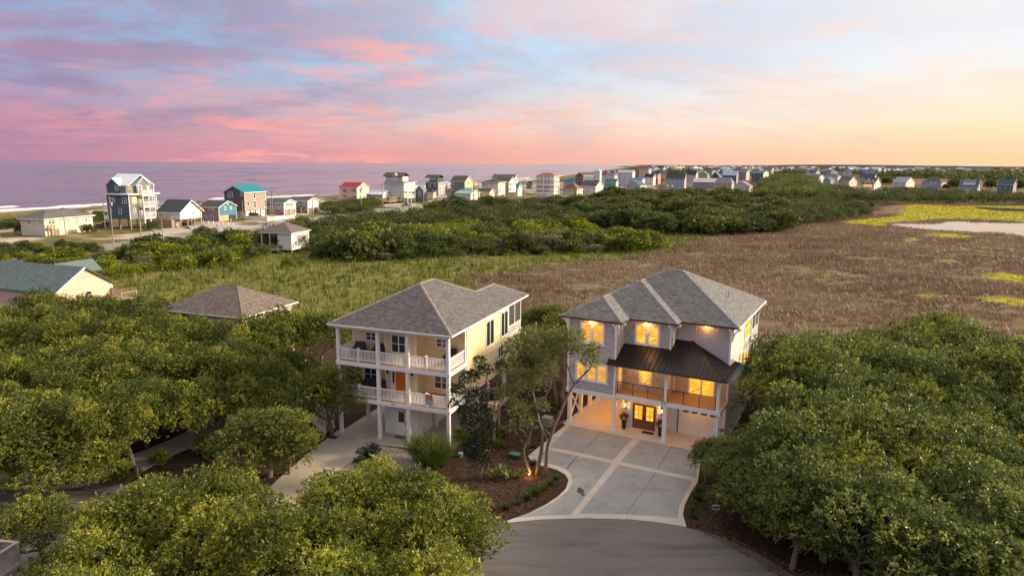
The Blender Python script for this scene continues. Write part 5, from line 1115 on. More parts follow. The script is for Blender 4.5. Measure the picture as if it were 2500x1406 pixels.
def far_house(x, y, s):
    k = rnd.randrange(len(TK)); az = math.degrees(math.atan2(x, y)); rot = -R_(az + rnd.choice((18, 30, 42, 55, -12))); scl = (s * rnd.uniform(.8, 1.35), s * rnd.uniform(.8, 1.2), s * rnd.uniform(.62, 1.05))
    pxx, pyy = proj((x, y, 0))
    zone = next(n for e_, n in ((1640, 'behind the blue grey house'), (1700, 'behind the blue grey slate house'), (1760, 'behind the long pink roof'), (1820, 'behind the navy gabled house'), (1890, 'behind the white porched house'), (1960, 'behind the tall dark trees'), (2030, 'behind the slate gabled house'), (2090, 'behind the beige twin gables'), (2160, 'behind the white farmhouse'), (2250, 'behind the pale blue house'), (2330, 'behind the lavender house'), (2410, 'behind the shed dormer'), (9999, 'behind the rightmost navy house')) if pxx < e_)
    row = 'on the skyline' if pyy < 415 else ('midway' if pyy < 421 else 'nearer')
    lab = TK[k]['base'] + ' ' + row + ' ' + zone
    if first[k]: TK[k].location = (x, y, 0); TK[k].rotation_euler = (0, 0, rot); TK[k].scale = scl; first[k] = False; TK[k]['label'] = lab
    else: dup(TK[k], (x, y, 0), rot, scl, lab)
    placed.append((x, y))
tries = 0
while len(placed) < 292 and tries < 16000:
    tries += 1
    if len(placed) < 170: px_ = rnd.uniform(1585, 2160); py_ = rnd.choice((rnd.uniform(411.5, 418), rnd.uniform(417, 430))) if px_ < 1880 else rnd.uniform(412, 424)
    elif len(placed) < 255: px_ = rnd.uniform(2130, 2520); py_ = rnd.uniform(417.5, 424.5)
    else: px_ = rnd.uniform(1960, 2160); py_ = rnd.uniform(419, 431)
    q = P(px_, py_)
    if q[0] < np.interp(q[1], SHY, SHX) + 25 or any((q[0] - a) ** 2 + (q[1] - b) ** 2 < (13 + q[1] * .003) ** 2 for a, b in placed): continue
    far_house(q[0], q[1], 1.3 if q[1] < 1500 else 1.9)

for o in [o for o in COL.objects if 'base' in o]: del o['base']
# ================================================================== vegetation
OAKL = leafmat('oak_leaf_warm', (.042, .066, .013), (.158, .188, .030), (.45, .44, .055), .35)
OAKR = leafmat('oak_leaf_cool', (.034, .062, .018), (.124, .168, .038), (.37, .40, .08), .35)
HOLLY = leafmat('holly_leaf', (.014, .028, .012), (.042, .066, .022), (.12, .15, .045), .2)
PALE = leafmat('pale_oak_leaf', (.08, .10, .026), (.23, .25, .07), (.44, .43, .16), .38)
BUSHM = leafmat('thicket_leaf', (.045, .070, .008), (.165, .205, .016), (.44, .44, .024), .32)
DARKM = leafmat('dark_canopy_leaf', (.032, .050, .013), (.100, .130, .027), (.24, .25, .045), .3)
def leaves(lobes, per, nl, L, W, seed, hemi=-.35, flat=.85, fill=.72, tn=.16, droop=0.0):
    """sprigs of leaves spread through puffs: lobes = rows of x, y, z, radius, tint"""
    rng = np.random.default_rng(seed); lb = np.asarray(lobes, float); cnt = np.maximum(4, (per * (lb[:, 3] / lb[:, 3].mean()) ** 2).astype(int))
    ii = np.repeat(np.arange(len(lb)), cnt); N = len(ii)
    d = rng.standard_normal((N * 3, 3)); d /= np.linalg.norm(d, axis=1, keepdims=True); d = d[d[:, 2] > hemi]
    while len(d) < N: d = np.concatenate([d, d])
    d = d[:N]; r = lb[ii, 3] * (fill + (1.08 - fill) * rng.random(N) ** .6)
    pos = lb[ii, :3] + d * r[:, None] * np.array([1, 1, flat]); pos += .12 * lb[ii, 3:4] * rng.standard_normal((N, 3))
    ax = d + .45 * rng.standard_normal((N, 3)) + np.array([0, 0, .35 - droop]); ax /= np.linalg.norm(ax, axis=1, keepdims=True)
    A = ax[:, None, :] + .75 * rng.standard_normal((N, nl, 3)); A /= np.linalg.norm(A, axis=2, keepdims=True)
    S = np.cross(A, rng.standard_normal((N, nl, 3))); S /= np.linalg.norm(S, axis=2, keepdims=True) + 1e-9
    ln = (L * (.65 + .6 * rng.random((N, nl))))[..., None]; b = pos[:, None, :] + A * ln * .15 + ax[:, None, :] * ln * (rng.random((N, nl, 1)) - .3)
    w = W * (.7 + .6 * rng.random((N, nl)))[..., None]; mid = b + A * ln * .5
    V = np.stack([b, mid + S * w / 2, b + A * ln, mid - S * w / 2], 2).reshape(-1, 3)
    T = (lb[ii, 4] + tn * rng.standard_normal(N))[:, None] + .12 * rng.standard_normal((N, nl))
    return V, np.arange(len(V)).reshape(-1, 4), np.clip(T, 0, 1).ravel()
def dome_lobes(R, zc, vr, n, seed, rl=(.26, .40), low=-.15, tm=.42, ts=.16, flat_top=1.0):
    rng = random.Random(seed); out = []
    for k in range(n):
        z = low + (1 - low) * ((k + .5) / n) ** .85; a = k * 2.39996 + rng.uniform(-.4, .4); rr = math.sqrt(max(0, 1 - z * z)); f = rng.uniform(.60, 1.05)
        out.append((R * rr * f * math.cos(a), R * rr * f * math.sin(a), zc + vr * z * f * flat_top, R * rng.uniform(*rl), min(.95, max(.05, rng.gauss(tm, ts)))))
    for k in range(n // 4):
        a, q = rng.random() * 6.28, rng.uniform(0, .5); out.append((R * q * math.cos(a), R * q * math.sin(a), zc + vr * rng.uniform(.1, .6), R * .33, tm - .1))  # inner puffs tinted darker, crown shade put into the leaf colour
    return out
def trunk_mesh(h, R, seed, n=6, r0=.17, m=None):
    rng = random.Random(seed); b = MB(); lean = rng.uniform(-.3, .3), rng.uniform(-.3, .3); f = h * rng.uniform(.32, .45)
    fork = (lean[0], lean[1], f); b.tube([(0, 0, -.15), (lean[0] * .3, lean[1] * .3, f * .5), fork], [r0 * 1.25, r0, r0 * .85], 7)
    for k in range(n):
        a = k * 6.283 / n + rng.uniform(-.4, .4); q = R * rng.uniform(.45, .8); e = (q * math.cos(a), q * math.sin(a), h * rng.uniform(.62, .88))
        md = tuple(fork[i] * .5 + e[i] * .5 + (rng.uniform(-.3, .3) if i < 2 else -.25) for i in range(3))
        b.tube([fork, md, e], [r0 * .6, r0 * .4, r0 * .15], 5)
        for s_ in range(3):
            e3 = tuple(e[i] + rng.uniform(-1.1, 1.1) * (1 if i < 2 else .1) + ((.55 + .5 * rng.random()) if i == 2 else 0) for i in range(3)); b.tube([e, tuple((e[i] + e3[i]) / 2 + rng.uniform(-.12, .12) for i in range(3)), e3], [r0 * .16, r0 * .10, .008], 4)
        for s_ in range(2):
            e2 = tuple(md[i] + rng.uniform(-.9, .9) * (1 if i < 2 else .2) + (.5 if i == 2 else 0) for i in range(3)); b.tube([md, e2], [r0 * .3, r0 * .1], 4)
    me = b.mesh('trunk'); me.materials.append(m or BARK); return me
class Kind:
    """a family of tree models whose copies share meshes"""
    def __init__(s, name, cat, n, mk, leafm, seed): s.name, s.cat, s.v, s.i = name, cat, [], 0; s.m = [mk(seed + k, leafm) for k in range(n)]
    def put(s, x, y, label, group=None, scale=1.0, rot=None, rng=random, k=None, z=0.0):
        c, tr = s.m[(s.i if k is None else k) % len(s.m)]; s.i += 1
        o = thing(s.name, label, s.cat, (x, y, z), 0, group); o.rotation_euler = (rng.uniform(-.08, .08), rng.uniform(-.08, .08), rng.random() * 6.283 if rot is None else rot); o.scale = scale if hasattr(scale, '__len__') else (scale,) * 3
        if tr: obj('trunk', tr, o)
        obj('crown', c, o); return o
def mk_oak(R, zc, vr, n, per, L, W, **kw):
    def f(seed, m):
        V, Q, T = leaves(dome_lobes(R, zc, vr, n, seed, **kw), per, 6, L, W, seed)
        return np_mesh('crown', V, Q, T, m), trunk_mesh(zc + vr * .4, R, seed)
    return f
def mk_bush(R, H, n, per, L, W, trunk=False, **kw):
    def f(seed, m):
        V, Q, T = leaves(dome_lobes(R, H * .35, H * .62, n, seed, low=-.4, **kw), per, 5, L, W, seed, tn=.13)
        return np_mesh('crown', V, Q, T, m), trunk_mesh(H * .6, R, seed, 5, .12) if trunk else None
    return f
oakF = Kind('live_oak_tree', 'tree', 5, mk_oak(2.7, 3.9, 2.4, 40, 86, .17, .075, rl=(.18, .34), ts=.24, low=-.4), OAKL, 100)
oakL = Kind('live_oak_tree', 'tree', 5, mk_oak(3.0, 4.1, 2.6, 40, 74, .20, .09, rl=(.18, .34), ts=.20, tm=.40, low=-.5), OAKL, 200)
oakR = Kind('live_oak_tree', 'tree', 8, mk_oak(3.1, 4.2, 2.5, 48, 60, .19, .085, rl=(.17, .33), ts=.18, tm=.43, low=-.75), OAKR, 300)
oakRY = Kind('live_oak_tree', 'tree', 3, mk_oak(3.0, 4.2, 2.6, 40, 60, .21, .10, rl=(.18, .36), ts=.2, tm=.42, low=-.7), OAKL, 350)
bushG = Kind('thicket_shrub', 'shrub', 2, mk_bush(2.2, 3.0, 14, 34, .40, .12, ts=.15, tm=.4), leafmat('grey_twiggy_leaf', (.09, .075, .05), (.19, .165, .10), (.30, .27, .17), .2), 450)
bushY = Kind('thicket_shrub', 'shrub', 5, mk_bush(2.6, 3.4, 16, 46, .42, .2, ts=.17, tm=.48), BUSHM, 400)
bushD = Kind('thicket_shrub', 'shrub', 4, mk_bush(2.6, 3.6, 16, 46, .42, .2, ts=.12, tm=.36), DARKM, 500)
belt = Kind('windswept_tree', 'tree', 4, mk_bush(4.2, 6.2, 26, 60, .5, .25, True, rl=(.22, .34), ts=.12, tm=.42), DARKM, 600)
def fill(polys, ztop, spacing, seed, avoid=(), keep=None):
    """trees grown apart from each other over an area drawn on the plane of their tops"""
    W_ = [pw(q, ztop) for q in polys]; rng = random.Random(seed); pts = []; allp = np.concatenate([np.array(q) for q in W_]); lo, hi = allp.min(0), allp.max(0)
    n = int((hi[0] - lo[0]) * (hi[1] - lo[1]) / (spacing * spacing) * 14)
    for _ in range(n):
        x, y = rng.uniform(lo[0], hi[0]), rng.uniform(lo[1], hi[1]); X1, Y1 = np.array([x]), np.array([y])
        if not any(inpoly(X1, Y1, q)[0] for q in W_) or abs(x) > y * .80 + 4: continue
        if any((x - a) ** 2 + (y - b) ** 2 < spacing * spacing for a, b in pts): continue
        if any((x - a) ** 2 + (y - b) ** 2 < r * r for a, b, r in avoid): continue
        pts.append((x, y))
    return pts
vr_ = random.Random(31)
def pick(v, *steps): return next(n for e_, n in steps if v < e_)
# --- canopy right of the grey house
for x, y in fill([[(1895, 822), (1960, 806), (2080, 815), (2160, 802), (2260, 786), (2400, 800), (2560, 835), (2700, 900), (2700, 1150), (2560, 1150), (2330, 1090), (2150, 1180), (1980, 1190), (1870, 1150), (1858, 1085), (1868, 1010), (1900, 935), (1915, 880)]], 6.6, 3.5, 7):
    px_, py_ = proj((x, y, 6.6)); h = (.92 if py_ > 900 else 1.06) + .2 * vnoise(np.array([x]), np.array([y]), 11, 3)[0] * 2 + vr_.uniform(-.06, .08)
    where = pick(px_, (1880, 'by the grey house wall'), (1960, 'just right of the grey house'), (2060, 'left of the wood\'s middle'), (2180, 'at the middle of the wood'), (2320, 'right of the wood\'s middle'), (9999, 'by the right picture edge')) + pick(py_, (850, ', on the marsh side'), (910, ', behind its centre'), (1000, ', in its centre'), (1090, ', before its centre'), (9999, ', nearest the road'))
    (oakRY if vr_.random() < .2 else oakR).put(x, y, 'dense green live oak ' + where, 'live oaks of the right hand wood', (h * vr_.uniform(.95, 1.15), h * vr_.uniform(.95, 1.15), h), rng=vr_)
for q, lab in (((2420, 1180), 'large live oak leaning in from the lower right corner'), ((2520, 1260), 'lowest live oak at the lower right corner'), ((2330, 1290), 'live oak with bare twigs beside the lower right corner tree')):
    x, y, _ = P(*q, 6.0); oakR.put(x, y, lab, scale=(1.15, 1.15, .95), rng=vr_)
for i, q in enumerate([(1835, 1218), (1835, 1255), (1850, 1285), (1895, 1315), (1950, 1345), (2010, 1370), (2080, 1390), (2150, 1400), (2230, 1410), (1850, 1190), (1880, 1250), (1960, 1290), (2050, 1320), (2150, 1345)]):
    x, y, _ = P(*q); oakR.put(x, y, 'low leafy oak scrub edging the right wood, ' + ('front row ' if i < 9 else 'second row ') + pick(q[0], (1860, 'by the drive'), (2000, 'at the road bend'), (9999, 'towards the bottom edge')), 'oak scrub along the road edge', (.95, .95, .62), rng=vr_)
# --- canopy left
for x, y in fill([[(-90, 728), (60, 722), (200, 712), (300, 728), (450, 738), (480, 752), (395, 768), (500, 792), (545, 800), (640, 800), (720, 815), (700, 850), (660, 890), (580, 915), (480, 935), (380, 945), (300, 950), (200, 950), (60, 960), (-90, 960)]], 6.4, 3.6, 17, avoid=[(P(500, 960)[0], P(500, 960)[1], 1)]):
    px_, py_ = proj((x, y, 6.4)); h = .88 + vr_.uniform(-.12, .14)
    where = 'in front of the green roofed house' if py_ < 760 and px_ < 380 else ('in front of the brown roofed house' if px_ > 380 and py_ < 830 else ('standing along the concrete drive' if px_ > 380 else 'in the left wood, ' + pick(px_, (80, 'at the left edge'), (200, 'left of its middle'), (300, 'at its middle'), (9999, 'towards the drive')) + pick(py_, (800, ', at the back'), (880, ', halfway'), (9999, ', at the front'))))
    oakL.put(x, y, 'olive green live oak ' + where, 'live oaks of the left hand wood', (h * vr_.uniform(.95, 1.15), h * vr_.uniform(.95, 1.15), h), rng=vr_)
for q, z, s, lab in (((690, 765), 7.0, (1.15, 1.1, 1.05), 'broad live oak between the brown roof and the yellow house'), ((775, 762), 6.8, (1.05, 1.05, 1.0), 'rounded live oak behind the yellow house, left of its porch'), ((620, 785), 6.6, (1.0, 1.0, 1.0), 'live oak with forked bare trunk beside the brown roof'),
                     ((805, 905), 5.6, (1.0, .95, .86), 'live oak over the white stair of the yellow house'), ((650, 1030), 4.2, (1.1, 1.05, .70), 'low spreading oak beside the drive of the yellow house'), ((700, 1050), 3.4, (.72, .72, .55), 'lowest dark oak right above the foreground canopy'),
                     ((60, 985), 6.2, (1.25, 1.25, .95), 'bright yellow green oak at the left edge above the road'), ((190, 1000), 5.8, (.9, .9, .9), 'yellow green oak beside the left edge oak'), ((-60, 1010), 6.0, (1.1, 1.1, .92), 'oak cut by the left edge of the picture'), ((110, 1080), 4.2, (1.05, 1.05, .62), 'low yellow green oak under the left edge oak'), ((225, 1075), 3.6, (.6, .6, .56), 'drooping oak bough hanging over the left hand road'),
                     ((75, 1215), 4.4, (.62, .62, .62), 'dark sparse oak before the left hand road'), ((120, 1400), 3.4, (.5, .5, .5), 'small oak below the deck railing at the lower left')):
    x, y, _ = P(*q, z); oakL.put(x, y, lab, scale=s, rng=vr_)
for q, z, lab in (((455, 782), 6.3, 'live oak hiding the left corner of the brown roofed house'), ((545, 800), 6.0, 'live oak hiding the middle of the brown roofed house'), ((520, 860), 6.3, 'grey green live oak standing left of the forked one')):
    x, y, _ = P(*q, z); oakL.put(x, y, lab, scale=(1.0, 1.0, z / 6.6), rng=vr_)
for q, z, lab in (((300, 1250), 5.5, 'foreground oak at the left end of the bottom canopy, by the road'), ((225, 1335), 5.4, 'foreground oak at the left end of the bottom canopy, lower one'), ((385, 1195), 5.3, 'foreground oak at the top left of the bottom canopy'), ((150, 1420), 5.2, 'foreground oak cut by the bottom edge right of the deck railing'), ((1015, 1172), 5.8, 'foreground oak at the top right of the bottom canopy, below the grass clumps'), ((930, 1165), 5.8, 'foreground oak reaching up to the pebble bed'), ((1090, 1225), 5.6, 'foreground oak at the right end of the bottom canopy, above the road')):
    x, y, _ = P(*q, z); oakF.put(x, y, lab, scale=(1, 1, z / 6.2), rng=vr_)
# --- trees round the two houses
for q, z, s, lab, kd in (((1335, 752), 6.0, (.92, .92, .92), 'round oak behind the two houses, between their roofs', oakL), ((1300, 850), 4.2, (.62, .62, .66), 'small oak against the side wall of the yellow house', oakL), ((1392, 775), 6.4, (.7, .7, .95), 'dark oak just left of the grey house wall', oakR)):
    x, y, _ = P(*q, z); kd.put(x, y, lab, scale=s, rng=vr_)
for q, s, lab in (((1722, 1178), (.40, .40, .48), 'small loose oak overhanging the right edge of the grey drive'), ((1778, 1195), (.5, .5, .42), 'low oak spreading along the right edge of the grey drive'), ((1815, 1225), (.6, .6, .5), 'low oak between the drive and the right hand wood')):
    x, y, _ = P(*q); oakR.put(x, y, lab, scale=s, rng=vr_)
# --- foreground canopy at the bottom
for x, y in fill([[(170, 1335), (290, 1235), (460, 1180), (560, 1165), (700, 1195), (850, 1180), (1000, 1185), (1050, 1215), (1090, 1300), (1100, 1420), (1115, 1560), (1080, 1800), (300, 1800), (120, 1500)]], 5.9, 2.85, 27):
    px_, py_ = proj((x, y, 5.9)); h = .90 + vr_.uniform(-.1, .14)
    where = 'nearest the cul de sac' if px_ > 900 and py_ > 1200 else ('below the gravel bed of the yellow house' if px_ > 700 else ('beside the left hand road' if px_ < 420 else pick(px_, (560, 'at the bottom left corner'), (9999, 'at the bottom edge left of centre')) + pick(py_, (1200, ', furthest back'), (1300, ', halfway down'), (9999, ', lowest'))))
    oakF.put(x, y, 'yellow green foreground live oak ' + where, 'live oaks of the foreground canopy', (h * vr_.uniform(.9, 1.1), h * vr_.uniform(.9, 1.1), h), rng=vr_)
# --- thicket between houses and beach road
def band(polys, zt, sp, seed, kinds, lab, group, smin, smax, k0=.5, mass=None):
    pts = fill(polys, zt, sp, seed)
    if mass:
        lob = []; R, H = mass
        for x, y in pts:
            s = vr_.uniform(smin, smax); t0 = vr_.gauss(.42, .10) + .25 * vnoise(np.array([x]), np.array([y]), 18, 5)[0]
            for q in dome_lobes(R * s, H * s * .4, H * s * .58, 13, int(x * 7 + y * 13), low=-.3, ts=.09, tm=t0): lob.append((x + q[0], y + q[1], *q[2:]))
        V, Q, T = leaves(lob, 26, 5, .13 * R, .07 * R, seed, tn=.12)
        tag(obj(kinds, np_mesh(kinds, V, Q, T, DARKM)), lab, 'wood', kind='stuff'); return
    for x, y in pts:
        kd = kinds[0] if vnoise(np.array([x]), np.array([y]), 18, 5)[0] + vr_.uniform(-.2, .2) > (k0 - .5) else kinds[-1]; s = vr_.uniform(smin, smax) * vr_.choice((.7, 1, 1, 1.15)); kd = bushG if kd is not belt and vr_.random() < .09 else kd
        px_, py_ = proj((x, y, 2)); tone = 'bright yellow green ' if kd is bushY else ('' if kd is belt else ('twiggy grey ' if kd is bushG else 'deep green '))
        lb = lab if isinstance(lab, str) else tone + lab[0] + ' ' + pick(px_, *lab[1]) + pick(py_, *lab[2])
        o = kd.put(x, y, lb, group, (s * vr_.uniform(.9, 1.25), s * vr_.uniform(.9, 1.2), s * (vr_.uniform(.5, .85) if kd is belt else vr_.uniform(.5, 1.0))), rng=vr_)
        o.rotation_euler[0], o.rotation_euler[1] = vr_.uniform(-.12, .12), vr_.uniform(-.12, .12)
band([[(40, 650), (130, 628), (250, 612), (400, 596), (470, 584), (560, 575), (650, 562), (640, 600), (610, 618), (500, 634), (360, 645), (220, 662), (120, 668)]], 2.0, 4.4, 51, [bushY, bushD], ('coast road shrub', ((170, 'at the far left'), (300, 'above the green roof'), (420, 'below the dark blue house'), (540, 'below the teal house'), (9999, 'beside the white hut')), ((595, ', road side'), (625, ', mid thicket'), (9999, ', sedge side'))), 'shrubs along the coast road', .75, 1.25)
band([[(765, 590), (800, 575), (900, 555), (1000, 548), (1150, 540), (1300, 548), (1420, 552), (1520, 568), (1590, 584), (1590, 594), (1450, 596), (1300, 600), (1180, 600), (1000, 610), (880, 614), (770, 612)]], 2.4, 4.8, 52, [bushY, bushD], ('thicket shrub', ((850, 'right of the white hut'), (960, 'below the crimson roof'), (1070, 'below the mint and navy houses'), (1180, 'below the green house'), (1300, 'below the tan tower house'), (1420, 'below the blush decks'), (1520, 'near the tip of the thicket'), (9999, 'at the tip of the thicket')), ((560, ', at the back'), (578, ', second row back'), (592, ', third row'), (9999, ', at the sedge edge'))), 'shrubs of the middle thicket', .9, 1.55, .42)
band([[(640, 568), (720, 550), (820, 530), (960, 520), (1080, 510), (1200, 503), (1320, 507), (1420, 530), (1280, 548), (1150, 536), (1000, 545), (860, 556), (760, 585), (650, 582)]], 3.4, 5.2, 53, 'back_thicket', 'dark green mass of thicket at the back near the beach road', None, 1.0, 1.5, mass=(3.0, 3.4))
band([[(1060, 500), (1140, 490), (1220, 483), (1330, 482), (1400, 477), (1500, 468), (1600, 464), (1720, 466), (1850, 472), (1890, 485), (1900, 530), (1800, 536), (1700, 532), (1560, 532), (1430, 520), (1320, 500), (1200, 497)]], 5.5, 9.5, 54, [belt], ('windswept dark tree', ((1150, 'below the green house'), (1240, 'below the tan tower house'), (1330, 'below the white gable end'), (1420, 'below the reddish brown roof'), (1500, 'below the lavender grey house'), (1590, 'below the grey gable front'), (1690, 'below the large blue grey house'), (1790, 'below the long pink roof'), (9999, 'below the plain lavender gable')), ((490, ', at the back'), (505, ', second row'), (522, ', third row'), (9999, ', at the front'))), 'trees of the dark belt', 1.15, 1.6)
band([[(1870, 480), (1960, 478), (2080, 500), (2125, 512), (2060, 520), (1960, 530), (1900, 545), (1800, 548), (1850, 520)]], 3.4, 5.2, 55, 'point_thicket', 'green mass of thicket on the point by the marsh pond', None, .9, 1.4, mass=(3.0, 4.0))
band([[(1870, 432), (1930, 428), (1985, 440), (2000, 458), (2080, 468), (1980, 478), (1860, 470)]], 6, 10, 56, 'tall_clump', 'tall dark clump of trees left of the slate gabled house', None, 1.1, 1.5, mass=(5.0, 6.6))
band([[(2000, 462), (2120, 470), (2200, 465), (2300, 468), (2420, 476), (2540, 478), (2540, 486), (2300, 484), (2100, 482), (2010, 476)]], 4, 10, 57, 'tree_row', 'dark wood in the row before the right hand houses', None, 1.0, 1.4, mass=(4.5, 4.6))
for q, s in (((2165, 452), 1.5), ((2330, 461), 1.5), ((2420, 462), 1.5), ((2485, 464), 1.6), ((2310, 463), .8)):
    x, y, _ = P(*q); belt.put(x, y, 'rounded dark tree standing between the right hand houses', 'trees between the right hand houses', s, rng=vr_)
band([[(0, 534), (60, 527), (200, 516), (262, 512), (264, 526), (100, 540), (0, 548)]], 2, 4.5, 58, 'dune_scrub', 'low dune scrub behind the cream bungalow', None, .6, 1.0, mass=(2.4, 1.7))
band([[(790, 500), (905, 488), (925, 500), (900, 512), (800, 514)]], 2, 4.5, 59, 'saltbox_scrub', 'dark dune scrub below the crimson roofed saltbox', None, .9, 1.2, mass=(2.8, 3.2))
band([[(0, 598), (80, 592), (190, 590), (236, 598), (230, 608), (60, 622), (0, 625)]], 1.5, 4.2, 60, [bushY, bushD], 'low round shrub on the verge below the cream bungalow', 'verge shrubs', .5, .8)
for q, s, lab in (((65, 572), 1.0, 'dark shrub at the left end of the cream bungalow'), ((215, 570), .7, 'dark shrub under the right end of the cream bungalow'), ((372, 563), .75, 'round shrub at the foot of the tall dark blue house'), ((498, 590), 1.1, 'tall rounded shrub standing above the coast road bend'), ((620, 535), .7, 'clipped shrub before the turquoise roofed house'), ((735, 555), .9, 'shrub behind the little white hut')):
    x, y, _ = P(*q); bushD.put(x, y, lab, scale=s, rng=vr_)
for q, s in (((700, 655), .5), ((735, 650), .35), ((520, 655), .45), ((1110, 625), .4), ((570, 662), .35), ((430, 655), .5)):
    x, y, _ = P(*q); bushY.put(x, y, 'small yellow green shrub standing alone in the sedge', 'lone shrubs in the sedge', s, rng=vr_)
for q, s in (((2290, 490), .8), ((2320, 492), .8), ((2090, 505), .9), ((2125, 507), .7)):
    x, y, _ = P(*q); bushD.put(x, y, 'dark shrub on the marsh beyond the pond', 'lone shrubs on the far marsh', s, rng=vr_)
# --- woods too far to count
def wood(name, label, pts, seed, L, m=DARKM):
    rng = random.Random(seed); V, Q, T = leaves([(x, y, r * .55, r, rng.gauss(.42, .1)) for x, y, r in pts], 60, 4, L, L * .5, seed, hemi=-.2, flat=.7)
    tag(obj(name, np_mesh(name, V, Q, T, m)), label, 'wood', kind='stuff')
rg = random.Random(66); pts = []
for _ in range(420):
    q = P(rg.uniform(1590, 2540), rg.uniform(411, 430))
    if q[0] > np.interp(q[1], SHY, SHX) + 60: pts.append((q[0], q[1], rg.uniform(5, 8)))
wood('distant_trees', 'dark trees scattered among the crowded far houses', pts, 5, 2.6)
pts = []
for _ in range(150):
    q = P(*rg.choice(((rg.uniform(2130, 2330), rg.uniform(434, 436.5)), (rg.uniform(2330, 2500), rg.uniform(434, 446)), (rg.uniform(2320, 2440), rg.uniform(432, 440))))); pts.append((q[0], q[1], rg.uniform(5, 9)))
wood('channel_trees', 'low dark wood along the tidal channel at the right', pts, 6, 2.4)
hb = MB(); xs_ = np.linspace(1000, 12000, 90); prof = 30 + 10 * vnoise(xs_, xs_ * 0, 900, 3) + 5 * vnoise(xs_, xs_ * 0 + 5, 160, 4)
v0 = [(x, 6200 - x * .12, -2) for x in xs_]; v1 = [(x, 6200 - x * .12 + 60, max(8, h * min(1, (x - 1000) / 1600))) for x, h in zip(xs_, prof)]; v2 = [(x, 6900 - x * .12, 0) for x in xs_]; n_ = len(xs_)
hb.add(v0 + v1 + v2, [(i, i + 1, n_ + i + 1, n_ + i) for i in range(n_ - 1)] + [(n_ + i, n_ + i + 1, 2 * n_ + i + 1, 2 * n_ + i) for i in range(n_ - 1)])
hb.build('wooded_hills', mat('far_forest', (.045, .06, .04), .9, .25, .01), kind='structure')
# ================================================================== houses half hidden on the left
BF = Frame(P(392, 755, 6.0) * np.array([1, 1, 0]), 20.0)
Bh = thing('brown_roof_house', 'house with wide brown hip roof half hidden behind the oaks', 'house', BF.o, 20.0)
MB().box(.5, 11.0, .5, 9.0, 0, 5.98).build('wall', cmat((.46, .37, .31)), Bh); MB().box(.2, 11.3, .2, 9.3, 5.86, 5.95).build('soffit', WHITE2, Bh)
hp = hipf(.45, 11.05, .45, 9.05, 6.0, 8.38, .45)
shingled_roof(Bh, hp, ROOFB, CAP, [(hp[0][0], hp[0][3] if len(hp[0]) > 3 else hp[0][2]), (hp[1][0], hp[1][2]), (hp[0][2], hp[0][3]) if len(hp[0]) > 3 else (hp[1][2], hp[1][3]), (hp[2][0], hp[2][2])], capm=mat('brown_ridge_cap', (.15, .12, .105), .9, .1, tint=.4))
eave_trim(Bh, [(0, 0), (11.5, 0), (11.5, 9.5)], 5.84, 5.98, .1, WHITE2)
for u in (1.5, 4.8, 8.5): window(Bh, 'v', .49, (u, u + 1.4, 3.6, 5.2), 2); 
for v in (2, 5.6): window(Bh, 'u', 11.01, (v, v + 1.3, 3.6, 5.2), 2)
MB().box(11.0, 15.5, -2.5, 6.0, -.02, .12).build('patio', CONCY, Bh)
e0 = P(135, 712, 5.0) * np.array([1, 1, 0]); TF = Frame(e0, 20.0)
Th = thing('green_roof_house', 'peach gabled house with blue green shingle roof at the left edge', 'house', e0, 20.0)
b = MB().box(-26, 0, 0, 8.6, 0, 5.0); gable_wall(b, -25.99, -.01, .01, 8.59, 5.0, 7.75, 'u'); PEACH = mat('peach_siding', (.62, .47, .36), .7, .05, 1.5, tint=.1); b.build('wall', PEACH, Th)
lap(Th, 'clapboards', [([(.008, 0, 1), (.008, 8.6, 1), (.008, 8.6, 5), (.008, 4.3, 7.75), (.008, 0, 5)], (1, 0, 0))], PEACH, .17)
gp2 = gabf(-26, 0, 0, 8.6, 5.08, 7.83, .45, 'u'); shingled_roof(Th, gp2, ROOFGR, CAP, None, tab=.33, step=.16)
for q in gp2: MB().bar(np.array(q[1]) + (.02, 0, -.12), np.array(q[2]) + (.02, 0, -.12), .08, .24).build('rake_board', WHITE2, Th)
window(Th, 'u', .02, TF.ru((207, 711), (226, 728), .02), 1); MB().box(-.06, .06, 8.5, 8.66, 0, 5.0).build('corner_board', WHITE2, Th)
m = MB().box(.1, 5, 5.8, 8.5, 2.9, 3.1); m.box(.1, 5, 8.42, 8.5, 4.0, 4.1).box(4.92, 5, 5.8, 8.4, 4.0, 4.1)
for k in range(24): m.box(.2 + k * .2, .26 + k * .2, 8.44, 8.48, 3.1, 4.0)
for u, v in ((.2, 8.4), (4.9, 8.4), (4.9, 5.9)): m.box(u - .08, u + .08, v - .08, v + .08, 0, 4.15)
m.build('side_deck', LUMBER, Th)
roof_part(Th, gabf(-7, -4, 4.5, 10, 6.4, 7.7, .3, 'v'), ROOFGR, name='cross_gable_roof')

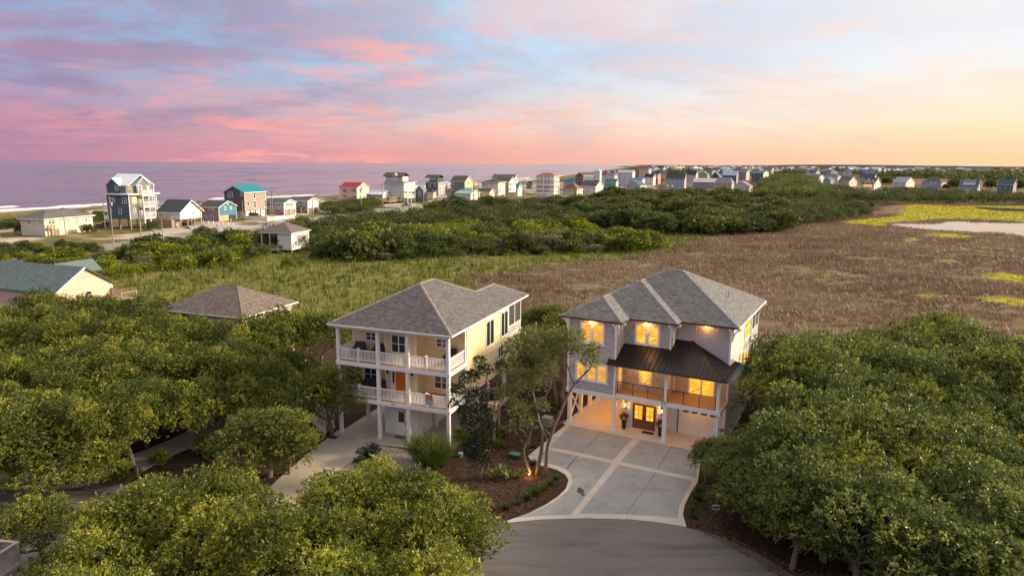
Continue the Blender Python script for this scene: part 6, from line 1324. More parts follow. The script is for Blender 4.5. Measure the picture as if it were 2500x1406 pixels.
# the little white hut in the thicket
o = P(713, 618); HF = Frame(o, 13.0); Hh = thing('white_hut', 'small white hut with brown hip roof and corner porch in the thicket', 'hut', o, 13.0)
zz = lambda y: CH + ray(713, y)[2] / ray(713, y)[1] * o[1]
Dh = HF.onu((756, 612), 0)[0]; Wh = -HF.onv((640, 612), 0)[0]; ze = zz(570)
MB().box(-Wh * .42, 0, 0, Dh, .7, ze).build('wall', WHITE, Hh); S = [([(.01, 0, .7), (.01, Dh, .7), (.01, Dh, ze), (.01, 0, ze)], (1, 0, 0)), ([(-Wh * .42, -.01, .7), (0, -.01, .7), (0, -.01, ze), (-Wh * .42, -.01, ze)], (0, -1, 0))]
lap(Hh, 'clapboards', S, mat('white_siding', (.74, .72, .70), .6, .04, tint=.08), .2)
box(Hh, 'back_wall', WHITE, -Wh, -Wh * .42, Dh * .5, Dh, .7, ze); box(Hh, 'porch_floor', WHITE, -Wh, -Wh * .42, -.1, Dh * .5, .5, .72)
for u, v in ((-Wh + .1, 0), (-Wh * .72, 0), (-Wh * .44, 0)): box(Hh, 'post', WHITE2, u - .1, u + .1, v - .1, v + .1, .1, ze)
balustrade(Hh, (-Wh + .1, 0), (-Wh * .44, 0), .72, 1.0, sp=.22, w=.06)
roof_part(Hh, hipf(-Wh, 0, -.1, Dh, ze, ze + 2.3, .5), cmat((.13, .095, .09), nm='roofing'), th=.14)
MB().box(-Wh - .5, .5, -.6, -.5, ze - .05, ze + .12).box(.44, .52, -.5, Dh + .4, ze - .05, ze + .12).build('fascia', WHITE2, Hh)
for u in (-Wh + .3, -Wh * .5, -.3):
    for v in (.3, Dh - .3): box(Hh, 'pier', LUMBER, u - .15, u + .15, v - .15, v + .15, -.2, .6)

# ================================================================== single trees drawn limb by limb
def custom_tree(name, label, base, limbs, lobes, lm, per=70, L=.17, W=.07, flat=.8, bark=None, n0=9, droop=0.0, cat='tree'):
    o = P(*base); d = np.array([o[0], o[1], 0]); d /= np.linalg.norm(d)
    def at(px, py, dd=0.0): r = ray(px, py); c0 = np.array([0, 0, CH]); t_ = ((o - c0) @ d) / (r @ d); return c0 + r * t_ + d * dd - o
    root = thing(name, label, cat, o); b = MB(); rg = random.Random(n0)
    for pts, r0, r1 in limbs:
        n = len(pts); p3 = [at(*q) for q in pts]
        if p3[0][2] < .6: p3[0][2] = -.15
        fine = [p3[0]]; 
        for a, c in zip(p3[:-1], p3[1:]): fine += [a + (c - a) * f + np.array([rg.gauss(0, .03), rg.gauss(0, .03), 0]) for f in (.5,)] + [c]
        b.tube(fine, [r0 + (r1 - r0) * k / (len(fine) - 1) for k in range(len(fine))], 8)
        for k in range(2, len(fine)):
            for _ in range(2): e = fine[k] + np.array([rg.gauss(0, .5), rg.gauss(0, .5), rg.uniform(.1, .7)]); b.tube([fine[k], (fine[k] + e) / 2 + np.array([0, 0, .08]), e], [r1 * .8, r1 * .5, .012], 5)
    b.build('trunk', bark or BARK, root, smooth=True)
    V, Q, T = leaves([(*at(*q[:3]), q[3] * 1.12, q[4] if len(q) > 4 else .45) for q in lobes], per, 6, L, W, n0, hemi=-.7, flat=flat, fill=.35, tn=.17, droop=droop)
    obj('crown', np_mesh('crown', V, Q, T, lm), root); return root
custom_tree('crooked_oak', 'crooked pale oak with two bare leaning trunks beside the grey drive', (1318, 1160),
            [([(1310, 1160), (1321, 1105), (1325, 1055), (1312, 1010), (1300, 955), (1288, 890)], .15, .05), ([(1330, 1155), (1337, 1090), (1353, 1040), (1380, 978), (1402, 938), (1440, 900), (1456, 862)], .15, .04),
             ([(1300, 1152), (1281, 1122), (1278, 1096), (1292, 1068), (1299, 1020), (1285, 970)], .12, .04), ([(1402, 938), (1388, 900), (1372, 850)], .07, .03), ([(1312, 1010), (1345, 940), (1350, 870)], .06, .02), ([(1292, 1068), (1265, 1040), (1228, 1048)], .04, .015)],
            [(1262, 850, 0, .9), (1300, 832, .5, .95), (1240, 895, -.3, .85), (1330, 868, .3, .85), (1236, 960, -.4, .75), (1268, 995, -.5, .7), (1306, 930, 0, .85), (1276, 930, -.6, .8), (1384, 846, .2, .75), (1418, 850, 0, .7), (1442, 880, -.2, .55), (1404, 822, .3, .6), (1356, 826, .4, .75), (1288, 1030, -.2, .5), (1246, 1040, -.3, .38), (1322, 985, -.4, .45), (1335, 905, .6, .7), (1452, 850, 0, .4)],
            PALE, per=150, flat=.8, n0=11)
custom_tree('twin_trunk_oak', 'thick grey twin trunked oak standing behind the crooked oak', (1366, 992),
            [([(1362, 992), (1352, 930), (1343, 895), (1335, 860)], .2, .1), ([(1372, 990), (1376, 930), (1368, 885), (1366, 840)], .24, .12), ([(1343, 895), (1318, 870), (1300, 850)], .1, .04)],
            [(1345, 830, .5, 1.3), (1380, 812, .8, 1.3), (1420, 820, .5, 1.0), (1310, 838, 1, 1.1), (1350, 795, 1, 1.0), (1400, 850, 1.5, .9)], OAKL, per=150, n0=12)
custom_tree('holly_oak', 'slim dark evergreen with loose top at the corner of the yellow house', (1172, 1172),
            [([(1170, 1172), (1178, 1130), (1172, 1060), (1180, 980), (1190, 910)], .12, .04), ([(1178, 1130), (1190, 1080), (1205, 1010), (1215, 930)], .07, .02), ([(1172, 1060), (1150, 990), (1125, 950)], .05, .02)],
            [(1170, 1122, 0, .62, .3), (1165, 1085, 0, .78, .3), (1176, 1045, 0, .8, .32), (1152, 1102, 0, .5, .3), (1188, 1095, .2, .55, .3), (1172, 1005, 0, .66, .35)] + [(1118, 952, 0, .5, .5), (1146, 925, .2, .55, .5), (1180, 905, 0, .5, .5), (1132, 1000, -.2, .45, .42), (1224, 892, 0, .32, .5), (1158, 968, 0, .6, .42), (1108, 985, 0, .32, .5), (1170, 880, 0, .3, .55), (1140, 1030, 0, .45, .4)],
            HOLLY, per=125, L=.15, W=.075, n0=13)
custom_tree('bare_snag', 'bleached leafless snag leaning over the left drive', (640, 1000), [([(640, 1000), (670, 985), (700, 968), (735, 955)], .06, .015), ([(670, 985), (690, 990), (712, 985)], .03, .01), ([(690, 972), (700, 950), (720, 940)], .03, .01)], [(660, 985, 0, .3)], PALE, per=6, n0=14, bark=mat('bleached_bark', (.42, .37, .32), .9))

# ================================================================== planting in the beds
SAGO = leafmat('cycad_green', (.008, .020, .011), (.016, .036, .018), (.035, .065, .03), .05)
def frond_mesh():
    V, Q, T = [], [], []; n = 16; pts = []
    for k in range(n + 1): t_ = k / n; pts.append(np.array([1.15 * math.sin(t_ * 1.45), 0, .95 * math.sin(t_ * 2.0) * .9]))
    rg = random.Random(3)
    for k in range(1, n + 1):
        d = pts[k] - pts[k - 1]; d /= np.linalg.norm(d); w = .34 * math.sin(min(1, (k + 2) / n) * 2.6) + .05
        for s_ in (-1, 1):
            a = pts[k - 1]; e = pts[k] + np.array([d[0] * .12, s_ * w, .10]); b_ = len(V); V += [a, a + d * .05, e, a - d * .012]; Q.append((b_, b_ + 1, b_ + 2, b_ + 3)); T.append(rg.random())
    return np_mesh('frond', np.array(V), np.array(Q), np.array(T), SAGO)
fm = frond_mesh(); sg = thing('cycad', 'dark round cycad palm standing in the pebble bed', 'palm', P(902, 1126)); rg = random.Random(8)
MB().lathe([(.22, -.05), (.24, .25), (.15, .42)], 10).build('trunk', mat('cycad_trunk', (.09, .06, .04), .95, .3, 8), sg)
for k in range(64):
    f = obj('frond', fm, sg); f.location = (0, 0, .22); f.rotation_euler = (0, rg.uniform(-.6, .85), k * 2.4 + rg.uniform(-.2, .2)); s_ = rg.uniform(.72, .92); f.scale = (s_, s_, s_)
LONG = leafmat('long_grass', (.03, .05, .008), (.085, .13, .02), (.20, .24, .05), .3)
for q, n, h, lab in (((1030, 1128), 130, 1.9, 'tall arching grass clump beside the pebble bed'), ((1075, 1135), 150, 1.8, 'wide arching grass clump right of the tall one'), ((1050, 1150), 100, 1.4, 'front grass clump by the pebble bed')):
    V, Q, T = blades(np.zeros(n), np.zeros(n), np.full(n, h), 5, .75, .05, np.full(n, .45), int(h * 10) + n, .38); V[:, :2] *= 1.0
    g = thing('arching_grass', lab, 'grass clump', P(*q)); obj('blades', np_mesh('blades', V, Q, T, LONG), g)
CAST = leafmat('cast_leaf', (.02, .045, .006), (.10, .17, .025), (.30, .32, .06), .2)
lv, lq = [], []
for k in range(7): t_ = k / 6; w = .085 * math.sin(math.pi * (.08 + .9 * t_)); c = np.array([.52 * t_, 0, .62 * math.sin(t_ * 1.75)]); lv += [c + (0, -w, .02), c, c + (0, w, .02)]
for k in range(6): a = k * 3; lq += [(a, a + 1, a + 4, a + 3), (a + 1, a + 2, a + 5, a + 4)]
clm = np_mesh('leaf', np.array(lv), np.array(lq), np.array([.55 + .12 * (k % 3) for k in range(len(lq))]), CAST)
for q, s, lab in (((1207, 1170), 1.0, 'broad leaved bright green clump, leftmost of four in the mulch'), ((1224, 1158), .9, 'broad leaved clump, second from the left and furthest back'), ((1245, 1172), 1.15, 'largest broad leaved clump, in the middle of the mulch bed'), ((1272, 1166), .95, 'broad leaved clump nearest the glowing uplight')):
    c = thing('broadleaf_clump', lab, 'plant', P(*q), 0, 'broad leaved clumps in the mulch')
    for k in range(13): f = obj('leaf', clm, c); f.rotation_euler = (0, rg.uniform(-.5, .35), k * 2.4 + rg.uniform(-.3, .3)); s2 = s * rg.uniform(.75, 1.15); f.scale = (s2,) * 3
TUFT = leafmat('tuft_leaf', (.02, .035, .008), (.07, .11, .02), (.16, .2, .04), .2)
tm_ = []
for k in range(3): V, Q, T = blades(np.zeros(34), np.zeros(34), np.full(34, .34), 5, .9, .035, np.full(34, .5), 70 + k, .12); tm_.append(np_mesh('blades', V, Q, T, TUFT))
for i, (q, s, lab) in enumerate([((1357, 1170), .8, 'small green tuft at the tip of the mulch bed curve'), ((1343, 1186), 1.0, 'green tuft on the bed edge, second from the curve'), ((1326, 1197), 1.0, 'green tuft on the bed edge, third from the curve'), ((1309, 1208), 1.15, 'fullest green tuft along the mulch bed edge'), ((1288, 1219), 1.0, 'green tuft on the bed edge below the fullest one'), ((1265, 1231), .7, 'smallest tuft on the mulch bed edge'), ((1235, 1243), 1.1, 'green tuft nearest the road on the left mulch bed'),
                           ((1303, 1135), .9, 'tuft at the foot of the crooked oak'), ((1262, 1120), .7, 'tuft beside the green box lid'), ((1302, 1092), .8, 'tuft on the mulch along the upper drive edge'), ((1326, 1072), .8, 'tuft by the drive nearest the carport'),
                           ((1709, 1203), 1.0, 'uppermost tuft in the right hand mulch strip'), ((1704, 1221), 1.0, 'second tuft down the right hand mulch strip'), ((1695, 1236), .9, 'third tuft down the right hand mulch strip'), ((1692, 1250), 1.0, 'fourth tuft down the right hand mulch strip'), ((1693, 1264), .9, 'lowest tuft of the right hand mulch strip')]):
    c = thing('border_tuft', lab, 'plant', P(*q), 0, 'tufts along the drive edges'); obj('blades', tm_[i % 3], c); c.scale = (s * 1.25,) * 3
shr = Kind('garden_shrub', 'shrub', 3, mk_bush(.9, 1.1, 12, 60, .14, .07, ts=.1, tm=.5), OAKL, 900)
for q, s, lab in (((1215, 1040), .7, 'bright shrub under the condenser platform'), ((1130, 1080), .9, 'green shrub at the foot of the yellow house corner'), ((1218, 1090), .5, 'small bright shrub in the mulch below the platform'), ((1215, 1065), .8, 'dark shrub beside the slim evergreen'), ((520, 1110), 1.25, 'round shrub between the left drive and the low oak'), ((300, 1175), 1.1, 'dark shrub by the mailbox'), ((390, 1130), .8, 'shrub at the edge of the left drive'), ((1345, 1000), .6, 'shrub in the mulch beside the carport')):
    shr.put(*P(*q)[:2], lab, scale=s, rng=vr_)
rng = np.random.default_rng(12); m = MB(); rr = random.Random(2)
bed = [pw([(1150, 1170), (1230, 1090), (1290, 1115), (1302, 1135), (1360, 1150), (1385, 1172), (1350, 1215), (1215, 1278), (1150, 1230)]), pw([(1705, 1180), (1760, 1190), (1790, 1270), (1760, 1310), (1680, 1286), (1670, 1240)])]
for q in bed:
    lo, hi = np.min(q, 0), np.max(q, 0)
    for k in range(2600):
        x, y = rr.uniform(lo[0], hi[0]), rr.uniform(lo[1], hi[1])
        if not inpoly(np.array([x]), np.array([y]), q)[0]: continue
        a, l, w = rr.random() * 6.28, rr.uniform(.05, .13), rr.uniform(.02, .04); z = rr.uniform(.01, .05); ca, sa = math.cos(a), math.sin(a)
        m.quad((x - ca * l - sa * w, y - sa * l + ca * w, z), (x + ca * l - sa * w, y + sa * l + ca * w, z + .02), (x + ca * l + sa * w, y + sa * l - ca * w, z + .02), (x - ca * l + sa * w, y - sa * l - ca * w, z))
tag(m.build('mulch_chips', mat('mulch_chip', (.085, .042, .028), .95, .2, 5, tint=1.3)), 'dark bark mulch strewn over the beds beside the grey drive', 'mulch', kind='stuff')
m = MB(); vg = pw([(1690, 1292), (1760, 1300), (1860, 1345), (1960, 1395), (2120, 1406), (2120, 1440), (1950, 1440), (1840, 1370), (1760, 1322)]); lo, hi = np.min(vg, 0), np.max(vg, 0)
for k in range(5200):
    x, y = rr.uniform(lo[0], hi[0]), rr.uniform(lo[1], hi[1])
    if not inpoly(np.array([x]), np.array([y]), vg)[0]: continue
    a, l, w = rr.random() * 6.28, rr.uniform(.04, .09), rr.uniform(.02, .05); z = rr.uniform(.01, .05); ca, sa = math.cos(a), math.sin(a)
    m.quad((x - ca * l, y - sa * l, z), (x - sa * w, y + ca * w, z + .03), (x + ca * l, y + sa * l, z), (x + sa * w, y - ca * w, z + .01))
tag(m.build('leaf_litter', mat('dry_leaf', (.17, .10, .055), .95, .2, 5, tint=1.2)), 'brown dry leaves lying along the curved road edge', 'leaf litter', kind='stuff')

# ================================================================== things around the two houses
def bx(mb_, w, d, h, z=0, r=0): return mb_.box(-w / 2, w / 2, -d / 2, d / 2, z, z + h)
up = thing('garden_uplight', 'small glowing uplight in the mulch at the foot of the crooked oak', 'light', P(1291, 1163)); MB().tube([(0, 0, 0), (0, 0, .16)], [.03, .05], 8).build('housing', BLACK, up); MB().lathe([(.05, .16), (.06, .19)], 8).build('lens', LAMP, up)
l_ = lamp('uplight_beam', tuple(P(1291, 1163) + np.array([0, -.15, .3])), 22); l_.name = 'uplight_beam'; l_.parent = up; l_.location = (0, -.12, .3)
g = thing('valve_box', 'dark green plastic box set in the mulch', 'utility box', P(1257, 1116), 25); MB().box(-.38, .38, -.28, .28, 0, .28).build('body', mat('green_plastic', (.02, .07, .05), .5), g); MB().box(-.42, .42, -.32, .32, .281, .34).build('lid', mat('green_plastic_lid', (.03, .11, .085), .45), g)
g = thing('transformer_box', 'pale green transformer cabinet by the carport of the grey house', 'utility box', P(1336, 1040), 29); MB().box(-.4, .4, -.35, .35, 0, .8).build('body', mat('sage_metal', (.26, .29, .23), .5), g, bevel=.03); MB().box(-.43, .43, -.38, .38, .8, .86).build('lid', mat('sage_metal', (.26, .29, .23), .5), g)
g = thing('blue_bucket', 'small pale blue bucket beside the arching grass', 'bucket', P(1124, 1114)); MB().lathe([(.16, 0), (.22, .3), (.2, .31)], 12).build('pail', mat('pale_blue_plastic', (.15, .36, .38), .5), g)
g = thing('yard_sign', 'small white sign in the mulch right of the drive', 'sign', P(1747, 1252), 10); MB().box(-.22, .22, -.02, .0, .25, .6).build('panel', WHITE2, g); MB().box(-.18, .18, -.028, -.021, .32, .52).build('print', mat('grey_print', (.12, .1, .1), .6), g); MB().box(-.02, .02, -.015, .005, 0, .25).build('stake', LUMBER, g)
g = thing('marker_post', 'thin white marker post at the bottom edge by the road', 'post', P(2088, 1412)); MB().tube([(0, 0, 0), (0, 0, 1.15)], .05, 8).build('post', mat('grey_white_post', (.5, .48, .47), .6), g); MB().lathe([(.06, 1.15), (.03, 1.22)], 8).build('cap', WHITE2, g)
# condenser platform
o = P(1195, 1072); pz = 3.2; g = thing('equipment_platform', 'raised timber platform on tall posts beside the yellow house', 'platform', o, 20)
for u, v in ((-.6, -.5), (.6, -.5), (-.6, .6), (.6, .6)): box(g, 'leg', LUMBER, u - .08, u + .08, v - .08, v + .08, -.1, pz)
MB().box(-.85, .85, -.75, .85, pz, pz + .16).build('deck', LUMBER, g); m = MB(); m.bar((-.6, -.5, 1.2), (.6, -.5, 2.9), .06, .12); m.bar((.6, -.5, 1.2), (.6, .6, 2.9), .06, .12); m.build('brace', LUMBER, g)
for dx, lab in ((-.3, 'black round condenser at the front of the timber platform'), (.42, 'black condenser behind the first on the timber platform')):
    w_ = thing('condenser_unit', lab, 'air conditioner', o + np.array([dx, .1 if dx < 0 else .35, pz + .16]), 0, 'condensers on the platform'); MB().lathe([(.36, 0), (.40, .1), (.40, .85), (.33, .92)], 16).build('casing', mat('condenser_black', (.03, .032, .03), .45, .1), w_); MB().lathe([(.3, .921), (.30, .95), (.1, .97)], 14).build('fan_grille', BLACK, w_)
# white stair of the yellow house
st = thing('white_stair', 'white railed wooden stair rising left of the yellow house', 'stair', YF.o, 20.0); m = MB()
for k in range(9):
    z = .19 * (k + 1); u = -1.15 - k * .27
    box(st, 'step', mat('honey_tread', (.42, .24, .07), .6, .1), u - .27, u, -.55, .55, z - .05, z)
    m.box(u - .012, u - .002, -.55, .55, z - .19, z - .051)
m.build('riser', mat('honey_tread', (.42, .24, .07), .6, .1), st)
for v in (-.6, .6):
    m = MB(); m.bar((-1.0, v, .1), (-3.6, v, 1.9), .06, .3); m.build('stringer', WHITE2, st)
    r = MB().bar((-1.12, v, 1.15), (-3.6, v, 2.8), .08, .08).bar((-1.12, v, .4), (-3.6, v, 2.05), .06, .06).build('handrail', WHITE2, st); s = MB()
    for k in range(18): u = -1.25 - k * .13; z = .42 + (-1.12 - u) * 1.65 / 2.48; s.box(u - .02, u + .02, v - .02, v + .02, z, z + .70)
    s.build('balusters', WHITE2, r, 'stuff'); box(st, 'newel', WHITE2, -1.2, -1.05, v - .075, v + .075, 0, 1.3); box(st, 'newel', WHITE2, -3.75, -3.6, v - .075, v + .075, 0, 2.95)
MB().box(-4.9, -3.6, -.65, 2.0, 1.74, 1.9).build('landing', DECKG, st)
m = MB()
for k in range(8): z = 1.9 + .19 * (k + 1); u = -3.5 + k * .42; m.box(u, u + .45, .8, 1.9, z - .05, z)
m.build('upper_steps', DECKG, st); 
for q in ((-4.85, -.6), (-4.85, 1.95)): box(st, 'landing_post', WHITE2, q[0] - .07, q[0] + .07, q[1] - .07, q[1] + .07, 0, 2.95)
m = MB().bar((-4.85, -.6, 2.85), (-4.85, 1.95, 2.85), .08, .08); m.build('handrail', WHITE2, st)
# mats, planters, chairs
for fr, (a, b), lab in ((YF, (cyf(548, 1228), cyf(655, 1262)), 'brown doormat at the white storage door of the yellow house'), (YF, (cyf(52, 1222), cyf(132, 1262)), 'dark mat at the foot of the white stair'), (GF, (cgf(700, 1207), cgf(772, 1231)), 'dark doormat before the lit double doors')):
    c = P((a[0] + b[0]) / 2, (a[1] + b[1]) / 2, .05); u, v, _ = fr.loc(c); mo = MB().box(-.5, .5, -.28, .28, 0, .018).build('doormat', mat('mat_' + str(len(lab)), (.09, .05, .035) if 'brown' in lab else (.025, .022, .022), .95, .2, 20)); mo.location = c; mo.rotation_euler = (0, 0, -R_(fr.yaw)); tag(mo, lab, 'doormat')
for q, lab in ((cgf(565, 1190), 'black planter with red flowers left of the lit double doors'), (cgf(825, 1243), 'black planter with red flowers right of the lit double doors')):
    g = thing('planter', lab, 'planter', P(*q, .045), 29, 'planters at the lit doors'); MB().lathe([(.15, 0), (.17, .05), (.22, .72), (.235, .74), (.235, .78), (.2, .78)], 14).build('pot', BLACK, g)
    V, Q, T = leaves([(0, 0, .98, .26, .4), (.1, 0, 1.12, .16, .5)], 26, 5, .16, .06, 5, hemi=-.3); obj('foliage', np_mesh('foliage', V, Q, T, OAKR), g)
    V, Q, T = leaves([(0, 0, 1.08, .24, .5), (-.08, .05, 1.2, .14, .5)], 16, 5, .12, .08, 6, hemi=-.1); obj('flowers', np_mesh('flowers', V, Q, T, leafmat('red_flower', (.12, .01, .012), (.30, .025, .02), (.42, .08, .03), .2) if 'red_flower' not in MATS else MATS['red_flower']), g)
def covered(u, v, z, lab, w=1.15, h=1.2):
    g = thing('covered_chair', lab, 'chair', YF.world(u, v, z), 20); m = MB(); m.add([(-w / 2, -.4, 0), (w / 2, -.4, 0), (w / 2, .4, 0), (-w / 2, .4, 0), (-w * .46, -.38, h * .55), (w * .46, -.38, h * .55), (w * .42, .38, h), (-w * .42, .38, h), (-w * .46, .05, h * .62), (w * .46, .05, h * .62)], [(0, 1, 5, 4), (1, 2, 6, 9, 5), (2, 3, 7, 6), (3, 0, 4, 8, 7), (4, 5, 9, 8), (8, 9, 6, 7)])
    m.build('cover', DARKFAB, g, bevel=.05); MB().box(-w / 2 + .05, w / 2 - .05, -.35, .35, -.005, .03).build('feet', BLACK, g)
for u, v, z, lab in ((1.1, 1.5, 6.48, 'chair under a dark cover at the left of the upper porch'), (2.9, 1.55, 6.48, 'second chair under a dark cover on the upper porch'), (9.2, 2.4, 6.48, 'covered chair at the right end of the upper porch'), (1.9, 1.5, 3.43, 'dark chair on the lower porch, left one'), (3.0, 1.4, 3.43, 'dark chair on the lower porch, nearest the door')): covered(u, v, z, lab)
g = thing('garden_bench', 'brown wooden bench on the patio under the oaks', 'bench', P(690, 945), 20); MB().box(-.8, .8, -.25, .25, .42, .47).build('seat', WOOD, g); MB().box(-.8, .8, .22, .27, .5, .95).build('backrest', WOOD, g)
for u in (-.7, .7):
    for v in (-.2, .2): box(g, 'leg', WOOD, u - .04, u + .04, v - .04, v + .04, 0, .42)
cu = MB().box(-.7, .7, -.2, .2, 0, .1).build('cushion', mat('pink_cushion', (.6, .28, .26), .8), bevel=.03); cu.location = P(690, 945) + np.array([0, 0, .475]); cu.rotation_euler = (0, 0, -R_(20)); tag(cu, 'pink cushion lying on the brown garden bench', 'cushion')
g = thing('mailbox', 'dark mailbox on a timber post beside the left drive', 'mailbox', P(338, 1178), 20); box(g, 'post', LUMBER, -.06, .06, -.06, .06, 0, 1.15); MB().tube([(-.1, -.28, 1.15), (-.1, .28, 1.15)], .12, 10).build('box', mat('navy_metal', (.03, .035, .06), .4), g); box(g, 'flag', mat('red_flag', (.4, .03, .03), .5), .03, .05, -.1, .05, 1.15, 1.35)
o = P(40, 1324, 3.2); g = thing('deck_corner', 'weathered grey deck railing corner at the lower left edge', 'deck', (o[0], o[1], 0), 8)
MB().box(-6, .1, -5, .1, 1.95, 2.1).build('deck_floor', DECKG, g); GW = mat('grey_wood', (.30, .26, .25), .85, .12, 3)
for u, v in ((0, 0), (-2.2, 0), (0, -2.2)): box(g, 'post', GW, u - .06, u + .06, v - .06, v + .06, 0, 3.18)
MB().box(-6, .1, -.09, .1, 3.18, 3.24).build('top_rail', GW, g); MB().box(-.09, .1, -5, -.091, 3.18, 3.24).build('top_rail', GW, g); m = MB()
for k in range(40): m.box(-.2 - k * .14, -.16 - k * .14, -.02, .02, 2.1, 3.18); m.box(-.02, .02, -.2 - k * .12, -.16 - k * .12, 2.1, 3.18)
m.build('balusters', GW, g, 'stuff')

# ================================================================== poles, wires, cars and fences along the beach road
POLE = mat('pole_wood', (.30, .25, .20), .9, .15, 1.5, stretch=(1, 1, .2)); tops = {}
for i, (x, yb, yt, lab) in enumerate([(3, 612, 525, 'timber pole at the left edge of the picture'), (161, 577, 504, 'pole in front of the cream bungalow'), (278, 604, 480, 'tall pale utility pole before the tall dark blue house'), (345, 583, 500, 'slim pole at the foot of the dark blue house'), (398, 586, 532, 'short pole left of the white cottage'), (492, 560, 488, 'pole before the mauve wall of the teal house'), (594, 536, 490, 'pole at the corner of the turquoise roofed house'), (667, 543, 463, 'tall utility pole at the white fence'), (662, 540, 482, 'dark thin pole beside the tall fence pole'), (764, 523, 478, 'pole before the mint cottage'), (780, 492, 461, 'dark pole on the dune right of the mint cottage'), (883, 518, 451, 'utility pole before the crimson roofed saltbox'), (934, 508, 447, 'pole before the low pale roofed cottage'), (1069, 503, 435, 'utility pole before the navy house'), (1157, 492, 446, 'pole behind the turquoise roofed low house'), (1168, 492, 438, 'second pole right of the turquoise roofed low house'), (1279, 480, 439, 'pole between the teal roof and the blush decks'), (1524, 466, 430, 'pole before the pale blue four storey block'), (1605, 464, 436, 'pole left of the large blue grey house'), (1772, 478, 450, 'pole before the tan deck house'), (1889, 456, 433, 'pole at the edge of the tall trees')]):
    o = P(x, yb); h = CH + ray(x, yt)[2] / ray(x, yt)[1] * o[1]; g = thing('utility_pole', lab, 'pole', o, 0, 'poles along the beach road'); k = max(1, o[1] / 260); tops[x] = o + np.array([0, 0, h])
    MB().tube([(0, 0, -.2), (0, 0, h)], [.17 * k, .12 * k], 8).build('pole', POLE, g)
    if h > 8: MB().box(-1.1, 1.1, -.06, .06, h - .8, h - .65).build('crossarm', POLE, g); [box(g, 'insulator', mat('porcelain', (.4, .38, .36), .3), u - .05, u + .05, -.05, .05, h - .65, h - .45) for u in (-1.0, 0, 1.0)]
    if x in (278, 667, 883): MB().lathe([(.25, 0), (.28, .1), (.28, .8), (.2, .9)], 10, (.42, 0, h - 2.4)).build('transformer', mat('grey_metal', (.4, .4, .41), .5), g)
def wire(a, b, dz, lab):
    A, B = tops[a] + (0, 0, dz), tops[b] + (0, 0, dz); L = np.linalg.norm(B - A); pts = [A + (B - A) * k / 8 - np.array([0, 0, L * .03 * (1 - (k / 4 - 1) ** 2)]) for k in range(9)]
    tag(MB().tube(pts, .022, 4).build('power_line', mat('wire_black', (.03, .03, .03), .6)), lab, 'wire', 'power lines along the beach road')
names = {3: 'edge pole', 278: 'tall pale pole', 492: 'mauve wall pole', 667: 'fence pole', 883: 'saltbox pole', 1069: 'navy house pole', 1279: 'blush deck pole', 161: 'cream bungalow pole', 345: 'slim pole', 594: 'turquoise house pole', 764: 'mint cottage pole'}
for a, b in ((3, 278), (278, 492), (492, 667), (667, 883), (883, 1069), (1069, 1279), (3, 161), (161, 345), (594, 764)):
    for dz, w in ((-.5, 'upper'), (-2.2, 'lower')):
        if w == 'lower' and (a, b) in ((3, 161), (161, 345), (594, 764)): continue
        wire(a, b, dz, f'{w} power line hanging between the {names[a]} and {names[b]}')
def car(q, yaw, col, lab, kind='suv', L=4.6):
    g = thing('parked_car', lab, 'car', P(*q), yaw, 'cars parked by the beach houses'); W_ = 1.85; H_ = 1.7 if kind != 'sedan' else 1.42; paint = mat('car_paint_' + '_'.join(str(int(c * 100)) for c in col), col, .25, .03, 1, spec=.7)
    pr = [(-L / 2, .35), (-L / 2, .8), (-L / 2 + .1, .98), (-L * .22, 1.02), (L / 2 - .05, 1.02), (L / 2, .85), (L / 2, .35)]
    cab = [(-L * .24, 1.0), (-L * .12, H_), (L * .40, H_), (L * .47, 1.0)] if kind == 'suv' else [(-L * .24, 1.0), (-L * .08, H_), (L * .22, H_), (L * .38, 1.0)]
    if kind == 'pickup': cab = [(-L * .22, 1.0), (-L * .12, H_), (L * .12, H_), (L * .15, 1.0)]
    def ext(p, w, z=0): m = MB(); n = len(p); m.add([(x, -w, y) for x, y in p] + [(x, w, y) for x, y in p], [tuple(range(n)), tuple(range(2 * n - 1, n - 1, -1))] + [(i, n + i, n + (i + 1) % n, (i + 1) % n) for i in range(n)]); return m
    ext(pr, W_ / 2).build('body', paint, g, bevel=.07); ext(cab, W_ / 2 - .12).build('cabin', paint, g, bevel=.05)
    ins = [(x * .97, .99 + (y - 1.0) * .86 + .04) for x, y in cab]
    ext(ins, W_ / 2 - .108).build('side_windows', GLASS, g); 
    m = MB(); a, b_ = cab[0], cab[1]; m.quad((a[0] - .012, -.7, a[1] + .07), (a[0] - .012, .7, a[1] + .07), (b_[0] - .03, .62, b_[1] - .07), (b_[0] - .03, -.62, b_[1] - .07)); m.build('windscreen', GLASS, g)
    m = MB(); a, b_ = cab[3], cab[2]; m.quad((a[0] + .012, -.7, a[1] + .07), (b_[0] + .03, -.62, b_[1] - .07), (b_[0] + .03, .62, b_[1] - .07), (a[0] + .012, .7, a[1] + .07)); m.build('rear_window', GLASS, g)
    for x in (-L * .31, L * .31):
        for y in (-W_ / 2 + .12, W_ / 2 - .12): w = MB().tube([(x, y - .12, .34), (x, y + .12, .34)], .34, 14).build('wheel', mat('tyre', (.02, .02, .02), .8), g); MB().tube([(x, y - .13, .34), (x, y + .13, .34)], .19, 10).build('rim', mat('rim', (.4, .4, .42), .35, metal=.6), w)
    for y in (-.65, .65): box(g, 'headlight', mat('headlight_glass', (.7, .7, .7), .2), -L / 2 - .012, -L / 2 + .04, y - .16, y + .16, .68, .82); box(g, 'tail_light', mat('tail_red', (.3, .01, .01), .3), L / 2 - .04, L / 2 + .012, y - .12, y + .12, .7, .9)
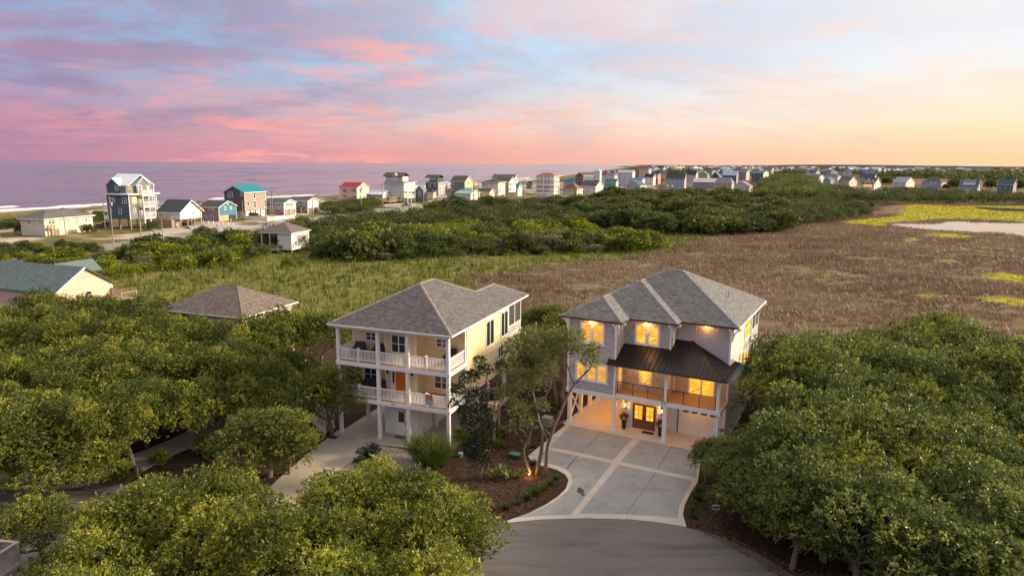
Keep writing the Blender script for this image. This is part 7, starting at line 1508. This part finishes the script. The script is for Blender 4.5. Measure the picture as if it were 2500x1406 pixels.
car((240, 557), -40, (.20, .025, .05), 'dark red sedan parked beside the cream bungalow', 'sedan'); car((256, 554), -40, (.06, .07, .10), 'dark blue wagon parked behind the dark red sedan')
car((461, 549), -70, (.10, .015, .02), 'maroon car parked under the white gabled cottage', 'sedan'); car((794, 521), -15, (.70, .70, .72), 'white wagon parked right of the mint cottage', L=4.9); car((814, 519), -35, (.5, .5, .52), 'silver car partly hidden behind the white wagon')
car((992, 504), -10, (.12, .125, .14), 'grey pickup parked before the tall mint house', 'pickup', 5.4); car((1327, 478), -10, (.55, .58, .66), 'pale car before the blush house decks', 'suv'); car((1196, 491), -20, (.5, .44, .4), 'beige car below the tan tower house', 'sedan')
VIN = mat('vinyl_white', (.74, .73, .72), .5)
def fence(pts, h, lab):
    g = thing('vinyl_fence', lab, 'fence', P(*pts[0])); o = P(*pts[0])
    for a, b in zip(pts[:-1], pts[1:]):
        A, B = P(*a) - o, P(*b) - o; n = max(1, round(np.linalg.norm(B - A) / 2.4))
        for k in range(n):
            p0, p1 = A + (B - A) * k / n, A + (B - A) * (k + 1) / n; MB().bar(p0 + (B - A) / n * .05 + (0, 0, h / 2 + .05), p1 - (B - A) / n * .05 + (0, 0, h / 2 + .05), .06, h - .1).build('panel', VIN, g); MB().box(p0[0] - .09, p0[0] + .09, p0[1] - .09, p0[1] + .09, 0, h + .15).build('post', VIN, g)
fence([(597, 536), (652, 540), (719, 533), (722, 527)], 1.5, 'white vinyl fence round the turquoise roofed house and white cottage')
bp_ = None
for i, x in enumerate((497, 509, 521, 533, 546, 558, 570)):
    o = P(x, 545.5 + i * 1.15); lab = 'white bollard in the row before the teal house, ' + ('left end', 'second from left', 'third from left', 'middle one', 'third from right', 'second from right', 'right end')[i]
    g = thing('bollard', lab, 'bollard', o, 0, 'white bollards before the teal house'); MB().tube([(0, 0, 0), (0, 0, 1.1)], .11, 8).build('post', WHITE2, g); MB().lathe([(.13, 1.1), (.08, 1.18)], 8).build('cap', WHITE2, g)
g = thing('wheeled_bin', 'lime green wheeled bin under the teal house', 'bin', P(563, 541), 15); MB().box(-.3, .3, -.3, .3, .1, 1.0).build('body', mat('lime_plastic', (.25, .48, .02), .5), g, bevel=.04); MB().box(-.33, .33, -.34, .3, 1.0, 1.08).build('lid', mat('lime_plastic', (.25, .48, .02), .5), g)
for q, c, lab in (((530, 560), (.04, .06, .22), 'dark blue mailbox on the coast road verge'), ((432, 558), (.7, .7, .7), 'white mailbox before the white gabled cottage'), ((985, 512), (.05, .05, .05), 'black mailbox beside the grey pickup drive')):
    g = thing('roadside_mailbox', lab, 'mailbox', P(*q)); box(g, 'post', LUMBER, -.07, .07, -.07, .07, 0, 1.1); MB().tube([(0, -.3, 1.25), (0, .3, 1.25)], .2, 10).build('box', mat('mailbox_' + str(int(c[2] * 100)), c, .5), g)
g = thing('beach_lookout', 'small timber lookout platform on the dune left of the saltbox', 'platform', P(859, 484), 15)
for u in (-1.6, 1.6):
    for v in (-1.2, 1.2): box(g, 'leg', LUMBER, u - .12, u + .12, v - .12, v + .12, -.3, 4.2)
MB().box(-1.9, 1.9, -1.5, 1.5, 1.9, 2.1).build('deck', LUMBER, g); MB().box(-2.1, 2.1, -1.7, 1.7, 4.2, 4.4).build('roof', LUMBER, g)
